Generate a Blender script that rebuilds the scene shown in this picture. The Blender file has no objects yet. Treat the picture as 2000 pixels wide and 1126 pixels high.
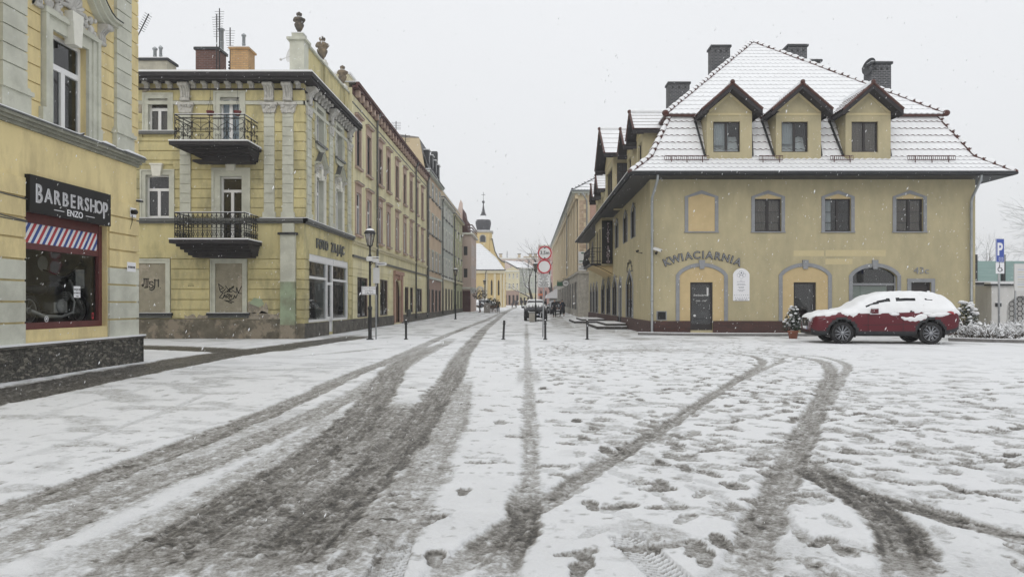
import bpy, bmesh, math, random
import numpy as np
from mathutils import Vector, Matrix

random.seed(7)
SC = bpy.context.scene
COL = SC.collection
R = math.radians

# ------------------------------------------------------------------ camera
FPX, HX, HY, CH = 1400.0, 1032.0, 592.0, 1.4     # focal length in photo pixels, vanishing point, eye height
cam_d = bpy.data.cameras.new('camera')
cam = bpy.data.objects.new('camera', cam_d)
COL.objects.link(cam)
SC.camera = cam
cam_d.sensor_width = 36.0
cam_d.sensor_fit = 'HORIZONTAL'
cam_d.lens = 36.0 * FPX / 2000.0
cam_d.shift_x = (1000.0 - HX) / 2000.0
cam_d.shift_y = (HY - 563.0) / 2000.0
cam_d.clip_start = 0.05
cam_d.clip_end = 3000.0
cam.location = (0, 0, CH)
cam.rotation_euler = (R(90), 0, 0)

# ------------------------------------------------------------------ sky and light
SUN_EL, SUN_ROT = R(38), R(200)
world = bpy.data.worlds.new('World')
SC.world = world
world.use_nodes = True
wn, wl = world.node_tree.nodes, world.node_tree.links
wn.clear()
w_out = wn.new('ShaderNodeOutputWorld')
w_bg = wn.new('ShaderNodeBackground')
w_bg.inputs['Strength'].default_value = 0.12
w_sky = wn.new('ShaderNodeTexSky')
w_sky.sky_type = 'NISHITA'
w_sky.sun_disc = False
w_sky.sun_elevation = SUN_EL
w_sky.sun_rotation = SUN_ROT
w_sky.dust_density = 4.0
w_tc = wn.new('ShaderNodeTexCoord')
w_sep = wn.new('ShaderNodeSeparateXYZ')
w_ramp = wn.new('ShaderNodeValToRGB')              # overcast deck: the zenith is brighter than the horizon
w_ramp.color_ramp.elements[0].position = 0.0
w_ramp.color_ramp.elements[0].color = (6.75, 6.85, 6.95, 1)
w_ramp.color_ramp.elements[1].position = 1.0
w_ramp.color_ramp.elements[1].color = (10.2, 10.35, 10.6, 1)
e = w_ramp.color_ramp.elements.new(0.38)
e.color = (7.0, 7.1, 7.25, 1)
w_noise = wn.new('ShaderNodeTexNoise')
w_noise.inputs['Scale'].default_value = 1.6
w_noise.inputs['Detail'].default_value = 3.0
w_nm = wn.new('ShaderNodeMapRange')
w_nm.inputs['To Min'].default_value = 0.96
w_nm.inputs['To Max'].default_value = 1.03
w_mul = wn.new('ShaderNodeVectorMath')
w_mul.operation = 'SCALE'
w_mix = wn.new('ShaderNodeMixRGB')
w_mix.inputs['Fac'].default_value = 0.95
wl.new(w_tc.outputs['Generated'], w_sep.inputs[0])
wl.new(w_sep.outputs['Z'], w_ramp.inputs['Fac'])
wl.new(w_tc.outputs['Generated'], w_noise.inputs['Vector'])
wl.new(w_noise.outputs['Fac'], w_nm.inputs['Value'])
wl.new(w_ramp.outputs['Color'], w_mul.inputs[0])
wl.new(w_nm.outputs['Result'], w_mul.inputs['Scale'])
wl.new(w_sky.outputs['Color'], w_mix.inputs['Color1'])
wl.new(w_mul.outputs['Vector'], w_mix.inputs['Color2'])
wl.new(w_mix.outputs['Color'], w_bg.inputs['Color'])
wl.new(w_bg.outputs['Background'], w_out.inputs['Surface'])

sun_d = bpy.data.lights.new('sun', 'SUN')
sun_d.energy = 0.5
sun_d.angle = R(40)
sun_d.color = (1.0, 0.97, 0.93)
sun = bpy.data.objects.new('sun', sun_d)
COL.objects.link(sun)
sun.location = (0, -20, 60)
# sun stands behind the camera, a little to the left, where the cloud is thinnest
sun.rotation_euler = (R(90) - SUN_EL, 0, R(-20))
SC.view_settings.view_transform = 'Standard'
SC.view_settings.look = 'None'
SC.view_settings.gamma = 1.0
SC.view_settings.exposure = 0.13
SC.render.engine = 'CYCLES'

# ------------------------------------------------------------------ materials
def new_mat(name):
    m = bpy.data.materials.new(name)
    m.use_nodes = True
    nt = m.node_tree
    b = nt.nodes['Principled BSDF']
    return m, nt, b

def srgb(r, g, b):
    f = lambda c: (c / 255.0 / 12.92) if c / 255.0 <= 0.04045 else ((c / 255.0 + 0.055) / 1.055) ** 2.4
    return (f(r), f(g), f(b))

def mk(name, col, rough=0.8, var=0.12, scale=3.0, bump=0.0, bscale=40.0, metal=0.0, spec=0.3,
       stain=None, stain_amt=0.0, stain_scale=0.8, stretch=(1, 1, 1), detail=6.0, thr=(0.45, 0.62), wet=0):
    """base colour with two scales of noise, optional second 'stain' colour in patches, optional bump"""
    m, nt, b = new_mat(name)
    N, L = nt.nodes, nt.links
    tc = N.new('ShaderNodeTexCoord')
    mp = N.new('ShaderNodeMapping')
    mp.inputs['Scale'].default_value = stretch
    L.new(tc.outputs['Object'], mp.inputs['Vector'])
    n1 = N.new('ShaderNodeTexNoise')
    n1.inputs['Scale'].default_value = scale
    n1.inputs['Detail'].default_value = detail
    n1.inputs['Roughness'].default_value = 0.62
    L.new(mp.outputs['Vector'], n1.inputs['Vector'])
    mr = N.new('ShaderNodeMapRange')
    mr.inputs['From Min'].default_value = 0.25
    mr.inputs['From Max'].default_value = 0.75
    mr.inputs['To Min'].default_value = 1.0 - var
    mr.inputs['To Max'].default_value = 1.0 + var
    L.new(n1.outputs['Fac'], mr.inputs['Value'])
    sc = N.new('ShaderNodeVectorMath')
    sc.operation = 'SCALE'
    sc.inputs[0].default_value = col[:3]
    L.new(mr.outputs['Result'], sc.inputs['Scale'])
    out = sc.outputs['Vector']
    if stain is not None:
        n2 = N.new('ShaderNodeTexNoise')
        n2.inputs['Scale'].default_value = stain_scale
        n2.inputs['Detail'].default_value = 9.0
        n2.inputs['Roughness'].default_value = 0.7
        L.new(mp.outputs['Vector'], n2.inputs['Vector'])
        m2 = N.new('ShaderNodeMapRange')
        m2.inputs['From Min'].default_value = thr[0]
        m2.inputs['From Max'].default_value = thr[1]
        m2.inputs['To Max'].default_value = stain_amt
        L.new(n2.outputs['Fac'], m2.inputs['Value'])
        mx = N.new('ShaderNodeMixRGB')
        mx.inputs['Color2'].default_value = (*stain[:3], 1)
        L.new(m2.outputs['Result'], mx.inputs['Fac'])
        L.new(out, mx.inputs['Color1'])
        out = mx.outputs['Color']
    L.new(out, b.inputs['Base Color'])
    b.inputs['Roughness'].default_value = rough
    b.inputs['Metallic'].default_value = metal
    b.inputs['Specular IOR Level'].default_value = spec
    if bump > 0:
        n3 = N.new('ShaderNodeTexNoise')
        n3.inputs['Scale'].default_value = bscale
        n3.inputs['Detail'].default_value = 4.0
        L.new(tc.outputs['Object'], n3.inputs['Vector'])
        bp = N.new('ShaderNodeBump')
        bp.inputs['Strength'].default_value = bump
        bp.inputs['Distance'].default_value = 0.02
        L.new(n3.outputs['Fac'], bp.inputs['Height'])
        L.new(bp.outputs['Normal'], b.inputs['Normal'])
    return m

def brick_mat(name, c1, c2, mortar, w=0.25, h=0.075, front='xz', msize=0.01, bump=0.5, rough=0.85):
    m, nt, b = new_mat(name)
    N, L = nt.nodes, nt.links
    tc = N.new('ShaderNodeTexCoord')
    sp = N.new('ShaderNodeSeparateXYZ')
    L.new(tc.outputs['Object'], sp.inputs[0])
    ad = N.new('ShaderNodeMath')
    ad.operation = 'ADD'
    L.new(sp.outputs['X'], ad.inputs[0])
    L.new(sp.outputs['Y'], ad.inputs[1])
    cb = N.new('ShaderNodeCombineXYZ')
    L.new(ad.outputs[0], cb.inputs['X'])
    L.new(sp.outputs['Z'], cb.inputs['Y'])
    br = N.new('ShaderNodeTexBrick')
    br.inputs['Color1'].default_value = (*c1, 1)
    br.inputs['Color2'].default_value = (*c2, 1)
    br.inputs['Mortar'].default_value = (*mortar, 1)
    br.inputs['Scale'].default_value = 1.0
    br.inputs['Brick Width'].default_value = w
    br.inputs['Row Height'].default_value = h
    br.inputs['Mortar Size'].default_value = msize
    L.new(cb.outputs[0], br.inputs['Vector'])
    n1 = N.new('ShaderNodeTexNoise')
    n1.inputs['Scale'].default_value = 2.5
    n1.inputs['Detail'].default_value = 8
    L.new(tc.outputs['Object'], n1.inputs['Vector'])
    mr = N.new('ShaderNodeMapRange')
    mr.inputs['To Min'].default_value = 0.6
    mr.inputs['To Max'].default_value = 1.35
    L.new(n1.outputs['Fac'], mr.inputs['Value'])
    sc = N.new('ShaderNodeVectorMath')
    sc.operation = 'SCALE'
    L.new(br.outputs['Color'], sc.inputs[0])
    L.new(mr.outputs['Result'], sc.inputs['Scale'])
    L.new(sc.outputs['Vector'], b.inputs['Base Color'])
    b.inputs['Roughness'].default_value = rough
    bp = N.new('ShaderNodeBump')
    bp.invert = True
    bp.inputs['Strength'].default_value = bump
    bp.inputs['Distance'].default_value = 0.02
    L.new(br.outputs['Fac'], bp.inputs['Height'])
    L.new(bp.outputs['Normal'], b.inputs['Normal'])
    return m

def glass_mat(name, tint=(0.9, 0.95, 0.95), refl=0.12, rough=0.02):
    m = bpy.data.materials.new(name)
    m.use_nodes = True
    nt = m.node_tree
    N, L = nt.nodes, nt.links
    N.clear()
    o = N.new('ShaderNodeOutputMaterial')
    t = N.new('ShaderNodeBsdfTransparent')
    t.inputs['Color'].default_value = (*tint, 1)
    g = N.new('ShaderNodeBsdfGlossy')
    g.inputs['Roughness'].default_value = rough
    f = N.new('ShaderNodeFresnel')
    f.inputs['IOR'].default_value = 1.5
    tc = N.new('ShaderNodeTexCoord')
    nz = N.new('ShaderNodeTexNoise')
    nz.inputs['Scale'].default_value = 1.3
    L.new(tc.outputs['Object'], nz.inputs['Vector'])
    bp = N.new('ShaderNodeBump')
    bp.inputs['Strength'].default_value = 0.06
    bp.inputs['Distance'].default_value = 0.05
    L.new(nz.outputs['Fac'], bp.inputs['Height'])
    L.new(bp.outputs['Normal'], g.inputs['Normal'])
    a = N.new('ShaderNodeMath')
    a.operation = 'ADD'
    a.inputs[1].default_value = refl
    a.use_clamp = True
    L.new(f.outputs[0], a.inputs[0])
    cl = N.new('ShaderNodeMath')
    cl.operation = 'MINIMUM'
    cl.inputs[1].default_value = 0.32
    L.new(a.outputs[0], cl.inputs[0])
    mx = N.new('ShaderNodeMixShader')
    L.new(cl.outputs[0], mx.inputs[0])
    L.new(t.outputs[0], mx.inputs[1])
    L.new(g.outputs[0], mx.inputs[2])
    L.new(mx.outputs[0], o.inputs['Surface'])
    return m

def snow_mat(name, col=(0.79, 0.80, 0.81), bump=0.35, bscale=22.0):
    m, nt, b = new_mat(name)
    N, L = nt.nodes, nt.links
    tc = N.new('ShaderNodeTexCoord')
    n1 = N.new('ShaderNodeTexNoise')
    n1.inputs['Scale'].default_value = 2.2
    n1.inputs['Detail'].default_value = 7
    L.new(tc.outputs['Object'], n1.inputs['Vector'])
    mr = N.new('ShaderNodeMapRange')
    mr.inputs['To Min'].default_value = 0.90
    mr.inputs['To Max'].default_value = 1.06
    L.new(n1.outputs['Fac'], mr.inputs['Value'])
    sc = N.new('ShaderNodeVectorMath')
    sc.operation = 'SCALE'
    sc.inputs[0].default_value = col
    L.new(mr.outputs['Result'], sc.inputs['Scale'])
    L.new(sc.outputs['Vector'], b.inputs['Base Color'])
    b.inputs['Roughness'].default_value = 0.7
    b.inputs['Specular IOR Level'].default_value = 0.25
    n3 = N.new('ShaderNodeTexNoise')
    n3.inputs['Scale'].default_value = bscale
    n3.inputs['Detail'].default_value = 5
    L.new(tc.outputs['Object'], n3.inputs['Vector'])
    bp = N.new('ShaderNodeBump')
    bp.inputs['Strength'].default_value = bump
    bp.inputs['Distance'].default_value = 0.02
    L.new(n3.outputs['Fac'], bp.inputs['Height'])
    L.new(bp.outputs['Normal'], b.inputs['Normal'])
    return m

def stone_mat(name, *a, **k):
    """rough old rubble: cells of dark stone of uneven tone with deep joints"""
    m, nt, b = new_mat(name)
    N, L = nt.nodes, nt.links
    tc = N.new('ShaderNodeTexCoord')
    mp = N.new('ShaderNodeMapping')
    mp.inputs['Scale'].default_value = (1.9, 1.9, 4.4)
    L.new(tc.outputs['Object'], mp.inputs['Vector'])
    nz = N.new('ShaderNodeTexNoise')
    nz.inputs['Scale'].default_value = 3.0
    nz.inputs['Detail'].default_value = 5
    L.new(mp.outputs['Vector'], nz.inputs['Vector'])
    ad = N.new('ShaderNodeMixRGB')
    ad.blend_type = 'ADD'
    ad.inputs['Fac'].default_value = 0.35
    L.new(mp.outputs['Vector'], ad.inputs['Color1'])
    L.new(nz.outputs['Color'], ad.inputs['Color2'])
    vo = N.new('ShaderNodeTexVoronoi')
    L.new(ad.outputs['Color'], vo.inputs['Vector'])
    ve = N.new('ShaderNodeTexVoronoi')
    ve.feature = 'DISTANCE_TO_EDGE'
    L.new(ad.outputs['Color'], ve.inputs['Vector'])
    sp = N.new('ShaderNodeSeparateXYZ')
    L.new(vo.outputs['Color'], sp.inputs[0])
    rp = N.new('ShaderNodeValToRGB')
    el = rp.color_ramp.elements
    el[0].color = (0.050, 0.048, 0.042, 1)
    el[1].color = (0.21, 0.195, 0.16, 1)
    e_ = el.new(0.6)
    e_.color = (0.10, 0.095, 0.08, 1)
    L.new(sp.outputs['X'], rp.inputs['Fac'])
    n2 = N.new('ShaderNodeTexNoise')
    n2.inputs['Scale'].default_value = 9.0
    n2.inputs['Detail'].default_value = 8
    L.new(tc.outputs['Object'], n2.inputs['Vector'])
    mr = N.new('ShaderNodeMapRange')
    mr.inputs['To Min'].default_value = 0.35
    mr.inputs['To Max'].default_value = 1.7
    L.new(n2.outputs['Fac'], mr.inputs['Value'])
    jt = N.new('ShaderNodeMapRange')
    jt.inputs['From Max'].default_value = 0.06
    jt.inputs['To Min'].default_value = 0.4
    L.new(ve.outputs['Distance'], jt.inputs['Value'])
    mu = N.new('ShaderNodeMath')
    mu.operation = 'MULTIPLY'
    L.new(mr.outputs['Result'], mu.inputs[0])
    L.new(jt.outputs['Result'], mu.inputs[1])
    sc = N.new('ShaderNodeVectorMath')
    sc.operation = 'SCALE'
    L.new(rp.outputs['Color'], sc.inputs[0])
    L.new(mu.outputs[0], sc.inputs['Scale'])
    L.new(sc.outputs['Vector'], b.inputs['Base Color'])
    b.inputs['Roughness'].default_value = 0.8
    bp = N.new('ShaderNodeBump')
    bp.inputs['Strength'].default_value = 1.0
    bp.inputs['Distance'].default_value = 0.04
    L.new(mu.outputs[0], bp.inputs['Height'])
    L.new(bp.outputs['Normal'], b.inputs['Normal'])
    return m

M = {}
M['snow'] = snow_mat('snow')
M['barber_yellow'] = mk('barber yellow plaster', (0.70, 0.585, 0.31), 0.85, 0.07, 1.2, 0.25, 60, stain=(0.44, 0.36, 0.20), stain_amt=0.6, stain_scale=1.3, stretch=(1, 1, 0.4))
M['corner_yellow'] = mk('corner house yellow plaster', (0.56, 0.495, 0.265), 0.9, 0.12, 1.6, 0.3, 50, stain=(0.25, 0.23, 0.14), stain_amt=0.7, stain_scale=1.0, stretch=(1, 1, 0.4))
M['long_yellow'] = mk('pale yellow plaster', (0.72, 0.665, 0.43), 0.9, 0.06, 1.0, 0.15, 50, stain=(0.46, 0.42, 0.28), stain_amt=0.6, stain_scale=0.9, stretch=(1, 1, 0.3))
M['house_olive'] = mk('olive render', (0.45, 0.395, 0.25), 0.9, 0.11, 2.2, 0.8, 55, stain=(0.34, 0.305, 0.20), stain_amt=0.6, stain_scale=0.8, stretch=(1, 1, 0.45))
M['house_patch'] = mk('fresh paint patch', (0.53, 0.455, 0.27), 0.9, 0.06, 2, 0.4, 55)
M['house_peach'] = mk('peach render', (0.52, 0.405, 0.225), 0.9, 0.10, 2, 0.5, 55)
M['grey_trim'] = mk('grey painted trim', (0.25, 0.258, 0.27), 0.7, 0.15, 4, 0.25, 40)
M['green_trim'] = mk('grey green painted plaster', (0.54, 0.545, 0.465), 0.85, 0.10, 1.8, 0.2, 50, stain=(0.33, 0.33, 0.28), stain_amt=0.5, stain_scale=1.1)
M['gutter_green'] = mk('lower green paint', (0.30, 0.36, 0.25), 0.85, 0.12, 2, 0.2, 50, stain=(0.2, 0.2, 0.14), stain_amt=0.7, stain_scale=1.2)
M['ornament'] = mk('weathered stucco ornament', (0.50, 0.49, 0.46), 0.85, 0.25, 8, 0.5, 30)
M['cream'] = mk('cream ornament', (0.68, 0.67, 0.60), 0.85, 0.1, 5, 0.2, 40)
M['blind_grey'] = mk('blind window render', (0.30, 0.275, 0.21), 0.95, 0.18, 3, 0.6, 25, stain=(0.42, 0.37, 0.30), stain_amt=0.8, stain_scale=1.1, thr=(0.55, 0.6))
M['bad_plaster'] = mk('crumbling plaster', (0.15, 0.135, 0.105), 0.95, 0.4, 3, 1.0, 12, stain=(0.31, 0.265, 0.205), stain_amt=0.8, stain_scale=1.3, thr=(0.5, 0.56))
M['peeled'] = mk('peeled plaster', (0.34, 0.30, 0.24), 0.95, 0.3, 5, 0.9, 18, stain=(0.2, 0.18, 0.15), stain_amt=0.8, stain_scale=2, thr=(0.5, 0.56))
M['plinth_stone'] = stone_mat('old stone plinth', (0.062, 0.059, 0.052), (0.085, 0.080, 0.07), (0.045, 0.043, 0.038), 0.30, 0.115, msize=0.014, bump=0.8)
M['rubble'] = mk('dark wet stone', (0.085, 0.08, 0.07), 0.8, 0.4, 3, 1.0, 14, stain=(0.18, 0.165, 0.14), stain_amt=0.7, stain_scale=2.2)
M['red_brick'] = brick_mat('dark red brick', (0.062, 0.032, 0.028), (0.095, 0.043, 0.036), (0.045, 0.034, 0.03), 0.25, 0.075, msize=0.008)
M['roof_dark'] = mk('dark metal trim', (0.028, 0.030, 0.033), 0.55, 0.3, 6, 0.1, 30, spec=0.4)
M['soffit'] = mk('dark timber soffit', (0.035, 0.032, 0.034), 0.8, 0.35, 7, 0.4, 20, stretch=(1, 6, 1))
M['tile'] = mk('dark red roof tile', (0.075, 0.028, 0.022), 0.6, 0.35, 10, 0.3, 25)
M['dormer_tile'] = mk('red verge tile', (0.085, 0.038, 0.031), 0.6, 0.3, 8, 0.3, 25)
M['slate'] = mk('dark slate', (0.045, 0.043, 0.045), 0.6, 0.35, 6, 0.5, 20, stain=(0.5, 0.5, 0.52), stain_amt=0.6, stain_scale=2.5, thr=(0.55, 0.65))
M['chim_dark'] = brick_mat('dark chimney brick', (0.028, 0.030, 0.034), (0.05, 0.052, 0.056), (0.17, 0.17, 0.175), 0.25, 0.09, msize=0.016)
M['chim_yellow'] = brick_mat('yellow chimney brick', (0.50, 0.31, 0.14), (0.43, 0.26, 0.12), (0.30, 0.22, 0.14), 0.25, 0.085, msize=0.012)
M['chim_red'] = brick_mat('old red chimney brick', (0.14, 0.06, 0.045), (0.10, 0.045, 0.035), (0.16, 0.13, 0.12), 0.25, 0.085, msize=0.012)
M['chim_pale'] = mk('pale chimney plaster', (0.40, 0.38, 0.31), 0.9, 0.2, 4, 0.5, 20)
M['zinc'] = mk('zinc pipe', (0.33, 0.35, 0.36), 0.45, 0.15, 3, 0.1, 20, metal=0.6, spec=0.5)
M['gutter_pipe'] = mk('dark grey downpipe', (0.13, 0.135, 0.13), 0.5, 0.2, 3, 0.1, 20, metal=0.2)
M['black_iron'] = mk('black wrought iron', (0.014, 0.014, 0.015), 0.5, 0.3, 6, 0.1, 40, spec=0.5)
M['white_frame'] = mk('white window frame', (0.72, 0.72, 0.72), 0.45, 0.05, 3, 0.0, 30, spec=0.4)
M['brown_frame'] = mk('dark brown window frame', (0.030, 0.026, 0.026), 0.45, 0.2, 5, 0.0, 30, spec=0.4)
M['wine_frame'] = mk('wine red timber frame', (0.105, 0.030, 0.030), 0.5, 0.2, 5, 0.15, 30, spec=0.4)
M['glass'] = glass_mat('window glass', (0.72, 0.76, 0.76), 0.04)
M['shop_glass'] = glass_mat('shop window glass', (0.70, 0.73, 0.72), 0.06)
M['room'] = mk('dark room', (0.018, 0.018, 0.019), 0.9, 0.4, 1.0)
M['room_mid'] = mk('dim room wall', (0.30, 0.30, 0.28), 0.9, 0.3, 1.5)
M['curtain'] = mk('grey white net curtain', (0.42, 0.44, 0.46), 0.9, 0.12, 3)
M['curtain_brown'] = mk('brown curtain', (0.13, 0.105, 0.085), 0.9, 0.25, 6, stretch=(6, 6, 0.4))
M['blind_blue'] = mk('pale blue roller blind', (0.50, 0.58, 0.70), 0.9, 0.1, 2)
M['far_glass'] = mk('far window glass', (0.05, 0.052, 0.054), 0.35, 0.5, 0.8, spec=0.2)
M['pink_surr'] = mk('dusty pink window surround', (0.46, 0.345, 0.285), 0.85, 0.10, 3, 0.2, 40)
M['dark_red'] = mk('dark red cornice boarding', (0.10, 0.050, 0.046), 0.8, 0.2, 4, 0.2, 30)
M['black'] = mk('black plastic', (0.012, 0.012, 0.013), 0.4, 0.2, 4)
M['white'] = mk('white sign face', (0.74, 0.74, 0.76), 0.5, 0.03, 3)
M['grey_sign'] = mk('pale grey sign face', (0.60, 0.60, 0.59), 0.5, 0.05, 3)
M['sign_red'] = mk('road sign red', (0.40, 0.030, 0.045), 0.4, 0.08, 4, spec=0.5)
M['sign_blue'] = mk('parking sign blue', (0.035, 0.075, 0.33), 0.4, 0.06, 4, spec=0.5)
M['stripe_red'] = mk('barber stripe red', (0.42, 0.05, 0.06), 0.4, 0.05, 4)
M['stripe_blue'] = mk('barber stripe blue', (0.045, 0.085, 0.28), 0.4, 0.05, 4)
M['steel'] = mk('galvanised steel', (0.36, 0.37, 0.38), 0.45, 0.12, 6, 0.05, 30, metal=0.5)
M['car_red'] = mk('dark red metallic car paint', (0.10, 0.006, 0.013), 0.28, 0.08, 2, metal=0.35, spec=0.6, stain=(0.35, 0.30, 0.31), stain_amt=0.5, stain_scale=26, thr=(0.66, 0.72))
M['car_dark'] = mk('black car paint', (0.016, 0.017, 0.02), 0.45, 0.2, 3, metal=0.0, spec=0.25, stain=(0.4, 0.4, 0.42), stain_amt=0.3, stain_scale=14, thr=(0.6, 0.68))
M['car_white'] = mk('white car paint', (0.62, 0.63, 0.64), 0.3, 0.1, 2, spec=0.6)
M['car_grey'] = mk('grey blue car paint', (0.10, 0.115, 0.135), 0.3, 0.1, 2, metal=0.3, spec=0.6)
M['cladding'] = mk('car plastic cladding', (0.028, 0.030, 0.032), 0.6, 0.3, 8, stain=(0.35, 0.35, 0.37), stain_amt=0.35, stain_scale=18, thr=(0.6, 0.7))
M['tyre'] = mk('tyre rubber', (0.018, 0.018, 0.019), 0.75, 0.3, 10, 0.3, 40)
M['rim'] = mk('alloy rim', (0.30, 0.31, 0.33), 0.3, 0.1, 4, metal=0.7, spec=0.6)
M['chrome'] = mk('chrome trim', (0.62, 0.63, 0.65), 0.2, 0.05, 4, metal=0.9)
M['car_glass'] = mk('car window glass', (0.015, 0.017, 0.02), 0.08, 0.2, 2, spec=0.8)
M['lamp_lens'] = mk('headlamp lens', (0.45, 0.47, 0.50), 0.15, 0.2, 10, spec=0.8)
M['tail_lens'] = mk('tail lamp lens', (0.28, 0.01, 0.015), 0.15, 0.2, 10, spec=0.8)
M['terracotta'] = mk('terracotta pot', (0.25, 0.10, 0.065), 0.8, 0.15, 6, 0.2, 30)
M['leaf'] = mk('dark evergreen leaf', (0.022, 0.035, 0.018), 0.6, 0.4, 12)
M['twig'] = mk('frosted twig', (0.10, 0.085, 0.07), 0.9, 0.3, 12)
M['bark'] = mk('wet bark', (0.055, 0.047, 0.042), 0.9, 0.3, 8, 0.5, 20)
M['bark_pale'] = mk('frosted bark', (0.19, 0.18, 0.175), 0.9, 0.25, 8)
M['lamp_glass'] = glass_mat('lantern glass', (0.75, 0.76, 0.74), 0.18, 0.1)
M['kerb'] = mk('granite kerb', (0.17, 0.165, 0.16), 0.8, 0.25, 8, 0.4, 30)
M['step'] = mk('dark granite step', (0.05, 0.048, 0.045), 0.7, 0.3, 8, 0.4, 30)
M['wall_pale'] = mk('pale garden wall render', (0.56, 0.555, 0.54), 0.9, 0.08, 1.2, 0.3, 40, stain=(0.40, 0.39, 0.37), stain_amt=0.5, stain_scale=0.9, stretch=(1, 1, 0.35))
M['teal_net'] = mk('teal sports netting', (0.30, 0.42, 0.40), 0.9, 0.10, 3, 0.3, 60, stretch=(0.3, 1, 3))
M['skin'] = mk('skin', (0.45, 0.28, 0.21), 0.6, 0.05, 8)
M['coat_black'] = mk('black coat', (0.016, 0.016, 0.019), 0.85, 0.25, 10)
M['coat_navy'] = mk('navy coat', (0.020, 0.026, 0.045), 0.85, 0.25, 10)
M['coat_olive'] = mk('olive brown coat', (0.085, 0.075, 0.05), 0.85, 0.25, 10)
M['coat_grey'] = mk('grey coat', (0.11, 0.11, 0.12), 0.85, 0.25, 10)
M['trouser'] = mk('dark trousers', (0.02, 0.02, 0.024), 0.85, 0.2, 10)
M['hair'] = mk('dark hair', (0.03, 0.022, 0.016), 0.7, 0.2, 10)
M['church_yellow'] = mk('church yellow plaster', (0.62, 0.48, 0.23), 0.9, 0.06, 0.5)
M['church_cream'] = mk('church cream plaster', (0.66, 0.60, 0.44), 0.9, 0.06, 0.5)
M['peach'] = mk('peach facade', (0.55, 0.43, 0.31), 0.9, 0.06, 0.5, stain=(0.42, 0.3, 0.2), stain_amt=0.4, stain_scale=0.4)
M['grey_facade'] = mk('light grey facade', (0.46, 0.485, 0.44), 0.9, 0.06, 0.5)
M['green_facade'] = mk('sage green facade', (0.40, 0.41, 0.255), 0.9, 0.06, 0.5)
M['pink_facade'] = mk('pale pink facade', (0.55, 0.44, 0.385), 0.9, 0.06, 0.5)
M['brown_pink'] = mk('brick pink shop front', (0.33, 0.235, 0.19), 0.9, 0.1, 0.8)
M['cream_facade'] = mk('cream facade', (0.60, 0.55, 0.38), 0.9, 0.06, 0.4)
M['tan_facade'] = mk('tan party wall', (0.50, 0.41, 0.27), 0.9, 0.10, 0.5)
M['office_cream'] = mk('office building cream plaster', (0.60, 0.51, 0.35), 0.9, 0.06, 0.5)
M['office_stone'] = mk('weathered travertine cladding', (0.40, 0.38, 0.335), 0.8, 0.25, 4, 0.6, 15, stain=(0.24, 0.225, 0.20), stain_amt=0.6, stain_scale=1.4)
M['quoin'] = mk('sandstone quoin', (0.42, 0.32, 0.23), 0.85, 0.3, 3, 0.3, 20)
M['sign_green'] = mk('green sign', (0.03, 0.11, 0.06), 0.5, 0.1, 4)
M['wood'] = mk('brown weathered wood', (0.13, 0.075, 0.045), 0.8, 0.3, 6, 0.3, 20)
M['wood_grey'] = mk('grey weathered wood', (0.24, 0.22, 0.20), 0.8, 0.3, 6, 0.3, 20)
M['pediment'] = mk('pinkish stone portal', (0.42, 0.27, 0.215), 0.85, 0.15, 3, 0.3, 20)
M['engine'] = mk('engine alloy', (0.30, 0.30, 0.29), 0.4, 0.25, 8, metal=0.3)
M['green_mark'] = mk('green painted letter edge', (0.08, 0.20, 0.17), 0.6, 0.15, 6)
M['blackstone'] = mk('blackened sandstone', (0.09, 0.08, 0.07), 0.9, 0.5, 6, 0.4, 20, stain=(0.32, 0.25, 0.16), stain_amt=0.7, stain_scale=2)
M['recess'] = mk('window bay with painted shade', (0.13, 0.11, 0.09), 0.9, 0.3, 2)  # bay walls coloured dark to stand for the shadowed gaps between pilasters
M['stone_cornice'] = mk('weathered stone cornice', (0.25, 0.25, 0.205), 0.85, 0.25, 4, 0.3, 20)
M['glow_sign'] = mk('orange shop sign', (0.7, 0.18, 0.05), 0.5, 0.1, 4)

# ------------------------------------------------------------------ mesh builder
Z = Vector((0, 0, 1))

class Fr:
    """a facade frame: u runs along the wall, z is up, d goes out of the wall"""
    def __init__(s, O, U, N):
        s.O, s.U, s.N = Vector(O), Vector(U).normalized(), Vector(N).normalized()
    def P(s, u, z, d=0.0):
        return s.O + s.U * u + Z * z + s.N * d

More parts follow.
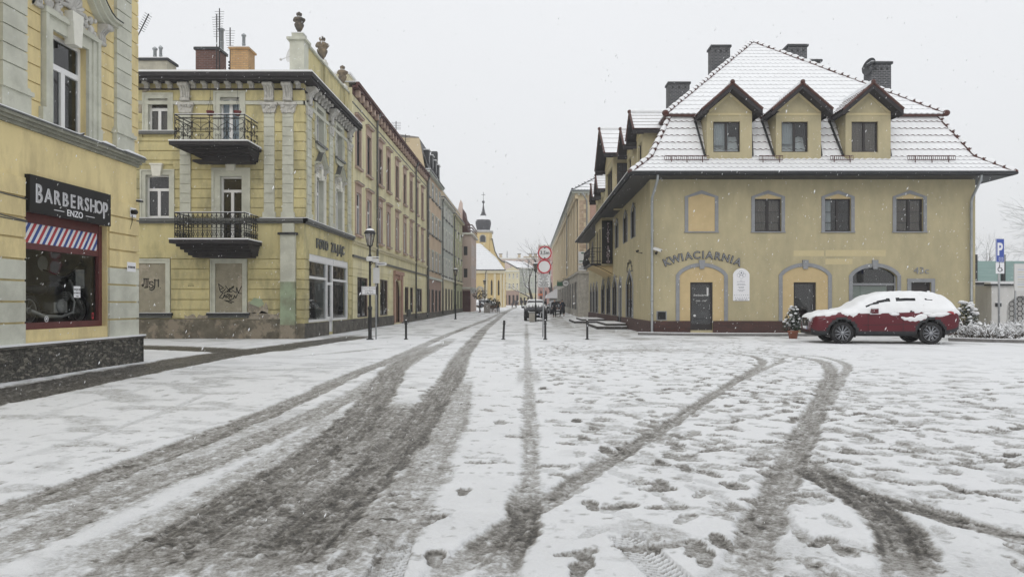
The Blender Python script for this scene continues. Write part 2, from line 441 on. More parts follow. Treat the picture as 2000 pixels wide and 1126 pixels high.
class MB:
    def __init__(s):
        s.v, s.f, s.m, s.s = [], [], [], []
    def add(s, vs, fs, m=0, smooth=False):
        o = len(s.v)
        s.v.extend([tuple(p) for p in vs])
        for f in fs:
            s.f.append(tuple(i + o for i in f))
            s.m.append(m)
            s.s.append(smooth)
    def quad(s, a, b, c, d, m=0, smooth=False):
        s.add((a, b, c, d), ((0, 1, 2, 3),), m, smooth)
    BF = ((0, 3, 2, 1), (4, 5, 6, 7), (0, 1, 5, 4), (1, 2, 6, 5), (2, 3, 7, 6), (3, 0, 4, 7))
    def box(s, x0, x1, y0, y1, z0, z1, m=0):
        s.add([(x0, y0, z0), (x1, y0, z0), (x1, y1, z0), (x0, y1, z0),
               (x0, y0, z1), (x1, y0, z1), (x1, y1, z1), (x0, y1, z1)], s.BF, m)
    def fbox(s, fr, u0, u1, z0, z1, d0, d1, m=0):
        s.add([fr.P(u0, z0, d1), fr.P(u1, z0, d1), fr.P(u1, z0, d0), fr.P(u0, z0, d0),
               fr.P(u0, z1, d1), fr.P(u1, z1, d1), fr.P(u1, z1, d0), fr.P(u0, z1, d0)], s.BF, m)
    def prism(s, fr, poly, d0, d1, m=0, ms=None):
        n = len(poly)
        vs = [fr.P(u, z, d0) for u, z in poly] + [fr.P(u, z, d1) for u, z in poly]
        s.add(vs, [tuple(range(n - 1, -1, -1)), tuple(range(n, 2 * n))], m)
        s.add(vs, [(i, (i + 1) % n, n + (i + 1) % n, n + i) for i in range(n)], m if ms is None else ms)
    def ring(s, fr, outer, inner, d0, d1, m=0, closed=False):
        n = len(outer)
        vs = ([fr.P(u, z, d0) for u, z in outer] + [fr.P(u, z, d0) for u, z in inner] +
              [fr.P(u, z, d1) for u, z in outer] + [fr.P(u, z, d1) for u, z in inner])
        fs = []
        for i in range(n if closed else n - 1):
            j = (i + 1) % n
            fs += [(2 * n + i, 2 * n + j, 3 * n + j, 3 * n + i), (i, j, 2 * n + j, 2 * n + i), (n + i, 3 * n + i, 3 * n + j, n + j)]
        if not closed:
            fs += [(0, 2 * n, 3 * n, n), (n - 1, 2 * n - 1, 4 * n - 1, 3 * n - 1)]
        s.add(vs, fs, m)
    def bar(s, a, b, w, t=None, m=0, up=Z):
        a, b = Vector(a), Vector(b)
        t = w if t is None else t
        d = (b - a).normalized()
        x = d.cross(up)
        if x.length < 1e-3:
            x = d.cross(Vector((1, 0, 0)))
        x.normalize()
        y = x.cross(d)
        x, y = x * w / 2, y * t / 2
        s.add([a - x - y, a + x - y, a + x + y, a - x + y, b - x - y, b + x - y, b + x + y, b - x + y], s.BF, m)
    def tube(s, pts, r, n=6, m=0, caps=True, smooth=True):
        pts = [Vector(p) for p in pts]
        k = len(pts)
        rs = r if isinstance(r, (list, tuple)) else [r] * k
        vs = []
        ref = None
        for i in range(k):
            d = (pts[min(i + 1, k - 1)] - pts[max(i - 1, 0)])
            if d.length < 1e-9:
                d = Vector((0, 0, 1))
            d.normalize()
            if ref is None:
                ref = d.cross(Z)
                if ref.length < 1e-2:
                    ref = d.cross(Vector((1, 0, 0)))
            ref = (ref - d * ref.dot(d))
            if ref.length < 1e-4:
                ref = d.cross(Vector((1, 0.3, 0)))
            ref.normalize()
            q = d.cross(ref)
            for j in range(n):
                a = 2 * math.pi * j / n
                vs.append(pts[i] + (ref * math.cos(a) + q * math.sin(a)) * rs[i])
        fs = [(i * n + j, i * n + (j + 1) % n, (i + 1) * n + (j + 1) % n, (i + 1) * n + j) for i in range(k - 1) for j in range(n)]
        s.add(vs, fs, m, smooth)
        if caps:
            s.add(vs[:n], [tuple(range(n))], m)
            s.add(vs[-n:], [tuple(range(n))], m)
    def lathe(s, c, prof, n=16, m=0, ax=None, smooth=True, caps=True):
        """prof: (r, h) pairs along axis ax (default up) from centre c"""
        c = Vector(c)
        ax = Z if ax is None else Vector(ax).normalized()
        x = ax.cross(Vector((0, 1, 0)))
        if x.length < 1e-3:
            x = ax.cross(Vector((1, 0, 0)))
        x.normalize()
        y = ax.cross(x)
        vs = []
        for r, h in prof:
            for j in range(n):
                a = 2 * math.pi * (j + 0.5) / n
                vs.append(c + ax * h + (x * math.cos(a) + y * math.sin(a)) * r)
        k = len(prof)
        s.add(vs, [(i * n + j, i * n + (j + 1) % n, (i + 1) * n + (j + 1) % n, (i + 1) * n + j) for i in range(k - 1) for j in range(n)], m, smooth)
        if caps:
            s.add(vs[:n], [tuple(range(n))], m)
            s.add(vs[-n:], [tuple(range(n))], m)
    def ball(s, c, rx, ry=None, rz=None, m=0, n=8, k=5, smooth=True):
        ry = rx if ry is None else ry
        rz = rx if rz is None else rz
        c = Vector(c)
        vs = []
        for i in range(k + 1):
            t = math.pi * i / k
            for j in range(n):
                a = 2 * math.pi * j / n
                vs.append(c + Vector((rx * math.sin(t) * math.cos(a), ry * math.sin(t) * math.sin(a), rz * math.cos(t))))
        s.add(vs, [(i * n + j, (i + 1) * n + j, (i + 1) * n + (j + 1) % n, i * n + (j + 1) % n) for i in range(k) for j in range(n)], m, smooth)
    def build(s, name, mats, parent=None, fix=True):
        me = bpy.data.meshes.new(name)
        off = Vector((0, 0, 0))
        p = parent
        while p is not None:
            off += p.location
            p = p.parent
        vs = [(x - off.x, y - off.y, z - off.z) for x, y, z in s.v] if off.length else s.v
        me.from_pydata(vs, [], s.f)
        if not isinstance(mats, (list, tuple)):
            mats = [mats]
        for mm in mats:
            me.materials.append(M[mm] if isinstance(mm, str) else mm)
        me.polygons.foreach_set('material_index', s.m)
        me.polygons.foreach_set('use_smooth', s.s)
        if fix and len(s.f) < 60000:
            bm = bmesh.new()
            bm.from_mesh(me)
            bmesh.ops.remove_doubles(bm, verts=bm.verts, dist=1e-5)
            bmesh.ops.recalc_face_normals(bm, faces=bm.faces)
            bm.to_mesh(me)
            bm.free()
        me.update()
        o = bpy.data.objects.new(name, me)
        COL.objects.link(o)
        if parent is not None:
            o.parent = parent
        return o

def thing(name, label, cat, loc=(0, 0, 0), group=None, kind=None):
    o = bpy.data.objects.new(name, None)
    o.empty_display_size = 0.3
    COL.objects.link(o)
    o.location = loc
    if label: o['label'] = label
    if cat: o['category'] = cat
    if group: o['group'] = group
    if kind: o['kind'] = kind
    return o

def tag(o, label=None, cat=None, group=None, kind=None):
    if label: o['label'] = label
    if cat: o['category'] = cat
    if group: o['group'] = group
    if kind: o['kind'] = kind
    return o

def copy_tree(o, parent=None):
    c = o.copy()
    COL.objects.link(c)
    c.parent = parent
    for ch in [x for x in bpy.data.objects if x.parent == o]:
        copy_tree(ch, c)
    return c

def arc(cu, cz, ru, rz, a0, a1, n):
    return [(cu + ru * math.cos(R(a0 + (a1 - a0) * i / n)), cz + rz * math.sin(R(a0 + (a1 - a0) * i / n))) for i in range(n + 1)]

_gl = {}
def glyphs(txt, bold=0.0, ext=0.01, spacing=1.0, align='CENTER', shear=0.0):
    key = (txt, bold, ext, spacing, align, shear)
    if key not in _gl:
        c = bpy.data.curves.new('lettering', 'FONT')
        c.body = txt
        c.offset = bold
        c.extrude = ext
        c.space_character = spacing
        c.align_x = align
        c.shear = shear
        c.resolution_u = 3
        o = bpy.data.objects.new('lettering', c)
        COL.objects.link(o)
        dg = bpy.context.evaluated_depsgraph_get()
        dg.update()
        me = o.evaluated_get(dg).to_mesh()
        _gl[key] = ([tuple(v.co) for v in me.vertices], [tuple(p.vertices) for p in me.polygons])
        o.evaluated_get(dg).to_mesh_clear()
        bpy.data.objects.remove(o)
        bpy.data.curves.remove(c)
    return _gl[key]

def put_text(mb, fr, txt, u, z, d, size, m=0, bold=0.0, ext=0.01, xs=1.0, rot=0.0, spacing=1.0, align='CENTER', flip=1, shear=0.0):
    vs, fs = glyphs(txt, bold, ext / size, spacing, align, shear)
    ca, sa = math.cos(rot), math.sin(rot)
    out = []
    for x, y, zz in vs:
        x, y = x * size * xs, y * size
        x, y = x * ca - y * sa, x * sa + y * ca
        out.append(fr.P(u + flip * x, z + y, d + zz * size))
    mb.add(out, fs, m)

def gz(y):
    """the street climbs a little beyond sixty metres"""
    return 0.0 if y < 60 else min(0.0064 * (y - 60), 1.3)

# ------------------------------------------------------------------ facade tools
def wall(mb, fr, u0, u1, z0, z1, ops, m=0, mr=None, md=None, rev=0.2, room=0.7):
    """flat wall with real openings; ops: (u0,u1,z0,z1[,rise[,kind]])"""
    mr = m if mr is None else mr
    us = sorted({u0, u1} | {o[0] for o in ops} | {o[1] for o in ops})
    zs = sorted({z0, z1} | {o[2] for o in ops} | {o[3] for o in ops})
    us = [x for x in us if u0 - 1e-6 <= x <= u1 + 1e-6]
    zs = [x for x in zs if z0 - 1e-6 <= x <= z1 + 1e-6]
    for i in range(len(us) - 1):
        cu = (us[i] + us[i + 1]) / 2
        for j in range(len(zs) - 1):
            cz = (zs[j] + zs[j + 1]) / 2
            if any(o[0] < cu < o[1] and o[2] < cz < o[3] for o in ops):
                continue
            mb.quad(fr.P(us[i], zs[j]), fr.P(us[i + 1], zs[j]), fr.P(us[i + 1], zs[j + 1]), fr.P(us[i], zs[j + 1]), m)
    for o in ops:
        a, b, c, e = o[:4]
        for (d0, d1, mm) in ((0, -rev, mr), (-rev, -room, md)):
            if mm is None:
                continue
            mb.quad(fr.P(a, c, d0), fr.P(b, c, d0), fr.P(b, c, d1), fr.P(a, c, d1), mm)
            mb.quad(fr.P(a, e, d0), fr.P(b, e, d0), fr.P(b, e, d1), fr.P(a, e, d1), mm)
            mb.quad(fr.P(a, c, d0), fr.P(a, e, d0), fr.P(a, e, d1), fr.P(a, c, d1), mm)
            mb.quad(fr.P(b, c, d0), fr.P(b, e, d0), fr.P(b, e, d1), fr.P(b, c, d1), mm)
        if md is not None:
            mb.quad(fr.P(a, c, -room), fr.P(b, c, -room), fr.P(b, e, -room), fr.P(a, e, -room), md)
        if len(o) > 4 and o[4] > 0:        # arched or pointed head: fill the corners
            rise, kind = o[4], o[5]
            mid = (a + b) / 2
            top = head_curve(a, b, e - rise, rise, kind, 12)
            for side in (0, 1):
                pts = [p for p in top if (p[0] <= mid + 1e-6 if side == 0 else p[0] >= mid - 1e-6)]
                corner = (a, e) if side == 0 else (b, e)
                for k in range(len(pts) - 1):
                    mb.prism(fr, [corner, pts[k], pts[k + 1]], -rev, -0.0005, m)

def head_curve(a, b, zs, rise, kind, n=12):
    """points from left spring to right spring"""
    mid, hw = (a + b) / 2, (b - a) / 2
    out = []
    for i in range(n + 1):
        t = -1 + 2 * i / n
        if kind == 'round':
            y = math.sqrt(max(0, 1 - t * t))
            t2 = math.sin(t * math.pi / 2)
            y = math.cos(t * math.pi / 2)
            out.append((mid + hw * t2, zs + rise * y))
        elif kind == 'seg':
            out.append((mid + hw * t, zs + rise * (1 - t * t) ** 0.75))
        elif kind == 'point':
            s_ = abs(t)
            out.append((mid + hw * t, zs + rise * (1 - s_)))
        elif kind == 'ogee':
            s_ = abs(t)
            y = (1 - s_ ** 2.2) * 0.72 + 0.28 * max(0, 1 - s_ / 0.35) ** 1.6
            out.append((mid + hw * t, zs + rise * y))
    return out

def cut_cells(u0, u1, z0, z1, holes):
    us = sorted({u0, u1} | {min(max(h[0], u0), u1) for h in holes} | {min(max(h[1], u0), u1) for h in holes})
    zs = sorted({z0, z1} | {min(max(h[2], z0), z1) for h in holes} | {min(max(h[3], z0), z1) for h in holes})
    res = []
    for j in range(len(zs) - 1):
        cz = (zs[j] + zs[j + 1]) / 2
        run = None
        for i in range(len(us) - 1):
            cu = (us[i] + us[i + 1]) / 2
            hit = any(h[0] < cu < h[1] and h[2] < cz < h[3] for h in holes)
            if not hit:
                run = [us[i], us[i + 1]] if run is None else [run[0], us[i + 1]]
            if (hit or i == len(us) - 2) and run is not None:
                res.append((run[0], run[1], zs[j], zs[j + 1]))
                run = None
    return res

def courses(mb, fr, u0, u1, edges, holes, d=0.03, gap=0.035, m=0):
    for k in range(len(edges) - 1):
        z0, z1 = edges[k], edges[k + 1] - gap
        for (a, b, c, e) in cut_cells(u0, u1, z0, z1, holes):
            if b - a < 0.02 or e - c < 0.004:
                continue
            mm = m(c) if callable(m) else m
            mb.fbox(fr, a, b, c, e, 0, d, mm)

def steps(a, b, n):
    return [a + (b - a) * i / n for i in range(n + 1)]

def window(parent, fr, u0, u1, z0, z1, d=-0.2, style='T', frame='white_frame', glass='glass', fw=0.07, curtain=None, label=None, name='window', tz=0.68):
    mb = MB()
    mb.fbox(fr, u0, u0 + fw, z0, z1, d - 0.05, d)
    mb.fbox(fr, u1 - fw, u1, z0, z1, d - 0.05, d)
    mb.fbox(fr, u0 + fw, u1 - fw, z0, z0 + fw, d - 0.05, d)
    mb.fbox(fr, u0 + fw, u1 - fw, z1 - fw, z1, d - 0.05, d)
    um, zt = (u0 + u1) / 2, z0 + (z1 - z0) * tz
    if style in ('T', 'H'):
        mb.fbox(fr, u0 + fw, u1 - fw, zt - fw * 0.75, zt + fw * 0.75, d - 0.05, d + 0.01)
        if style == 'T':
            mb.fbox(fr, um - fw * 0.8, um + fw * 0.8, z0 + fw, zt - fw * 0.75, d - 0.05, d + 0.008)
    elif style == '2':
        mb.fbox(fr, um - fw * 0.9, um + fw * 0.9, z0 + fw, z1 - fw, d - 0.05, d + 0.01)
    elif style == '2H':
        mb.fbox(fr, um - fw * 0.9, um + fw * 0.9, z0 + fw, z1 - fw, d - 0.05, d + 0.01)
        for q in (0.28, 0.6):
            zz = z0 + (z1 - z0) * q
            mb.fbox(fr, u0 + fw, um - fw * 0.9, zz - 0.012, zz + 0.012, d - 0.05, d - 0.01)
            mb.fbox(fr, um + fw * 0.9, u1 - fw, zz - 0.012, zz + 0.012, d - 0.05, d - 0.01)
    elif style == 'X':
        mb.fbox(fr, um - fw * 0.7, um + fw * 0.7, z0 + fw, zt - fw * 0.7, d - 0.05, d + 0.01)
        mb.fbox(fr, u0 + fw, u1 - fw, zt - fw * 0.7, zt + fw * 0.7, d - 0.05, d + 0.008)
        mb.fbox(fr, um - fw * 0.5, um + fw * 0.5, zt + fw * 0.7, z1 - fw, d - 0.05, d + 0.01)
    w = mb.build(name, frame, parent)
    if label: w['label'] = label
    g = MB()
    g.quad(fr.P(u0 + fw * .5, z0 + fw * .5, d - 0.03), fr.P(u1 - fw * .5, z0 + fw * .5, d - 0.03), fr.P(u1 - fw * .5, z1 - fw * .5, d - 0.03), fr.P(u0 + fw * .5, z1 - fw * .5, d - 0.03))
    g.build('pane', glass, w)
    if curtain:
        cmat, c0, c1, ct = curtain
        c = MB()
        n = 24
        ua, ub = u0 + (u1 - u0) * c0, u0 + (u1 - u0) * c1
        zb = z0 + (z1 - z0) * ct
        for i in range(n):
            a, b = ua + (ub - ua) * i / n, ua + (ub - ua) * (i + 1) / n
            da, db = d - 0.14 + 0.025 * math.sin(i * 1.9), d - 0.14 + 0.025 * math.sin((i + 1) * 1.9)
            c.quad(fr.P(a, zb, da), fr.P(b, zb, db), fr.P(b, z1, db), fr.P(a, z1, da), 0, True)
        c.build('curtain', cmat, w)
    return w

def surround(mb, fr, u0, u1, z0, z1, w, d, m=0, bottom=False):
    mb.fbox(fr, u0 - w, u0, z0, z1 + w, 0, d, m)
    mb.fbox(fr, u1, u1 + w, z0, z1 + w, 0, d, m)
    mb.fbox(fr, u0, u1, z1, z1 + w, 0, d, m)
    # an outer fillet standing a little prouder
    q = w * 0.28
    mb.fbox(fr, u0 - w - 0.004, u0 - w + q, z0, z1 + w + 0.004, 0, d + 0.025, m)
    mb.fbox(fr, u1 + w - q, u1 + w + 0.004, z0, z1 + w + 0.004, 0, d + 0.025, m)
    mb.fbox(fr, u0 - w + q, u1 + w - q, z1 + w - q, z1 + w + 0.004, 0, d + 0.025, m)

def keystone(mb, fr, u, z0, z1, w0, w1, d, m=0):
    mb.prism(fr, [(u - w0 / 2, z0), (u + w0 / 2, z0), (u + w1 / 2, z1), (u - w1 / 2, z1)], 0, d, m)

def leafy(mb, fr, u, z, w, h, d, n, m=0, seed=1):
    rnd = random.Random(seed)
    for i in range(n):
        a, b = rnd.uniform(-.5, .5) * w, rnd.uniform(-.5, .5) * h
        r = rnd.uniform(0.10, 0.22) * min(w, h)
        mb.ball(fr.P(u + a, z + b, d * rnd.uniform(0.3, 0.9)), r, r, r * rnd.uniform(0.8, 1.5), m, 6, 4)

def tile_slope(mb, bl, br, tl, tr, nc, hi=0.03, wave=0.015, wl=0.24, ms=0, mt=1, du=0.06):
    """snow-covered tile courses on a trapezoid; every course ends in a scalloped drop"""
    bl, br, tl, tr = map(Vector, (bl, br, tl, tr))
    nrm = (br - bl).cross((tl + tr) / 2 - (bl + br) / 2).normalized()
    ux = (br - bl).normalized()
    ncol = max(4, int((br - bl).length / du))
    def P(s, t, off):
        a, b = bl.lerp(tl, t), br.lerp(tr, t)
        p = a.lerp(b, s)
        x = (p - bl).dot(ux)
        w = math.cos(2 * math.pi * x / wl)
        return p, w, off, x
    for k in range(nc):
        t0, t1 = k / nc, (k + 1) / nc
        lo, up, dr = [], [], []
        for i in range(ncol + 1):
            s_ = i / ncol
            p, w, _, x = P(s_, t0, 0)
            sc = 0.5 + 0.5 * math.sin(x * 1.7 + k * 2.1) * math.sin(x * 0.63 + k)
            jj = -w * 0.012 + 0.01 * (sc - .5)
            down = (bl.lerp(br, s_) - tl.lerp(tr, s_)).normalized()
            lo.append(p + nrm * (hi * (0.9 + 0.25 * sc) + wave * w) + down * (0.02 + jj))
            dr.append(p + nrm * (wave * w * 0.5 - 0.012) + down * (0.015 + jj))
            q, w2, _, _ = P(s_, t1, 0)
            up.append(q + nrm * (wave * w2 * 0.5 + 0.004))
        n = ncol + 1
        mb.add(lo + up, [(i, i + 1, n + i + 1, n + i) for i in range(ncol)], ms, True)
        mb.add(dr + lo, [(i, i + 1, n + i + 1, n + i) for i in range(ncol)], mt, False)

def ridge_tiles(mb, a, b, r=0.11, L=0.34, ms=0, mt=1):
    a, b = Vector(a), Vector(b)
    n = max(2, int((b - a).length / L))
    d = (b - a) / n
    for i in range(n):
        p = a + d * i
        k = 1 + 0.1 * math.sin(i * 3.7)
        mb.tube([p, p + d * 1.08], [r * 1.05, r * 0.82], 8, mt)
        mb.tube([p + Z * 0.035 + d * 0.05, p + d * 0.5 + Z * 0.05, p + d * 0.96 + Z * 0.03], [r * 0.95 * k, r * 1.0 * k, r * 0.72 * k], 8, ms)
# ================================================================== RIGHT: flower shop house
def seg_surround(mb, fr, a, b, z0, zs, rise, w, d, kind='seg', m=0, n=14):
    inner = [(a, z0)] + head_curve(a, b, zs, rise, kind, n) + [(b, z0)]
    oc = head_curve(a - w, b + w, zs + w * 0.25, rise + w * 0.75, kind, n)
    outer = [(a - w, z0)] + oc + [(b + w, z0)]
    mb.ring(fr, outer, inner, 0, d, m)

def gable_dormer(parent, fr, uc, hw, zb, zw, rh, zp, dwall, depth, win, over=0.5, wst='2', curt=None, side_win=None, mat='house_olive'):
    """small gabled dormer: walls, snowy two-slope roof, red verge tiles, window"""
    mb = MB()
    F2 = Fr(fr.P(0, 0, dwall), fr.U, fr.N)
    wall(mb, F2, uc - hw, uc + hw, zb, zw, [(win[0], win[1], win[2], win[3])], 0, 0, 2, 0.12, 0.7)
    mb.prism(F2, [(uc - hw, zw), (uc + hw, zw), (uc, zw + (zp - zw) * 0.80)], -0.1, 0.0, 0)
    # raised rail and frame band
    mb.fbox(F2, uc - hw + 0.02, uc + hw - 0.02, zw - 0.13, zw - 0.04, 0, 0.03, 3)
    s_ = (zp - zw) * 0.80 / hw
    for sg in (-1, 1):
        p = [(uc + sg * hw, zw), (uc, zw + hw * s_), (uc, zw + hw * s_ - 0.14), (uc + sg * (hw - 0.14), zw)]
        mb.prism(F2, p, 0, 0.03, 3)
    for sg in (-1, 1):
        u = uc + sg * hw
        mb.quad(F2.P(u, zb - 0.4, 0), F2.P(u, zb - 0.4, -depth), F2.P(u, zw + 0.1, -depth), F2.P(u, zw + 0.1, 0), 0)
    d = mb.build('dormer', [mat, mat, 'room', 'house_patch'], parent)
    window(d, F2, *win, d=-0.1, style=wst, frame='brown_frame', fw=0.055, curtain=curt)
    # roof
    rb = MB()
    ze = zp - (zp - zw) * rh / hw * 0.80
    th = 0.10
    P = fr.P
    o = dwall + over
    for sg in (-1, 1):
        e0, e1 = P(uc + sg * rh, ze, o), P(uc + sg * rh, ze, dwall - depth)
        r0, r1 = P(uc, zp, o), P(uc, zp, dwall - depth)
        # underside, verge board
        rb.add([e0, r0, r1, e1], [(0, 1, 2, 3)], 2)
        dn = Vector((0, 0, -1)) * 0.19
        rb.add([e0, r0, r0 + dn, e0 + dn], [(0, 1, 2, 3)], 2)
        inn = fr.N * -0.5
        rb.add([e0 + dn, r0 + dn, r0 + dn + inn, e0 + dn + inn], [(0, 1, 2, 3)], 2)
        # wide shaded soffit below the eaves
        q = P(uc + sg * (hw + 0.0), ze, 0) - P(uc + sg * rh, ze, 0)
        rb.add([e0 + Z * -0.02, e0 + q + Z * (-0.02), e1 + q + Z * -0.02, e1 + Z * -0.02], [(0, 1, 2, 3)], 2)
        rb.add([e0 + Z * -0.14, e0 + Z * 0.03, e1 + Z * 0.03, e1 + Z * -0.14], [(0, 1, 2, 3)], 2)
        up = Z * th
        if sg == -1:
            tile_slope(rb, e1 + up, e0 + up, r1 + up, r0 + up, 5, 0.035, 0.012, 0.24, 0, 1, 0.08)
        else:
            tile_slope(rb, e0 + up, e1 + up, r0 + up, r1 + up, 5, 0.035, 0.012, 0.24, 0, 1, 0.08)
        rb.add([e0, r0, r0 + up, e0 + up], [(0, 1, 2, 3)], 3)
        for k in range(6):         # verge tiles
            a = e0.lerp(r0, k / 6) + up * 0.8
            b = e0.lerp(r0, (k + 1.1) / 6) + up * 0.8
            rb.tube([a, b], [0.06, 0.05], 6, 3)
    rb.ball(P(uc, zp + 0.12, o), 0.11, 0.11, 0.11, 3)
    rb.tube([P(uc, zp + 0.13, o - 0.05), P(uc, zp + 0.13, dwall - depth)], 0.10, 8, 0)
    rb.build('dormer_roof', ['snow', 'tile', 'soffit', 'dormer_tile'], d, fix=False)
    return d

def chimney(parent, x, y, zt, w, d, zb, mat, cap=0.12, holes=True, name='chimney', label=None, pipe=None, capm='roof_dark'):
    mb = MB()
    mb.box(x - w / 2, x + w / 2, y - d / 2, y + d / 2, zb, zt, 0)
    mb.box(x - w / 2 - 0.07, x + w / 2 + 0.07, y - d / 2 - 0.07, y + d / 2 + 0.07, zt, zt + cap, 1)
    mb.box(x - w / 2 - 0.03, x + w / 2 + 0.03, y - d / 2 - 0.03, y + d / 2 + 0.03, zt + cap, zt + cap + 0.05, 2)
    if holes:
        for k in range(3):
            q = x + (k - 1) * w * 0.3
            mb.box(q - 0.055, q + 0.055, y - d / 2 - 0.004, y - d / 2, zt - 0.3, zt - 0.17, 3)
    if pipe:
        for (px, py, r, h) in pipe:
            mb.lathe((px, py, zt + cap), [(r, 0), (r, h), (r * 1.5, h), (r * 1.5, h + 0.06), (0.01, h + 0.14)], 10, 4)
            mb.lathe((px, py, zt + cap), [(r * 1.15, h * 0.4), (r * 1.15, h * 0.4 + 0.05)], 10, 4)
    o = mb.build(name, [mat, capm, 'snow', 'black', 'zinc'], parent)
    if label: o['label'] = label
    return o

def build_flower_house():
    YF, XL, XR, YB = 32.0, 5.46, 19.95, 64.8
    t = thing('flower_shop_house', 'olive two-storey house with snowy hipped tile roof, dormers and arched flower shop doors', 'house', (12.7, YF, 0))
    FF = Fr((0, YF, 0), (1, 0, 0), (0, -1, 0))
    FS = Fr((XL, 0, 0), (0, 1, 0), (-1, 0, 0))
    fx = lambda px: (px - HX) / 43.75
    fz = lambda py: CH + (HY - py) / 43.75
    wins = [(fx(1474), fx(1526)), (fx(1611), fx(1662)), (fx(1750), fx(1803))]
    zb, zt = fz(452), fz(388)
    doors = [(fx(1348), fx(1392), 0.2, fz(551)), (fx(1550), fx(1594), 0.2, fz(551)), (fx(1779), fx(1818), 0.2, fz(551))]
    arch3 = (fx(1665), fx(1752), 0.62, 3.02)
    w = MB()
    ops = [(a, b, zb, zt) for a, b in wins] + doors + [(*arch3, 0.42, 'seg')]
    wall(w, FF, XL, XR, 0, 7.0, ops, 0, 0, 1, 0.16, 0.9)
    side_up = [(36.6, 37.9), (39.5, 41.0), (43.5, 44.8), (53.6, 54.7), (56.6, 57.7), (60.2, 61.3)]
    side_dn = [(37.4, 39.8, 0.62, 3.15), (44.1, 46.4, 0.62, 3.1), (47.6, 49.8, 0.62, 3.1), (51.2, 53.4, 0.62, 3.1), (56.2, 58.0, 0.62, 3.05), (58.9, 60.6, 0.62, 3.05), (61.6, 63.2, 0.62, 3.05)]
    sdoor = (42.0, 43.1, 0.15, 2.9)
    ops2 = [(a, b, 4.8, 6.55, 0.35, 'point') for a, b in side_up] + [(*q, 0.75, 'ogee') for q in side_dn] + [(*sdoor, 0.5, 'ogee')]
    wall(w, FS, YF, YB, 0, 7.0, ops2, 0, 0, 1, 0.05, 0.9)
    w.quad((XR, YF, 0), (XR, YB, 0), (XR, YB, 7), (XR, YF, 7), 0)
    w.quad((XL, YB, 0), (XR, YB, 0), (XR, YB, 7), (XL, YB, 7), 0)
    # corner pier, lighter paint patches, peach fields
    w.fbox(FS, YF + 0.0, YF + 1.0, 0.6, 6.95, 0, 0.03, 0)
    for (a, b, c, d) in ((1550, 1609, 500, 489), (1612.5, 1730, 500, 488), (1612, 1665, 516, 505)):
        w.fbox(FF, fx(a), fx(b), fz(c), fz(d), 0, 0.003, 2)
    # blank window field and arched fields
    def field(poly, m):
        w.prism(FF, poly, 0.0, 0.006, m)
    a, b = fx(1344), fx(1396)
    field([(a, zb), (b, zb), (b, zt + .05), ((a + b) / 2, zt + 0.2), (a, zt + .05)], 3)
    for a, b in wins:
        field([(a, zt), (b, zt), ((a + b) / 2, zt + 0.19)], 3)
    for (a, b) in ((fx(1327), fx(1414)), (fx(1528), fx(1617))):
        dd = doors[0] if a < 8 else doors[1]
        hc = head_curve(a, b, 2.62, 0.40, 'seg', 16)
        field([(a, 0.62)] + hc[:9] + [((a + b) / 2, dd[3] + 0.001), (dd[0], dd[3] + 0.001), (dd[0], 0.62)], 3)
        field([((a + b) / 2, dd[3] + 0.001)] + hc[8:] + [(b, 0.62), (dd[1], 0.62), (dd[1], dd[3] + 0.001)], 3)
    wo = w.build('wall', ['house_olive', 'room', 'house_patch', 'house_peach'], t)
    # trim
    for a, b in [(fx(1344), fx(1396))] + wins:
        tr = MB()
        seg_surround(tr, FF, a, b, zb, zt + 0.06, 0.16, 0.155, 0.035, 'point', 0, 2)
        tr.fbox(FF, a - 0.18, b + 0.18, zb - 0.05, zb - 0.001, 0, 0.06, 0)
        tr.build('window_surround', 'grey_trim', t)
    for (a, b) in ((fx(1327), fx(1414)), (fx(1528), fx(1617)), (fx(1665), fx(1752))):
        tr = MB()
        seg_surround(tr, FF, a, b, 0.62, 2.62 if b < 15 else 2.60, 0.42, 0.165, 0.04, 'seg', 0, 16)
        keystone(tr, FF, (a + b) / 2, 2.93, 3.33, 0.20, 0.27, 0.08)
        tr.build('arch_surround', 'grey_trim', t)
    a, b = fx(1779), fx(1818)
    tr = MB()
    tr.ring(FF, [(a - .17, 0.62), (a - .17, 2.5), (b + .17, 2.5), (b + .17, 0.62)], [(a, 0.62), (a, 2.34), (b, 2.34), (b, 0.62)], 0, 0.045)
    tr.build('door_surround', 'grey_trim', t)
    for (p, q) in side_up:
        tr = MB()
        seg_surround(tr, FS, p, q, 4.8, 6.2, 0.35, 0.10, 0.05, 'point', 0, 2)
        tr.build('window_surround', 'grey_trim', t)
    for (p, q, c, d) in side_dn + [sdoor]:
        r_ = 0.75 if d > 3 else 0.5
        tr = MB()
        seg_surround(tr, FS, p, q, c, d - r_, r_, 0.13, 0.05, 'ogee', 0, 14)
        tr.build('arch_surround', 'grey_trim', t)
    # plinth
    pl = MB()
    e = XL - 0.05
    for (a, b) in ((e, doors[0][0]), (doors[0][1], doors[1][0]), (doors[1][1], doors[2][0]), (doors[2][1], XR + 0.05)):
        pl.fbox(FF, a, b, 0, 0.615, 0.0, 0.05)
    for (a, b) in ((YF, sdoor[0]), (sdoor[1], YB)):
        pl.fbox(FS, a, b, 0, 0.615, 0, 0.05)
    pl.build('plinth', 'red_brick', t)
    # windows and doors
    curt = [('curtain_brown', 0.05, 0.95, 0.0), ('curtain', 0.02, 0.30, 0.0), ('curtain_brown', 0.05, 0.95, 0.0)]
    for k, (a, b) in enumerate(wins):
        window(t, FF, a, b, zb, zt, d=-0.10, style='2H', frame='brown_frame', fw=0.065, curtain=curt[k])
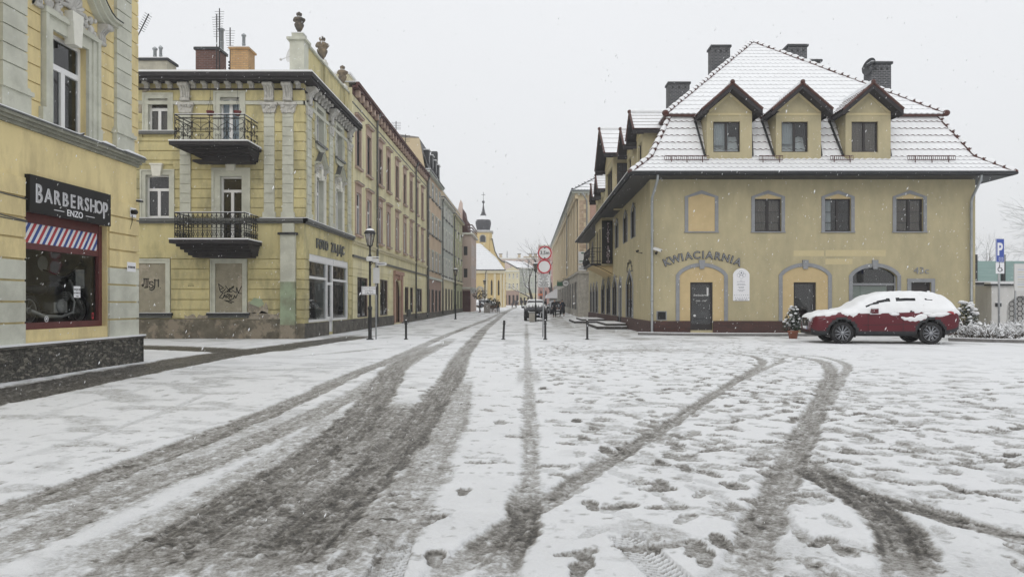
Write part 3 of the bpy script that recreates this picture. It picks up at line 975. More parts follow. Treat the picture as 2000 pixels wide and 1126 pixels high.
    for k, (a, b, c, d) in enumerate(doors):
        mb = MB()
        mb.fbox(FF, a, a + 0.09, c, d, -0.14, -0.08)
        mb.fbox(FF, b - 0.09, b, c, d, -0.14, -0.08)
        mb.fbox(FF, a + 0.09, b - 0.09, d - 0.09, d, -0.14, -0.08)
        mb.fbox(FF, a + 0.09, b - 0.09, c, c + 0.28, -0.14, -0.085)
        if k == 2:
            mb.fbox(FF, a + 0.09, b - 0.09, c + 0.28, d - 0.09, -0.13, -0.11)
        do = mb.build('door', 'brown_frame', t)
        g = MB()
        g.quad(FF.P(a + .09, c + .28, -.12), FF.P(b - .09, c + .28, -.12), FF.P(b - .09, d - .09, -.12), FF.P(a + .09, d - .09, -.12))
        if k < 2: g.build('pane', 'shop_glass', do)
        h = MB()
        h.tube([FF.P(b - .14, c + .95, -.05), FF.P(b - .14, c + 1.15, -.05)], 0.012, 6)
        h.fbox(FF, b - .16, b - .12, c + .93, c + .97, -.08, -.04)
        h.build('handle', 'steel', do)
        if k == 0:
            s2 = MB()
            put_text(s2, FF, 'kwiaciarnia', (a + b) / 2, 1.72, -.117, 0.15, 0, 0.0, 0.003, shear=0.3)
            put_text(s2, FF, '10:00 - 17:00', (a + b) / 2, 1.48, -.117, 0.09, 0, 0.0, 0.003)
            s2.lathe(FF.P(a + .22, .85, -.115), [(0.055, 0), (0.055, 0.003)], 14, 0, ax=(0, -1, 0))
            s2.fbox(FF, b - .24, b - .16, 1.75, 2.1, -.119, -.115, 0)
            s2.build('door_lettering', 'grey_sign', do)
    window(t, FF, arch3[0], arch3[1], arch3[2], arch3[3], d=-0.12, style='H', frame='grey_trim', fw=0.06, glass='shop_glass', tz=0.68)
    gl = MB()
    gl.fbox(FF, arch3[0] + .06, arch3[1] - .35, 0.68, 2.18, -0.25, -0.23)
    gl.build('window_film', mk('pale green film', (0.30, 0.35, 0.31), 0.4, 0.1, 1), t)
    for (p, q) in side_up:
        window(t, FS, p, q, 4.8, 6.55, d=0.0, style='2', frame='brown_frame', fw=0.06)
    for (p, q, c, d) in side_dn:
        window(t, FS, p, q, c, d, d=0.0, style='2', frame='brown_frame', fw=0.07)
    window(t, FS, sdoor[0], sdoor[1], sdoor[2], sdoor[3], d=0.0, style='', frame='grey_trim', fw=0.12, name='side_door')
    h = MB()
    h.fbox(FF, fx(1282), fx(1302), fz(625), fz(607), 0, 0.03)
    h.fbox(FF, fx(1284), fx(1300), fz(623.5), fz(608.5), 0.03, 0.036, 1)
    h.build('meter_hatch', ['grey_trim', 'black'], t)
    n = MB()
    put_text(n, FF, '43c', fx(1799), fz(534), 0.03, 0.42, 0, 0.0, 0.012, 1.15)
    n.build('house_number', 'grey_trim', t)
    # ---- roof
    A = (12.7, 40.6, 16.2)
    B = (12.7, 56.0, 16.2)
    pr = [(-1.05, 7.08), (0.0, 7.95), (1.1, 10.1)]
    rb = MB()
    def cor(o, z):   # front-left, front-right, back-right, back-left
        return [(XL + o, YF + o, z), (XR - o, YF + o, z), (XR - o, YB - o, z), (XL + o, YB - o, z)]
    c0, c1, c2 = cor(*pr[0]), cor(*pr[1]), cor(*pr[2])
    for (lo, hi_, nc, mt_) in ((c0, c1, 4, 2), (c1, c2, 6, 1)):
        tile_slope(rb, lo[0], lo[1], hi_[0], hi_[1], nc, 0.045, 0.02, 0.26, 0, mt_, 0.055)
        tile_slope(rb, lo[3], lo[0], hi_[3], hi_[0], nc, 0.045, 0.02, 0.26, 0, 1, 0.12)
        rb.quad(lo[1], lo[2], hi_[2], hi_[1], 0)
        rb.quad(lo[2], lo[3], hi_[3], hi_[2], 0)
    u0 = cor(0.82, 10.08)
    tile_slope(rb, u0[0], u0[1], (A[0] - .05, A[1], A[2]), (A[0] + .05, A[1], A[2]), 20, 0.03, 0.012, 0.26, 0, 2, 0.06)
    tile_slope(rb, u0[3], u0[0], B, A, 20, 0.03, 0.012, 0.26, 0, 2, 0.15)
    rb.add([u0[1], u0[2], B, A], [(0, 1, 2, 3)], 0)
    rb.add([u0[2], u0[3], B], [(0, 1, 2)], 0)
    cz0, cz1 = cor(0.84, 9.98), cor(0.84, 10.10)
    ci = cor(1.15, 9.98)
    ct = cor(1.06, 10.02)
    for i in range(4):
        j = (i + 1) % 4
        rb.quad(cz0[i], cz0[j], cz1[j], cz1[i], 3)
        rb.quad(cz0[i], cz0[j], ci[j], ci[i], 3)
    # hips
    for k in (0, 1):
        ridge_tiles(rb, c0[k], c1[k], 0.115, 0.36, 0, 1)
        ridge_tiles(rb, c1[k], c2[k], 0.115, 0.34, 0, 1)
        ridge_tiles(rb, u0[k], A, 0.115, 0.40, 0, 1)
        rb.ball(Vector(u0[k]) + Z * 0.02, 0.17, 0.17, 0.15, 1)
        rb.ball(Vector(c0[k]) + Z * 0.0, 0.14, 0.14, 0.12, 1)
    ridge_tiles(rb, A, B, 0.115, 0.4, 0, 1)
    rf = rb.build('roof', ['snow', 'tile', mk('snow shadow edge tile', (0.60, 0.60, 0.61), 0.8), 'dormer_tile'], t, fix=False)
    # eaves: soffit, fascia, gutter
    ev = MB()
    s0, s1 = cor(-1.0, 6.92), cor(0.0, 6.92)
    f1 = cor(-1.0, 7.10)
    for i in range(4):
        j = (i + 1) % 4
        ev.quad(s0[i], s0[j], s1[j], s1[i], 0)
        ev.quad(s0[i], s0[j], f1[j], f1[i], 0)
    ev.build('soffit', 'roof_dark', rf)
    gt = MB()
    g0 = cor(-1.1, 7.03)
    for i, j in ((0, 1), (3, 0), (1, 2)):
        gt.tube([g0[i], g0[j]], 0.085, 8, 0)
        p, q = Vector(g0[i]) + Z * 0.085, Vector(g0[j]) + Z * 0.085
        gt.bar(p, q, 0.13, 0.03, 1)
    gt.build('gutter', ['roof_dark', 'snow'], rf)
    for (a, b) in ((6.0, 7.95), (10.16, 11.2), (13.3, 14.3), (16.7, 18.8)):
        sg = MB()
        y, z = 31.56, 7.70
        sg.tube([(a, y, z + .02), (b, y, z + .02)], 0.017, 5)
        sg.tube([(a, y, z + .19), (b, y, z + .19)], 0.017, 5)
        n = int((b - a) / 0.085)
        for k in range(n + 1):
            x = a + (b - a) * k / n
            sg.tube([(x, y, z + .02), (x, y, z + .19)], 0.011, 4)
        for k in range(2 if b - a < 1.2 else 3):
            x = a + (b - a) * (0.15 + 0.7 * k / (1 if b - a < 1.2 else 2))
            sg.bar((x, y, z + .2), (x, y - 0.05, z - .12), 0.03, 0.02)
        sg.build('snow_guard', 'dark_red', rf)
    # front dormers
    cs = [('curtain', 0.05, 0.6, 0.25), ('curtain', 0.05, 0.55, 0.3), ('curtain_brown', 0.05, 0.95, 0.0)]
    for k, (a, b, w0, w1) in enumerate(((1378, 1466, 1393.5, 1446), (1512, 1600, 1527, 1579), (1646, 1736, 1664, 1716))):
        q = 1400 / 32.0
        gx = lambda p: (p - HX) / q
        uc = (gx(a) + gx(b)) / 2
        gable_dormer(t, FF, uc, 1.0, 7.70, 9.86, 1.32, 10.94, 0.22, 2.9, (gx(w0) * .992, gx(w1) * .992, 8.10, 9.45), 0.50, '2', cs[k])
    for (a, b) in ((1378, 1466), (1512, 1600), (1646, 1736)):
        uc = (a + b) / 2 / 43.75 - HX / 43.75
        for sg in (-1, 1):
            fl = MB()
            for k in range(6):
                f0, f1 = k / 6, (k + 1) / 6
                q = lambda f: Vector((uc + sg * (1.06 + .26 * f), YF - .12 + 1.22 * f, 7.93 + 2.22 * f + .03))
                fl.bar(q(f0), q(f1), .08, .05, 0, up=Vector((0, -.85, .5)))
            fl.build('dormer_flashing', 'roof_dark', rf)
    # side dormers
    for (yc, zpk) in ((35.5, 10.75), (39.0, 10.75), (53.4, 10.8), (57.5, 10.8)):
        gable_dormer(t, FS, yc, 0.95, 8.0, 9.75, 1.3, zpk, -0.05, 2.6, (yc - 0.55, yc + 0.55, 8.1, 9.3), 0.5, '2', None)
    # big gabled dormer over the street
    FB = Fr((4.95, 0, 0), (0, 1, 0), (-1, 0, 0))
    gd = gable_dormer(t, FB, 43.9, 2.2, 7.2, 10.0, 2.85, 11.95, 0.0, 3.4, (42.4, 45.4, 7.9, 9.5), 0.6, '2', None)
    FN = Fr((0, 41.68, 0), (1, 0, 0), (0, -1, 0))
    window(gd, FN, 5.15, 5.75, 7.9, 9.55, d=0.03, style='X', frame='brown_frame', fw=0.07, glass='far_glass')
    for (x, y, zt_, w_, l) in ((10.0, 48, 15.95, 1.40, 'leftmost'), (11.7, 44, 16.95, 1.12, ''), (15.8, 42.5, 16.45, 1.1, ''), (17.0, 43.5, 15.9, 1.15, ''), (18.25, 37.5, 13.75, 1.0, '')):
        chimney(rf, x, y, zt_, w_, 0.9, zt_ - 5.5, 'chim_dark')
    ds = MB()
    ds.lathe((17.75, 37.3, 13.7), [(0.02, -0.05), (0.28, -0.02), (0.45, 0.06)], 18, 0, ax=(-1, -0.35, 0.25), caps=False)
    ds.bar((17.8, 37.4, 13.0), (17.8, 37.4, 13.9), 0.04, 0.04, 0)
    ds.build('satellite_dish', 'roof_dark', rf)
    # downpipes
    dp = MB()
    for (x, sg) in ((XL + 0.03, 1), (XR - 0.28, -1)):
        dp.tube([(x + 0.1 * sg, 30.95, 7.0), (x + 0.1 * sg, 31.0, 6.75), (x, 31.75, 6.1), (x, 31.84, 5.9), (x, 31.84, 0.12), (x + 0.02, 31.7, 0.04)], 0.06, 8)
        for z in (0.9, 1.5, 2.4, 4.0, 5.6):
            dp.lathe((x, 31.84, z), [(0.072, 0), (0.072, 0.05)], 8)
    dp.build('downpipe', 'zinc', t)
    # bay under the eaves with balcony
    by = MB()
    x0 = 4.72
    FBY = Fr((x0, 0, 0), (0, 1, 0), (-1, 0, 0))
    wall(by, FBY, 46.3, 50.5, 3.85, 7.0, [(46.9, 48.2, 4.05, 6.3), (48.7, 50.0, 4.05, 6.3)], 0, 0, 1, 0.1, 0.5)
    by.quad((x0, 46.3, 3.85), (XL, 46.3, 3.85), (XL, 46.3, 7.0), (x0, 46.3, 7.0), 0)
    by.quad((x0, 50.5, 3.85), (XL, 50.5, 3.85), (XL, 50.5, 7.0), (x0, 50.5, 7.0), 0)
    by.add([(4.15, 46.5, 3.85), (XL, 46.5, 3.85), (XL, 46.5, 3.2), (4.15, 51, 3.85), (XL, 51, 3.85), (XL, 51, 3.2)], [(0, 1, 2), (3, 5, 4), (0, 3, 4, 1), (0, 2, 5, 3)], 2)
    bo = by.build('bay', ['house_olive', 'room', 'house_peach'], t)
    window(bo, FBY, 46.9, 48.2, 4.05, 6.3, d=-0.08, style='2', frame='brown_frame', fw=0.06)
    window(bo, FBY, 48.7, 50.0, 4.05, 6.3, d=-0.08, style='2', frame='brown_frame', fw=0.06)
    bl = MB()
    bl.box(4.0, XL, 46.4, 52.0, 3.86, 3.98, 0)
    pts = [(XL, 46.45), (4.3, 46.45), (4.02, 46.9), (3.98, 51.4), (4.3, 51.95), (XL, 51.95)]
    for k in range(len(pts) - 1):
        (xa, ya), (xb, yb) = pts[k], pts[k + 1]
        for z in (4.15, 4.75, 4.98):
            bl.tube([(xa, ya, z), (xb, yb, z)], 0.02, 5)
        n = max(2, int(math.hypot(xb - xa, yb - ya) / 0.14))
        for i in range(n + 1):
            x, y = xa + (xb - xa) * i / n, ya + (yb - ya) * i / n
            s_ = -0.10 if k == 2 else 0
            bl.tube([(x, y, 4.98), (x, y, 4.6), (x + s_, y, 4.3), (x, y, 3.98)], 0.011, 4)
    bl.tube([(4.2, 46.5, 3.9), (4.9, 46.5, 3.6), (XL, 46.5, 3.3)], 0.02, 5)
    bl.build('balcony', 'black_iron', t)
    cam_t = MB()
    return t

build_flower_house()

def letters_arc(name, txt, fr, uc, zc, rad, a0, a1, size, mats, label, cat, d=0.0, xs=1.0, group=None):
    t = thing(name, label, cat, fr.P(uc, zc + rad, 0))
    n = len(txt)
    wd = [0.55 if c == 'I' else (1.2 if c in 'WM' else 1.0) for c in txt]
    tot = sum(wd)
    acc = 0
    for k, c in enumerate(txt):
        a = a0 + (a1 - a0) * (acc + wd[k] / 2) / tot
        acc += wd[k]
        ar = R(a)
        u, z = uc + rad * math.cos(ar), zc + rad * math.sin(ar)
        mb = MB()
        put_text(mb, fr, c, u, z, d + 0.02, size, 0, 0.035, 0.02, xs, ar - math.pi / 2)
        put_text(mb, fr, c, u, z, d + 0.045, size, 1, -0.008, 0.008, xs, ar - math.pi / 2)
        mb.build('letter', mats, t)
    return t

FF = Fr((0, 32.0, 0), (1, 0, 0), (0, -1, 0))
FS = Fr((5.46, 0, 0), (0, 1, 0), (-1, 0, 0))
letters_arc('shop_lettering', 'KWIACIARNIA', FF, 7.77, -0.60, 4.0, 115.2, 65.2, 0.47, ['roof_dark', 'grey_trim'],
            'grey arched KWIACIARNIA lettering over the left flower shop door', 'sign', 0, 1.0)
# side arch lettering reads from the street side
def side_arch():
    t = thing('shop_lettering', 'small dark arched lettering above the pointed side window of the olive house', 'sign', FS.P(38.6, 4.0, 0))
    for k, c in enumerate('KWIATY'):
        a = R(160 - 140 * (k + 0.5) / 6)
        u, z = 38.6 - 1.05 * math.cos(a), 2.72 + 0.80 * math.sin(a)
        mb = MB()
        put_text(mb, FS, c, u, z, 0.02, 0.36, 0, 0.01, 0.01, 1.1, 0, flip=-1)
        mb.build('letter', 'roof_dark', t)
side_arch()

def pilates():
    F = Fr((0, 46.28, 0), (1, 0, 0), (0, -1, 0))
    t = thing('vertical_sign', 'tall black vertical PILATES STUDIO sign beside the side balcony', 'sign', F.P(5.09, 3.9, 0))
    mb = MB()
    mb.fbox(F, 4.74, 5.42, 3.95, 6.72, 0, 0.08)
    mb.build('board', 'black', t)
    tx = MB()
    for k, c in enumerate('PILATES STUDIO'):
        put_text(tx, F, c, 5.14, 6.44 - k * 0.187, 0.085, 0.22, 0, 0.01, 0.006, 1.3)
    tx.build('lettering', mk('faded pink letters', (0.42, 0.34, 0.36), 0.7), t)
pilates()

def board_sign():
    fx = lambda px: (px - HX) / 43.75
    fz = lambda py: CH + (HY - py) / 43.75
    t = thing('menu_board', 'white arch-topped board with small blue text right of the flower shop door', 'sign', FF.P(fx(1447), fz(588), 0))
    a, b, z0, zs = fx(1431.5), fx(1463.5), fz(587), fz(535)
    mb = MB()
    mb.prism(FF, [(a, z0)] + head_curve(a, b, zs, 0.26, 'seg', 14) + [(b, z0)], 0.0, 0.03)
    mb.build('board', 'white', t)
    ink = MB()
    c = (a + b) / 2
    zc = fz(537)
    for (du, dz, r) in ((0, 0.09, 0.11), (-0.12, 0, 0.08), (0.12, 0, 0.08), (0, -0.07, 0.09)):
        ink.ring(FF, arc(c + du, zc + dz, r, r, 0, 360, 16), arc(c + du, zc + dz, r - .008, r - .008, 0, 360, 16), 0.03, 0.033)
    ink.fbox(FF, c - .03, c + .03, zc + 0.07, zc + 0.13, .034, .036)
    rnd = random.Random(4)
    for k, wd in enumerate((0.10, 0.38, 0, 0.34, 0.40, 0, 0.28, 0.22, 0, 0.32, 0.2)):
        z = fz(548) - k * 0.047
        x = c - wd / 2
        while x < c + wd / 2 - 0.02:
            l = rnd.uniform(0.03, 0.07)
            ink.fbox(FF, x, min(x + l, c + wd / 2), z, z + 0.014, 0.03, 0.033)
            x += l + 0.012
    for r_ in range(2):
        for k in range(7):
            x = a + 0.07 + k * 0.098 + (0.04 if r_ else 0)
            if x < b - .03:
                ink.prism(FF, [(x - .018, fz(576 + 5 * r_)), (x, fz(576 + 5 * r_) - .018), (x + .018, fz(576 + 5 * r_)), (x, fz(576 + 5 * r_) + .018)], 0.03, 0.033)
    put_text(ink, FF, 'tel. 792 691 693', c, fz(586), 0.032, 0.085, 0, 0, 0.002)
    ink.build('print', mk('dark ink', (0.06, 0.07, 0.12), 0.6), t)
board_sign()

def cctv(fr, u, z, d, ax, label, body='grey_sign', s=1.0):
    t = thing('security_camera', label, 'camera', fr.P(u, z, d))
    mb = MB()
    c = fr.P(u, z, d)
    ax = (fr.U * ax[0] + Z * ax[1] + fr.N * ax[2]).normalized()
    mb.bar(c - ax * 0.17 * s, c + ax * 0.2 * s, 0.11 * s, 0.11 * s, 0)
    mb.bar(c - ax * 0.1 * s + Z * 0.07 * s, c + ax * 0.26 * s + Z * 0.07 * s, 0.13 * s, 0.02 * s, 0)
    mb.lathe(c + ax * 0.2 * s, [(0.045 * s, 0), (0.045 * s, 0.01)], 10, 1, ax=ax)
    mb.build('housing', [body, 'black'], t)
    b = MB()
    w = fr.P(u, z, 0)
    b.tube([c, c - Z * 0.12 * s, w - Z * 0.15 * s], 0.025 * s, 6)
    b.lathe(w - Z * 0.15 * s, [(0.06 * s, 0), (0.06 * s, 0.03)], 10, 0, ax=fr.N)
    b.build('bracket', 'black', t)
cctv(FF, 5.70, 3.78, 0.25, (0.9, -0.35, 0.4), 'white bullet camera beside the corner downpipe of the olive house')
cctv(FS, 34.4, 3.9, 0.22, (-0.8, -0.3, 0.5), 'dark camera on the narrow side wall of the olive house', 'black', 0.6)

def steps_side():
    for (x0, x1, y0, y1, h, lab) in ((3.7, 5.35, 38.8, 45.0, 0.14, 'lower dark stone step with snow on it outside the side door'),
                                     (3.2, 5.35, 50.0, 56.5, 0.14, 'farther dark stone step with snow on it under the balcony')):
        t = thing('stone_steps', lab, 'steps', ((x0 + x1) / 2, y0, 0))
        for k in range(2):
            mb = MB()
            a = x0 + 0.55 * k
            mb.box(a, x1, y0 + 0.5 * k, y1 - 0.4 * k, 0.0 if k == 0 else h + 0.001, h * (k + 1))
            mb.box(a + 0.04, x1, y0 + 0.05 + 0.5 * k, y1 - 0.05 - 0.4 * k, h * (k + 1), h * (k + 1) + 0.03, 1)
            mb.build('step', ['step', 'snow'], t)
    t = thing('kerb', 'low curved granite kerb under snow along the front of the olive house', 'kerb', (8, 31.2, 0))
    mb = MB()
    pts = [(4.9, 31.9), (6.2, 31.2), (8.0, 30.75), (10, 30.6), (13, 30.6), (16.3, 30.6)]
    for k in range(len(pts) - 1):
        a, b = Vector((*pts[k], 0.055)), Vector((*pts[k + 1], 0.055))
        mb.bar(a, b, 0.16, 0.11, 0)
        mb.bar(a + Z * 0.065, b + Z * 0.065, 0.15, 0.03, 1)
    mb.build('kerb_stone', ['kerb', 'snow'], t)
steps_side()

# ================================================================== RIGHT: long office building behind
def build_office():
    X0, Y0, Y1, XE = 4.85, 70.0, 138.0, 20.0
    t = thing('office_building', 'long cream three-storey building with stone ground floor behind the olive house', 'building', (X0, Y0, 0))
    F = Fr((X0, 0, 0), (0, 1, 0), (-1, 0, 0))
    G = Fr((0, Y0, 0), (1, 0, 0), (0, -1, 0))
    w = MB()
    n = 14
    bw = (Y1 - Y0 - 2.0) / n
    up, dn = [], []
    for k in range(n):
        y = Y0 + 1.5 + bw * k
        for (c, d) in ((5.1, 6.9), (7.5, 9.2), (9.7, 11.3)):
            up.append((y + 1.0, y + bw - 1.2, c, d))
        dn.append((y + 0.6, y + bw - 0.7, 0.7 + gz(y), 3.6))
    wall(w, F, Y0, Y1, 4.4, 12.1, up, 5, 5, 2, 0.12, 0.4)
    wall(w, F, Y0, Y1, 0, 4.4, dn, 1, 1, 2, 0.08, 0.6)
    wall(w, G, X0, XE, 4.4, 12.1, [], 0, 0, 2)
    wall(w, G, X0, XE, 0, 4.4, [], 1, 1, 2)
    w.fbox(F, Y0, Y1, 4.3, 4.5, 0, 0.12, 1)
    w.fbox(G, X0 - 0.12, XE, 4.3, 4.5, 0, 0.12, 1)
    for k in range(n + 1):
        y = Y0 + 1.5 + bw * k
        w.fbox(F, y - 0.45, y + 0.35, 4.5, 11.6, 0, 0.16, 0)
        w.fbox(F, y - 0.3, y + 0.2, 0, 4.3, 0, 0.04, 1)
        if k < n:
            w.fbox(F, y + bw / 2 - 0.3, y + bw / 2 + 0.2, 4.5, 11.6, 0, 0.10, 0)
    w.fbox(F, Y0 - 0.2, Y1, 11.6, 12.1, 0, 0.30, 0)
    for k in range(16):       # quoins on the visible corner
        z = 4.6 + k * 0.43
        q = 0.9 if k % 2 else 0.55
        w.fbox(G, X0 + 0.12, X0 + q, z, z + 0.40, 0, 0.025, 3)
    w.fbox(G, X0 + 1.15, X0 + 1.75, 7.4, 11.3, 0, 0.03, 4)
    w.build('wall', ['office_cream', 'office_stone', 'room', 'quoin', 'pediment', 'recess'], t)
    for (a, b, c, d) in dn[:8]:
        window(t, F, a, b, c, d, d=-0.02, style='2', frame='brown_frame', fw=0.1, glass='far_glass')
    for (a, b, c, d) in up[:24]:
        window(t, F, a, b, c, d, d=-0.02, style='2', frame='wood', fw=0.08, glass='far_glass')
    c = MB()
    c.box(X0 - 0.6, X0, Y0 - 0.5, Y1, 12.1, 12.35, 0)
    c.box(X0, XE, Y0 - 0.5, Y0, 12.1, 12.35, 0)
    c.tube([(X0 - .68, Y0 - .55, 12.33), (X0 - .68, Y1, 12.33)], 0.09, 6, 1)
    c.tube([(X0 - .68, Y0 - .55, 12.33), (XE, Y0 - .55, 12.33)], 0.09, 6, 1)
    for k in range(22):
        c.fbox(G, X0 + k * 0.3, X0 + k * 0.3 + 0.16, 11.92, 12.1, 0, 0.3, 2)
    for k in range(90):
        c.fbox(F, Y0 + 0.1 + k * 0.75, Y0 + 0.4 + k * 0.75, 11.95, 12.1, 0.30, 0.5, 2)
    c.tube([(X0 + .35, Y0 - .5, 12.2), (X0 + .85, Y0 - .12, 11.4), (X0 + .85, Y0 - .12, 4.6)], 0.07, 6, 1)
    c.tube([(X0 - .65, 84, 12.3), (X0 - .34, 84, 11.8), (X0 - .34, 84, 4.6)], 0.07, 6, 1)
    c.build('cornice', ['grey_facade', 'zinc', 'cream'], t)
    r = MB()
    tile_slope(r, (X0 - .6, Y0 - .5, 12.4), (XE + .5, Y0 - .5, 12.4), (12.4, 77.5, 17.6), (12.5, 77.5, 17.6), 14, 0.04, 0.015, 0.3, 0, 1, 0.15)
    r.quad((X0 - .6, Y0 - .5, 12.4), (X0 - .6, Y1, 12.4), (12.4, Y1 - 8, 17.6), (12.4, 77.5, 17.6), 0)
    r.quad((XE + .5, Y0 - .5, 12.4), (XE + .5, Y1, 12.4), (12.5, Y1 - 8, 17.6), (12.5, 77.5, 17.6), 0)
    r.add([(X0 - .6, Y1, 12.4), (XE + .5, Y1, 12.4), (12.45, Y1 - 8, 17.6)], [(0, 1, 2)], 0)
    ridge_tiles(r, (X0 - .6, Y0 - .5, 12.45), (12.4, 77.5, 17.65), 0.12, 0.5, 0, 1)
    r.build('roof', ['snow', 'roof_dark'], t, fix=False)
    # notices on the stone corner
    for (z0, z1, mt, lab) in ((5.25, 6.45, 'grey_sign', 'upper white and green notice on the stone corner of the office building'), (4.55, 5.15, 'grey_sign', 'lower grey notice on the corner of the office building')):
        s = thing('wall_notice', lab, 'sign', G.P(5.25, z0, 0))
        m = MB()
        m.fbox(G, X0 + .02, X0 + .82, z0, z1, 0.03, 0.06)
        m.build('board', mt, s)
        m = MB()
        m.fbox(G, X0 + .12, X0 + .7, z0 + .2, z0 + .3, 0.06, 0.064)
        m.fbox(G, X0 + .3, X0 + .55, z1 - .22, z1 - .08, 0.06, 0.064)
        m.build('print', 'sign_green' if z0 > 5 else 'grey_trim', s)
build_office()

def hanging(name, label, x0, x1, y, z0, z1, mat, rnd=False):
    F = Fr((0, y, 0), (1, 0, 0), (0, -1, 0))
    t = thing(name, label, 'sign', (4.85, y, z1))
    mb = MB()
    c, r = ((x0 + x1) / 2, (z0 + z1) / 2), (z1 - z0) / 2
    if rnd:
        mb.prism(F, arc(c[0], c[1], r, r, 0, 345, 23), -0.05, 0.05, 0)
        mb.ring(F, arc(c[0], c[1], r * 1.02, r * 1.02, 0, 360, 24), arc(c[0], c[1], r * .88, r * .88, 0, 360, 24), 0.05, 0.07, 1)
        mb.build('board', ['grey_sign', 'black'], t)
        m = MB()
        put_text(m, F, 'cafe', c[0], c[1] - r * .15, 0.06, r * 0.62, 0, 0.02, 0.005)
        m.build('lettering', 'black', t)
    else:
        mb.fbox(F, x0, x1, z0, z1, -0.06, 0.06, 0)
        mb.build('board', mat, t)
    b = MB()
    b.tube([(x0, y, z1 + 0.15), (4.9, y, z1 + 0.15)], 0.03, 6)
    b.tube([(x0 + .1, y, z1 + 0.15), (x0 + .1, y, z1 - .02)], 0.015, 5)
    b.tube([(x1 - .1, y, z1 + 0.15), (x1 - .1, y, z1 - .02)], 0.015, 5)
    b.build('bracket', 'black_iron', t)
hanging('hanging_sign', 'dark green rectangular sign hanging from the office building', 3.9, 4.7, 98, 3.75, 4.35, 'sign_green')
hanging('hanging_sign', 'round pale cafe sign with black rim hanging from the office building', 4.0, 4.75, 84, 3.35, 4.15, 'grey_sign', True)

def awning():
    t = thing('shop_awning', 'snow-covered pale awning over the pavement at the far end of the office building', 'awning', (4.0, 122, 2.5))
    m = MB()
    y0, y1 = 119, 126
    m.add([(3.0, y0, 2.75), (4.85, y0, 3.9), (4.85, y1, 3.9), (3.0, y1, 2.75), (3.0, y0, 2.25), (3.0, y1, 2.25), (4.85, y0, 2.25)],
          [(0, 1, 2, 3), (0, 3, 5, 4), (0, 4, 6, 1)], 0)
    m.build('canopy', 'white', t)
    m = MB()
    m.add([(3.0, y0, 2.80), (4.85, y0, 3.97), (4.85, y1, 3.97), (3.0, y1, 2.80)], [(0, 1, 2, 3)], 0)
    m.build('snow_layer', 'snow', t)
    m = MB()
    m.box(3.6, 4.84, y0 + .5, y1 - .5, 0.3, 2.2, 0)
    m.build('stall_front', 'room_mid', t)
awning()
# ================================================================== LEFT FRONT: barber shop house
def scroll_console(mb, fr, u, z0, z1, w, d, m=0):
    n = 8
    prof = []
    for i in range(n + 1):
        t = i / n
        prof.append((d * (0.25 + 0.75 * t ** 1.6) + 0.03 * math.sin(t * 9), z0 + (z1 - z0) * t))
    for i in range(n):
        (da, za), (db, zb) = prof[i], prof[i + 1]
        mb.add([fr.P(u - w / 2, za, 0), fr.P(u + w / 2, za, 0), fr.P(u + w / 2, za, da), fr.P(u - w / 2, za, da),
                fr.P(u - w / 2, zb, 0), fr.P(u + w / 2, zb, 0), fr.P(u + w / 2, zb, db), fr.P(u - w / 2, zb, db)], MB.BF, m)
    for q in (-0.28, 0, 0.28):
        mb.tube([fr.P(u + q * w, za_, dd + 0.01) for dd, za_ in prof], w * 0.09, 5, m)
    mb.tube([fr.P(u - w * .5, z0 + 0.03, d * .3), fr.P(u + w * .5, z0 + 0.03, d * .3)], (z1 - z0) * 0.12, 7, m)
    mb.tube([fr.P(u - w * .52, z1 - 0.06, d * .9), fr.P(u + w * .52, z1 - 0.06, d * .9)], (z1 - z0) * 0.13, 7, m)

def hood(mb, fr, uc, hw, z0, z1, d, m=0, md=1):
    """curved baroque window hood: swept moulding, dark lead cover on top"""
    pts = []
    n = 18
    for i in range(n + 1):
        t = -1 + 2 * i / n
        a = abs(t)
        y = 0.0 if a > 0.82 else (math.cos((a / 0.82) * math.pi) * 0.5 + 0.5)
        pts.append((uc + hw * t, z0 + (z1 - z0) * y))
    th = (z1 - z0) * 0.18 + 0.05
    for (k0, k1, dd, mm) in ((0.0, 0.35, d * .45, m), (0.35, 0.7, d * .75, m), (0.7, 1.0, d, m), (1.0, 1.08, d * 1.06, md)):
        lo = [(u, z + th * k0) for u, z in pts]
        up = [(u, z + th * k1) for u, z in pts]
        mb.ring(fr, up, lo, 0, dd, mm)

def shell(mb, fr, u, z, r, d, m=0):
    for k in range(9):
        a = R(180 - 22.5 * k)
        tip = fr.P(u + r * math.cos(a), z + r * math.sin(a) * 1.05, d * 0.5)
        mid = fr.P(u + r * .55 * math.cos(a), z + r * .55 * math.sin(a), d)
        mb.tube([fr.P(u, z, d * .4), mid, tip], [r * .05, r * .12, r * .09], 6, m)
    mb.ball(fr.P(u, z, d * .5), r * .2, r * .2, r * .2, m)

def scrollwork(mb, fr, u, z, s, d, flip, r, m=0):
    pts = []
    for i in range(26):
        a = i / 25 * 3.6 * math.pi
        rr = s * (0.08 + 0.42 * i / 25)
        pts.append(fr.P(u + flip * rr * math.cos(a), z + rr * math.sin(a) * .8, d))
    mb.tube(pts, r, 5, m)

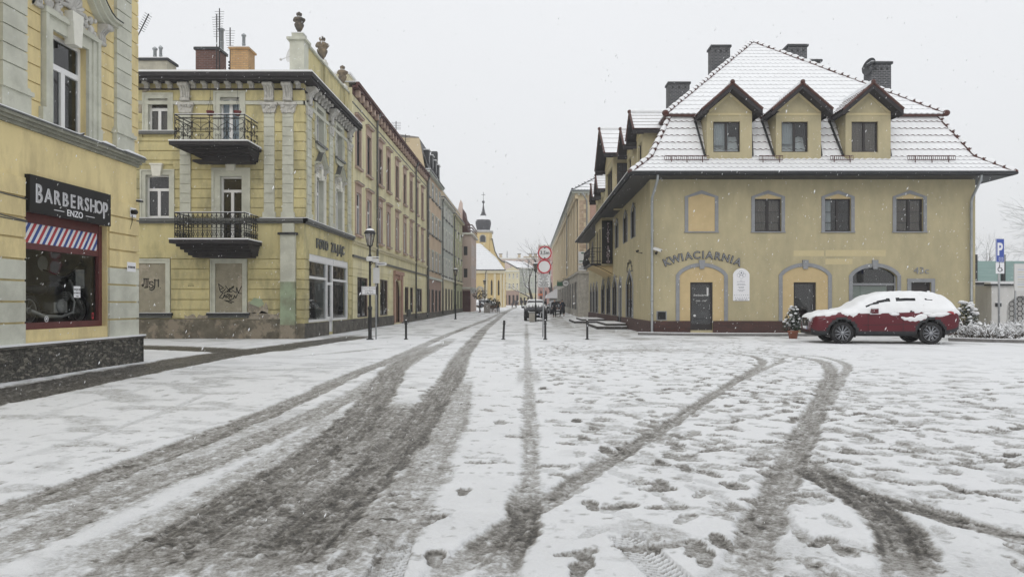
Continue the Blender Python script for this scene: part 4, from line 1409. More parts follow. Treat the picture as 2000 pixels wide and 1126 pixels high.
def build_barber():
    XW = -9.35
    YC = 17.1
    F = Fr((XW, 0, 0), (0, 1, 0), (1, 0, 0))
    t = thing('barber_house', 'yellow house with grey green pilasters and a barber shop window at the left edge', 'house', (XW, 14.5, 0))
    w = MB()
    shop = (13.30, 15.90, 0.90, 3.15)
    upw = (14.0, 15.15, 4.88, 6.75)
    up2 = (10.6, 11.75, 4.88, 6.75)
    wall(w, F, 6.0, YC, 0, 4.6, [shop], 0, 0, None, 0.16)
    wall(w, F, 6.0, YC, 4.6, 12.0, [upw, up2], 0, 0, 1, 0.15, 1.2)
    w.quad((XW, YC, 0), (-20, YC, 0), (-20, YC, 12), (XW, YC, 12), 0)
    w.quad((XW, 6, 0), (-20, 6, 0), (-20, 6, 12), (XW, 6, 12), 0)
    w.quad((-20, 6, 0), (-20, YC, 0), (-20, YC, 12), (-20, 6, 12), 0)
    w.quad((XW, 6, 12), (XW, YC, 12), (-20, YC, 12), (-20, 6, 12), 0)
    # shop interior
    a, b, c, e = shop[0], shop[1] - .22, 0.62, 3.15
    x1, x2 = XW - 0.16, XW - 2.6
    w.quad((x1, 12.0, c), (x2, 12.0, c), (x2, 17.0, c), (x1, 17.0, c), 1)
    w.quad((x1, 12.0, e), (x2, 12.0, e), (x2, 17.0, e), (x1, 17.0, e), 1)
    w.quad((x2, 12.0, c), (x2, 15.9, c), (x2, 15.9, e), (x2, 12.0, e), 1)
    w.quad((x2, 15.9, c), (x2, 17.0, c), (x2, 17.0, e), (x2, 15.9, e), 2)
    w.box(x2, x1 - .05, 12.3, 17.0, c, .90, 2)
    w.quad((x1, 17.0, c), (x2, 17.0, c), (x2, 17.0, e), (x1, 17.0, e), 2)
    w.quad((x1, 12.0, c), (x2, 12.0, c), (x2, 12.0, e), (x1, 12.0, e), 1)
    w.build('wall', ['barber_yellow', 'room', 'room_mid'], t)
    cm = MB()
    low = [0.63, 1.06, 1.45, 1.84, 2.23, 2.62, 3.0, 3.38, 3.76]
    hs = [(13.27, 15.93, 0, 3.86)]
    courses(cm, F, 6.0, YC + .03, low, hs, 0.045, 0.038, lambda z: 1 if z < 2.0 else 0)
    ups = [4.9 + 0.3345 * k for k in range(22)]
    hu = [(13.70, 15.50, 4.6, 7.15), (10.3, 12.05, 4.6, 7.15)]
    courses(cm, F, 6.0, YC + .03, ups, hu, 0.03, 0.028, 0)
    cm.build('rusticated_courses', ['barber_yellow', 'green_trim'], t)
    for (a, b) in ((16.12, 16.72), (12.62, 13.24), (9.5, 10.1)):
        pb = MB()
        courses(pb, F, a, b, [5.36 + 0.3345 * k for k in range(21)], [], 0.10, 0.028, 0)
        pb.fbox(F, a + .02, b - .02, 5.3, 12, 0, 0.07, 0)
        pb.fbox(F, a - .06, b + .06, 4.86, 5.28, 0, 0.13, 0)
        pb.fbox(F, a - .09, b + .09, 5.22, 5.30, 0, 0.17, 0)
        pb.fbox(F, a - .04, b + .04, 5.30, 5.36, 0, 0.13, 0)
        pb.build('pilaster', 'green_trim', t)
    # surround of the upper window
    for (a, b) in ((14.0, 15.15), (10.6, 11.75)):
        sb = MB()
        sb.fbox(F, a - .27, a, 4.88, 6.98, 0, 0.07)
        sb.fbox(F, b, b + .32, 4.88, 6.98, 0, 0.07)
        sb.fbox(F, b + .10, b + .32, 4.88, 6.98, 0.07, 0.10)
        sb.fbox(F, b + .22, b + .32, 4.88, 6.98, 0.10, 0.135)
        sb.fbox(F, a - .27, a - .18, 4.88, 6.98, 0.07, 0.12)
        sb.fbox(F, a, b, 6.75, 6.98, 0, 0.07)
        sb.fbox(F, a - .30, b + .34, 6.98, 7.06, 0, 0.14)
        sb.fbox(F, a - .24, b + .28, 7.06, 7.12, 0, 0.10)
        sb.fbox(F, a - .36, a - .27, 4.88, 5.15, 0, 0.12)
        sb.fbox(F, b + .32, b + .40, 4.88, 5.15, 0, 0.12)
        u = (a + b) / 2
        keystone(sb, F, u, 6.62, 7.28, 0.24, 0.36, 0.20, 1)
        sb.build('window_surround', ['green_trim', 'cream'], t)
    for u in (14.58, 11.2):
        hb = MB()
        hood(hb, F, u, 1.33, 7.42, 8.15, 0.36, 0, 1)
        shell(hb, F, u, 7.36, 0.40, 0.13, 2)
        for sg in (-1, 1):
            scroll_console(hb, F, u + sg * 1.02, 7.02, 7.44, 0.2, 0.24, 2)
            scrollwork(hb, F, u + sg * 0.42, 7.35, 0.26, 0.06, sg, 0.032, 2)
            scrollwork(hb, F, u + sg * 0.64, 7.22, 0.18, 0.06, -sg, 0.028, 2)
            leafy(hb, F, u + sg * .55, 7.3, .45, .35, .08, 12, 2, 5)
        hb.build('window_hood', ['green_trim', 'roof_dark', 'ornament'], t)
    window(t, F, *upw, d=-0.12, style='T', fw=0.075, tz=0.66, curtain=('curtain', 0.0, 0.42, 0.0))
    window(t, F, *up2, d=-0.12, style='T', fw=0.075, tz=0.66)
    cb = MB()
    cb.fbox(F, 6.0, YC + 0.02, 4.64, 4.70, 0, 0.06)
    cb.fbox(F, 6.0, YC + 0.05, 4.70, 4.76, 0, 0.11)
    cb.fbox(F, 6.0, YC + 0.09, 4.76, 4.82, 0, 0.17)
    cb.fbox(F, 6.0, YC + 0.11, 4.82, 4.845, 0, 0.20, 1)
    cb.fbox(F, 6.0, YC + 0.10, 4.846, 4.865, 0.02, 0.19, 2)
    cb.box(-20, XW, YC, YC + 0.10, 4.64, 4.84, 0)
    for (a, b) in ((15.35, 15.95), (16.2, 17.2), (14.62, 14.75)):
        cb.prism(Fr(F.P(0, 0, 0.0), F.U, F.N), [(a, 4.84), (b, 4.84), (b - .05, 4.89), (a + .2, 4.92)], 0, 0.19, 2)
    cb.build('cornice', ['stone_cornice', 'gutter_pipe', 'snow'], t)
    pb = MB()
    pb.fbox(F, 6.0, YC + 0.10, 0, 0.58, 0, 0.12, 0)
    pb.box(-20, XW + .12, YC, YC + .1, 0, 0.58, 0)
    pb.fbox(F, 6.0, YC + 0.13, 0.58, 0.625, 0, 0.15, 1)
    pb.fbox(F, 6.0, YC + 0.14, 0.625, 0.66, 0.03, 0.16, 2)
    pb.build('plinth', ['plinth_stone', 'rubble', 'snow'], t)
    # shop window joinery
    sf = MB()
    d = -0.14
    A, B = 13.30, 15.88
    sf.fbox(F, A, A + .05, 0.90, 3.1, d - .05, d)
    sf.fbox(F, B - .10, B + .02, 0.90, 3.1, d - .05, d + .03)
    sf.fbox(F, A, B - .10, 0.90, 1.03, d - .05, d + .03)
    sf.fbox(F, A + .05, B - .10, 2.43, 2.55, d - .05, d + .02)
    sf.fbox(F, A + .05, B - .10, 2.93, 3.12, d - .05, d + .02)
    so = sf.build('shop_window', ['wine_frame', 'barber_yellow'], t)
    g = MB()
    g.quad(F.P(A, 1.0, d - .03), F.P(B - .08, 1.0, d - .03), F.P(B - .08, 2.45, d - .03), F.P(A, 2.45, d - .03))
    g.build('pane', glass_mat('barber glass', (0.85, 0.87, 0.87), 0.03), so)
    sp = MB()
    ua, ub, za, zb = A + .05, B - .10, 2.55, 2.93
    sp.fbox(F, ua, ub, za, zb, d - .05, d - .008, 0)
    sw, sl = 0.080, 0.26
    k = -4
    while ua + k * 2 * sw < ub + 0.1:
        x = ua + k * 2 * sw
        poly = [(x, za), (x + sw, za), (x + sw + sl, zb), (x + sl, zb)]
        # clip to the panel
        def clip(poly, lim, keep):
            out = []
            for i in range(len(poly)):
                p, q = poly[i], poly[(i + 1) % len(poly)]
                ip, iq = keep(p[0]), keep(q[0])
                if ip: out.append(p)
                if ip != iq:
                    s_ = (lim - p[0]) / (q[0] - p[0])
                    out.append((lim, p[1] + (q[1] - p[1]) * s_))
            return out
        poly = clip(poly, ua, lambda v: v >= ua - 1e-9)
        if len(poly) > 2: poly = clip(poly, ub, lambda v: v <= ub + 1e-9)
        if len(poly) > 2:
            sp.prism(F, poly, d - .008, d - .004, 1 if k % 2 else 2)
        k += 1
    sp.build('striped_panel', ['white', 'stripe_red', 'stripe_blue'], so)
    nt = MB()
    nt.fbox(F, 15.0, 15.22, 1.52, 1.76, d - .026, d - .022, 0)
    put_text(nt, F, 'WEJSCIE', 15.11, 1.67, d - .020, 0.058, 1, 0.002, 0.001)
    put_text(nt, F, 'DO MOTO', 15.11, 1.60, d - .020, 0.052, 1, 0.002, 0.001)
    put_text(nt, F, 'z boku', 15.11, 1.54, d - .020, 0.035, 1, 0.0, 0.001)
    nt.build('paper_note', ['white', 'black'], so)
    st = MB()
    st.fbox(F, 15.62, 15.69, 1.06, 1.20, d - .026, d - .022, 0)
    st.fbox(F, 15.635, 15.675, 1.10, 1.17, d - .022, d - .021, 1)
    st.ring(F, arc(14.15, 1.09, .06, .06, 0, 360, 16), arc(14.15, 1.09, .045, .045, 0, 360, 16), d - .026, d - .021, 2)
    st.prism(F, [(14.12, 1.07), (14.18, 1.08), (14.16, 1.12), (14.13, 1.10)], d - .026, d - .021, 2)
    st.build('window_sticker', ['stripe_red', 'black', 'white'], so)
    # poster, disc on the inner wall
    pw = MB()
    pw.fbox(Fr((0, 16.95, 0), (1, 0, 0), (0, -1, 0)), XW - 1.0, XW - .45, 1.75, 2.15, 0, .01, 0)
    pw.fbox(F, 15.2, 15.5, 1.72, 2.12, d - .12, d - .11, 1)
    pw.lathe(F.P(15.25, 2.25, -1.0), [(0.16, 0), (0.16, 0.02)], 20, 0, ax=(1, 0, 0))
    pw.build('wall_poster', [mk('dim paper', (0.24, 0.24, 0.22), 0.9), mk('dim list', (0.16, 0.16, 0.15), 0.9)], so)
    # small lamp on the corner
    lb = MB()
    lb.fbox(F, YC - .02, YC + .12, 3.82, 3.86, 0, 0.10)
    lb.fbox(F, YC - .01, YC + .10, 3.86, 3.88, 0, 0.08, 1)
    lb.build('corner_lamp', ['roof_dark', 'snow'], t)
    cbw = MB()
    for (z, s_) in ((3.36, 0.03), (2.98, 0.05), (2.93, 0.02)):
        cbw.tube([F.P(8 + i * .53, z + s_ * math.sin(i * 1.1), 0.05) for i in range(11)], 0.012, 4)
    cbw.build('cable', 'gutter_pipe', t)
    return F
FBAR = build_barber()

def barber_sign():
    F = FBAR
    t = thing('barber_sign', 'long black BARBERSHOP ENZO sign above the striped shop window', 'sign', F.P(14.6, 3.1, 0))
    mb = MB()
    mb.fbox(F, 13.30, 15.88, 3.10, 3.80, 0.0, 0.10)
    mb.build('board', 'black', t)
    tx = MB()
    us = [13.56, 13.83, 14.08, 14.33, 14.57, 14.81, 15.03, 15.25, 15.46, 15.68]
    for k, c in enumerate('BARBERSHOP'):
        s_ = 0.50 if k in (0, 9) else 0.385
        base = 3.335 if k != 9 else 3.25
        if k == 0: base = 3.30
        put_text(tx, F, c, us[k] - .02, base, 0.104, s_, 0, 0.012, 0.004, 0.86 if k not in (0, 9) else 0.72)
        put_text(tx, F, c, us[k] - .013, base + .005, 0.111, s_, 1, -0.006, 0.003, 0.86 if k not in (0, 9) else 0.72)
    put_text(tx, F, 'ENZO', 14.62, 3.155, 0.105, 0.18, 0, 0.006, 0.004, 1.05)
    tx.fbox(F, 13.98, 14.28, 3.215, 3.228, 0.10, 0.106, 0)
    tx.fbox(F, 14.98, 15.28, 3.215, 3.228, 0.10, 0.106, 0)
    tx.build('lettering', ['white', mk('silver letter face', (0.42, 0.42, 0.43), 0.4)], t)
barber_sign()

def barber_bits():
    F = FBAR
    t = thing('security_camera', 'round black wall camera on a white plate at the barber house corner', 'camera', F.P(16.8, 3.5, 0))
    m = MB()
    m.fbox(F, 16.74, 16.98, 3.42, 3.64, 0.035, 0.06, 0)
    m.build('mounting_plate', 'white', t)
    m = MB()
    m.tube([F.P(16.80, 3.54, 0.05), F.P(16.77, 3.53, 0.13)], 0.055, 12, 0)
    m.ball(F.P(16.76, 3.53, 0.16), 0.06, 0.06, 0.06, 0, 12, 8)
    m.tube([F.P(16.8, 3.46, .07), F.P(16.82, 3.3, .05), F.P(16.74, 3.12, .04)], 0.008, 4, 0)
    m.build('camera_head', 'black', t)
    s = thing('name_plate', 'small white plate with dark lettering on the grey corner blocks of the barber house', 'sign', F.P(16.85, 2.2, 0.03))
    m = MB()
    m.fbox(F, 16.62, 16.98, 2.14, 2.36, 0.036, 0.05, 0)
    m.build('plate', 'white', s)
    m = MB()
    for k in range(5):
        m.fbox(F, 16.66 + k * .06, 16.70 + k * .06, 2.22, 2.27, 0.05, 0.053, 0)
    m.build('print', 'black', s)
barber_bits()

def motorcycle():
    """stands inside the barber shop window, front wheel to the right"""
    t = thing('motorcycle', 'dark motorcycle with polished engine standing behind the barber shop window', 'motorcycle', (-9.98, 15.1, 0.92))
    F = Fr((-9.98, 0.80, 0.28), (0, 1, 0), (1, 0, 0))
    z0 = 0.64
    def wheel(u, r, nm):
        m = MB()
        m.lathe(F.P(u, z0 + r, -.06), [(r - .09, 0), (r - .02, 0), (r, .03), (r, .09), (r - .02, .12), (r - .09, .12)], 26, 0, ax=(1, 0, 0), caps=False)
        wo = m.build(nm, 'tyre', t)
        m = MB()
        m.ring(F, arc(u, z0 + r, r - .085, r - .085, 0, 360, 26), arc(u, z0 + r, r - .115, r - .115, 0, 360, 26), -.04, .04)
        for k in range(10):
            a = R(36 * k)
            m.tube([F.P(u, z0 + r, 0), F.P(u + (r - .1) * math.cos(a), z0 + r + (r - .1) * math.sin(a), 0)], .009, 4)
        m.lathe(F.P(u, z0 + r, -.05), [(.07, 0), (.07, .1)], 12, 0, ax=(1, 0, 0))
        m.build('rim', 'engine', wo)
    wheel(13.45, 0.33, 'wheel')
    wheel(15.05, 0.33, 'wheel')
    m = MB()
    m.ball(F.P(14.18, 1.42, 0), .15, .36, .15, 0, 12, 8)
    m.tube([F.P(14.48, 1.55, 0), F.P(14.2, 1.45, 0), F.P(13.7, 1.38, 0), F.P(13.3, 1.42, 0)], [.05, .10, .11, .05], 8, 0)
    m.build('tank_and_seat', 'car_dark', t)
    m = MB()
    for q in (-.11, .11):
        m.tube([F.P(14.62, 1.62, q), F.P(15.05, z0 + .33, q)], [.028, .034], 7)
    m.bar(F.P(14.66, 1.56, -.14), F.P(14.66, 1.56, .14), .06, .03, 0)
    m.bar(F.P(14.78, 1.30, -.14), F.P(14.78, 1.30, .14), .06, .03, 0)
    m.build('fork', 'engine', t)
    m = MB()
    m.tube([F.P(14.45, 1.84, .38), F.P(14.52, 1.80, .25), F.P(14.6, 1.66, 0), F.P(14.52, 1.80, -.25), F.P(14.45, 1.84, -.38)], .014, 6)
    m.tube([F.P(14.55, 1.82, .2), F.P(14.7, 2.0, .3)], .008, 5)
    m.ball(F.P(14.72, 2.03, .32), .02, .07, .045, 0)
    m.ball(F.P(14.80, 1.66, 0), .11, .10, .12, 0, 10, 7)
    m.build('handlebar', 'black', t)
    m = MB()
    m.lathe(F.P(14.34, 1.06, .08), [(.15, 0), (.15, .05), (.12, .07), (.02, .08)], 20, 0, ax=(1, 0, 0))
    m.fbox(F, 14.12, 14.56, .92, 1.14, -.12, .10, 0)
    for k in range(7):
        m.fbox(F, 14.40 + k * .008, 14.58 + k * .008, 1.14 + k * .035, 1.155 + k * .035, -.09, .09, 0)
    m.tube([F.P(14.62, 1.36, .1), F.P(14.75, 1.15, .13), F.P(14.68, .92, .14), F.P(14.3, .84, .15), F.P(13.7, .86, .16), F.P(13.3, .98, .17)], [.024, .026, .028, .03, .045, .04], 8, 0)
    m.build('engine', 'engine', t)
    m = MB()
    m.tube([F.P(14.62, 1.55, 0), F.P(14.62, 1.1, 0), F.P(14.4, .84, 0), F.P(13.95, .88, 0), F.P(13.6, 1.3, 0)], .022, 6)
    m.tube([F.P(13.95, .95, .12), F.P(13.45, z0 + .33, .12)], .02, 6)
    m.tube([F.P(14.72, 1.16, .1), F.P(15.2, 1.38, .02)], .02, 6)
    m.tube([F.P(14.85, 1.20, 0), F.P(15.05, 1.34, 0), F.P(15.3, 1.2, 0)], .045, 6)
    m.build('chassis', 'black', t)
motorcycle()

# ================================================================== LEFT: photo shop corner house
def iron_panel(mb, P, u0, u1, z0, h, style, r=0.012):
    """one bay of wrought iron; P(u, z) gives the point"""
    def T(pts, rr=r): mb.tube([P(*p) for p in pts], rr, 4)
    w = u1 - u0
    m = (u0 + u1) / 2
    T([(u0, z0), (u0, z0 + h)], r * 1.3)
    if style == 'lyre':
        zt, zm = z0 + h * .86, z0 + h * .40
        T([(m, zm - .06), (m, zt + .05)])
        for s in (-1, 1):
            T([(m + s * w * .48, z0 + h * .70), (m + s * w * .40, zt - .04), (m + s * w * .2, zt - .01), (m, zt - .02)])
            T([(m + s * w * .48, z0 + h * .70), (m + s * w * .38, z0 + h * .66), (m + s * w * .15, z0 + h * .58), (m, z0 + h * .46)])
            T([(m + s * w * .48, z0 + h * .70), (m + s * w * .47, z0 + h * .5), (m + s * w * .36, zm + .03)])
            for (cu, cz, q) in ((.34, zm + .045, 1), (.34, zm - .045, -1)):
                T([(m + s * w * (cu + .07 * math.cos(a)), cz + q * .03 * math.sin(a)) for a in [i * .9 for i in range(6)]], r * .9)
            T([(m + s * w * .42, zm - .04), (m + s * w * .48, z0 + h * .24), (m + s * w * .40, z0 + h * .1), (m + s * w * .25, z0 + .02)])
            T([(m, z0), (m, z0 + h * .16), (m + s * w * .06, z0 + h * .22), (m + s * w * .14, z0 + h * .20), (m + s * w * .14, z0 + h * .14), (m + s * w * .08, z0 + h * .15)])
    else:
        for k in (1, 2):
            T([(u0 + w * k / 3, z0), (u0 + w * k / 3, z0 + h)])
        for k in range(3):
            c = u0 + w * (k + .5) / 3
            q = w / 6
            T([(c + q * .9 * math.cos(a), z0 + h * .47 + q * .9 * math.sin(a)) for a in [i * math.pi / 4 for i in range(9)]])
            T([(c - q, z0 + h * .62), (c, z0 + h * .72), (c + q, z0 + h * .62)])
            T([(c - q, z0 + h * .95), (c, z0 + h * .78), (c + q, z0 + h * .95)])
            T([(c - q, z0 + h * .03), (c, z0 + h * .25), (c + q, z0 + h * .03)])
            T([(c - q, z0 + h * .25), (c, z0 + h * .05), (c + q, z0 + h * .25)])

def balcony(parent, F, u0, u1, zf, depth, style, sl):
    mb = MB()
    mb.fbox(F, u0 - .16, u1 + .16, zf - .14, zf, 0, depth + .12, 0)
    mb.fbox(F, u0 - .18, u1 + .18, zf + .001, zf + .05, 0.0, depth + .13, 1)
    n = 4
    for k in range(n):            # stepped mouldings of the underside
        q = 1 - 0.10 * (k + 1)
        h0, h1 = zf - .14 - .10 * (k + 1), zf - .14 - .10 * k
        ins = .07 * (k + 1)
        mb.fbox(F, u0 - .10 + ins * sl, u1 + .10 - ins * .25, h0, h1, 0, depth * (1.02 - .13 * (k + 1)), 0)
    mb.fbox(F, u0 + .35, u1 - .05, zf - .62, zf - .54, 0, depth * .5, 0)
    b = mb.build('balcony', ['soffit', 'snow'], parent)
    r = MB()
    h = 1.02
    cor = [(u0, 0.0), (u0, depth), (u1, depth), (u1, 0.0)]
    for k in range(3):
        (ua, da), (ub, db) = cor[k], cor[k + 1]
        L = math.hypot(ub - ua, db - da)
        nb = {0: 2, 1: 4, 2: 2}[k] if style == 'lyre' else {0: 2, 1: 5, 2: 2}[k]
        def P(s, z, ua=ua, da=da, ub=ub, db=db, L=L):
            q = s / L
            return F.P(ua + (ub - ua) * q, z, da + (db - da) * q)
        for i in range(nb):
            iron_panel(r, P, L * i / nb, L * (i + 1) / nb, zf + .08, h - .1, style)
        for z in ((zf + h, zf + h * .87, zf + h * .45, zf + .07) if style == 'lyre' else (zf + h, zf + h * .60, zf + h * .34, zf + .07)):
            r.tube([P(0, z), P(L, z)], 0.016 if z < zf + h else 0.022, 5)
        r.tube([P(.02, zf + h + .022), P(L - .02, zf + h + .022)], 0.016, 5, 1)
    r.build('railing', ['black_iron', 'snow'], b)
    return b

def urn(mb, x, y, z, s=1.0, m=0, ms=1):
    pr = [(.16, 0), (.17, .05), (.09, .09), (.08, .14), (.13, .20), (.21, .38), (.22, .46), (.17, .52), (.20, .57), (.25, .66), (.25, .72), (.14, .78), (.10, .84), (.12, .90), (.09, .98), (.03, 1.04)]
    mb.lathe((x, y, z), [(r * s, h * s) for r, h in pr], 12, m)
    for k in range(6):
        a = k * 1.05
        mb.ball((x + .22 * s * math.cos(a), y + .22 * s * math.sin(a), z + .66 * s), .075 * s, .075 * s, .09 * s, m, 6, 4)
    for k in range(5):
        a = k * 1.26
        mb.ball((x + .08 * s * math.cos(a), y + .08 * s * math.sin(a), z + .92 * s), .06 * s, .06 * s, .08 * s, m, 6, 4)
    mb.ball((x, y, z + .79 * s), .16 * s, .16 * s, .04 * s, ms, 8, 4)

def window_dark_board(F, parent, a, b, c, e):
    pass

def build_photo_house():
    YF, XS, YE = 28.4, -8.9, 36.2
    XLft = -21.0
    t = thing('photo_shop_house', 'ornate yellow corner house with two iron balconies and a white framed photo shop', 'house', (-12, YF, 0))
    F = Fr((0, YF, 0), (1, 0, 0), (0, -1, 0))
    S = Fr((XS, 0, 0), (0, 1, 0), (1, 0, 0))
    fx = lambda px: (px - HX) / 49.3
    fz = lambda py: CH + (HY - py) / 49.3
    W = {'ul': (-15.05, -14.28, 8.22, 9.50), 'ud': (-12.21, -11.44, 7.55, 9.55), 'fl': (-15.15, -14.22, 4.80, 6.48), 'fd': (-12.2, -11.34, 3.85, 6.42),
         'gl': (-15.45, -14.36, 1.02, 2.98), 'gr': (-12.40, -11.32, 1.02, 2.98)}
    left_extra = [(-18.6, -17.7, 4.80, 6.48), (-18.6, -17.7, 8.22, 9.5)]
    w = MB()
    wall(w, F, XLft, XS, 0, 10.1, [W['ul'], W['ud'], W['fl'], W['fd']] + left_extra, 0, 1, 2, 0.16, 0.9)
    su = [(30.0, 31.07), (33.05, 34.15)]
    sf = [(29.95, 31.1), (33.0, 34.2)]
    shop = (29.02, 35.35, 0.62, 3.42)
    wall(w, S, YF, YE, 0, 10.1, [(a, b, 8.15, 9.62) for a, b in su] + [(a, b, 4.82, 6.7) for a, b in sf] + [shop, (31.85, 32.62, 0.12, 0.62)], 0, 1, 2, 0.22, 1.1)
    w.quad((XLft, YF, 0), (XLft, YE + 2, 0), (XLft, YE + 2, 10.1), (XLft, YF, 10.1), 0)
    w.quad((XS, YE, 0), (XLft, YE, 0), (XLft, YE, 10.1), (XS, YE, 10.1), 0)
    w.build('wall', ['corner_yellow', 'green_trim', 'room'], t)
    # courses
    c = MB()
    gl = W['gl']; gr = W['gr']
    hg = [(gl[0] - .22, gl[1] + .22, .8, 3.2), (gr[0] - .22, gr[1] + .22, .8, 3.2), (-9.80, -9.18, 0, 4.7)]
    low = [.82, 1.17, 1.57, 1.98, 2.36, 2.78, 3.17, 3.59]
    courses(c, F, XLft, XS + .0415, low, hg, 0.042, 0.042, 0)
    hu = [(-15.38, -14.05, 4.7, 6.9), (-12.55, -11.15, 3.7, 6.95), (-15.28, -14.08, 7.95, 9.9), (-12.48, -11.2, 7.5, 9.95), (-18.9, -17.4, 4.7, 6.9), (-18.8, -17.5, 7.95, 9.9)]
    upe = [4.82 + .375 * k for k in range(12)]
    courses(c, F, XLft, XS + .0415, upe, hu, 0.042, 0.036, 0)
    courses(c, F, XLft, XS + .0415, [9.42, 9.86], hu, 0.042, 0.036, 0)
    hs = [(shop[0] - .03, shop[1] + .03, 0, 3.75)]
    courses(c, S, YF, YE, low, hs, 0.042, 0.042, 0)
    hs2 = [(29.7, 31.35, 4.7, 7.9), (32.75, 34.45, 4.7, 7.9), (29.8, 31.3, 7.85, 9.9), (32.85, 34.4, 7.85, 9.9)]
    courses(c, S, YF, YE, upe + [9.28], hs2, 0.042, 0.036, 0)
    c.build('rusticated_courses', 'corner_yellow', t)
    # plinth of crumbling plaster
    p = MB()
    rnd = random.Random(11)
    p.fbox(F, XLft, -9.80, 0, 0.78, 0, 0.045, 0)
    p.fbox(F, -9.18, XS + .045, 0, 0.60, 0, 0.045, 0)
    p.fbox(S, YF - .04, 31.83, 0, 0.60, 0, 0.06, 1)
    p.fbox(S, 32.64, YE, 0, 0.60, 0, 0.06, 1)
    for (x0, x1, z0, z1) in ((-11.25, -9.85, .78, 1.12), (-13.6, -12.65, .80, .98), (-11.1, -10.3, 1.0, 1.5), (-16.5, -15.9, .8, 1.0)):
        n = 10
        top = [(x0 + (x1 - x0) * i / n, z1 - abs(rnd.gauss(0, 1)) * (z1 - z0) * .35) for i in range(n + 1)]
        p.prism(F, [(x0, z0)] + top + [(x1, z0)], 0.0, 0.048, 2)
    p.build('plinth', ['bad_plaster', 'rubble', 'peeled'], t)
    gp = MB()
    for q in ((-11.05, -10.45, 1.25, 1.62),):
        gp.prism(F, [(q[0], q[2] + .15), (q[0] + .2, q[3]), (q[1] - .1, q[3] - .05), (q[1], q[2] + .1), (q[1] - .2, q[2])], 0.0, 0.050, 0)
    gp.build('exposed_old_paint', 'gutter_green', t)
    # window surrounds, string courses
    tr = MB()
    surround(tr, F, *W['ul'], 0.22, 0.045)
    surround(tr, F, *W['ud'], 0.24, 0.05)
    surround(tr, F, *W['fl'], 0.21, 0.045)
    surround(tr, F, *W['fd'], 0.33, 0.05)
    surround(tr, F, *left_extra[0], 0.21, 0.045)
    surround(tr, F, *left_extra[1], 0.21, 0.045)
    for q in (gl, gr):
        surround(tr, F, *q, 0.18, 0.05)
    for (u, zt) in ((-14.69, 6.42), (-11.77, 6.62), (-18.15, 6.42)):
        keystone(tr, F, u, zt, zt + .44, .30, .44, .13, 1)
        tr.fbox(F, u - .25, u + .25, zt + .44, zt + .50, 0, .16, 1)
    tr.fbox(F, XLft, XS + .10, 9.26, 9.40, 0, 0.055, 0)
    tr.fbox(S, YF - .055, YE, 9.26, 9.40, 0, 0.07, 0)
    tr.fbox(F, XLft, XS + .12, 4.56, 4.64, 0, 0.09, 2)
    tr.fbox(F, XLft, XS + .17, 4.64, 4.76, 0, 0.15, 2)
    tr.fbox(S, YF - .09, YE, 4.56, 4.64, 0, 0.11, 2)
    tr.fbox(S, YF - .15, YE, 4.64, 4.76, 0, 0.17, 2)
    tr.fbox(F, -15.5, -13.9, 8.08, 8.2, 0, 0.14, 2)
    for (a, b) in ((-20, -13.6), (-10.6, XS + .15)):
        tr.fbox(F, a, b, 4.76, 4.785, .02, 0.145, 4)
    tr.fbox(S, YF - .14, YE, 4.76, 4.785, .02, 0.165, 4)
    tr.fbox(F, -15.48, -13.92, 8.2, 8.225, .06, 0.135, 4)
    for q in (gl, gr):
        tr.fbox(F, q[0] - .28, q[1] + .28, q[2], q[2] + .02, .06, 0.155, 4)
    for q in (gl, gr):
        tr.fbox(F, q[0] - .30, q[1] + .30, q[2] - .10, q[2], 0, 0.16, 3)
        tr.fbox(F, q[0] - .26, q[1] + .26, q[2] - .20, q[2] - .10, 0, 0.10, 2)
    for (a, b) in su:
        surround(tr, S, a, b, 8.15, 9.62, 0.20, 0.05)
        tr.fbox(S, a - .22, b + .22, 8.05, 8.15, 0, 0.16, 2)
        tr.prism(S, [(a - .18, 8.05), (b + .18, 8.05), (b, 7.88), ((a + b) / 2, 7.80), (a, 7.88)], 0, .08, 0)
        for sg, uu in ((-1, a - .22), (1, b + .22)):
            tr.tube([S.P(uu, 9.0, .04), S.P(uu + sg * .07, 8.9, .05), S.P(uu + sg * .03, 8.6, .05), S.P(uu + sg * .08, 8.35, .05), S.P(uu, 8.25, .04)], .04, 5, 0)
    for (a, b) in sf:
        surround(tr, S, a, b, 4.82, 6.7, 0.17, 0.06, 1)
    tr.build('window_surround', ['green_trim', 'cream', 'gutter_pipe', 'roof_dark', 'snow'], t)
    for q in (gl, gr):
        fl = MB()
        fl.quad(F.P(q[0], q[2], .004), F.P(q[1], q[2], .004), F.P(q[1], q[3], .004), F.P(q[0], q[3], .004))
        fl.build('blind_window', 'blind_grey', t)
    dm = MB()
    dm.prism(F, [(-15.6, 8.3), (-15.35, 8.2), (-15.30, 9.2), (-15.2, 9.75), (-14.9, 9.85), (-15.1, 10.0), (-15.6, 9.9), (-15.9, 9.4), (-15.7, 8.9)], 0, .036, 0)
    dm.build('damaged_plaster', 'peeled', t)
    # hoods on the street side
    for (a, b) in sf:
        hb = MB()
        u = (a + b) / 2
        hood(hb, S, u, .84, 7.14, 7.66, .22, 0, 1)
        shell(hb, S, u, 7.08, .26, .12, 2)
        keystone(hb, S, u, 6.62, 7.10, .18, .26, .14, 3)
        for sg in (-1, 1):
            scroll_console(hb, S, u + sg * .68, 6.80, 7.16, .16, .2, 2)
            leafy(hb, S, u + sg * .38, 7.0, .4, .3, .08, 9, 2, 8)
        hb.build('window_hood', ['green_trim', 'gutter_pipe', 'ornament', 'cream'], t)
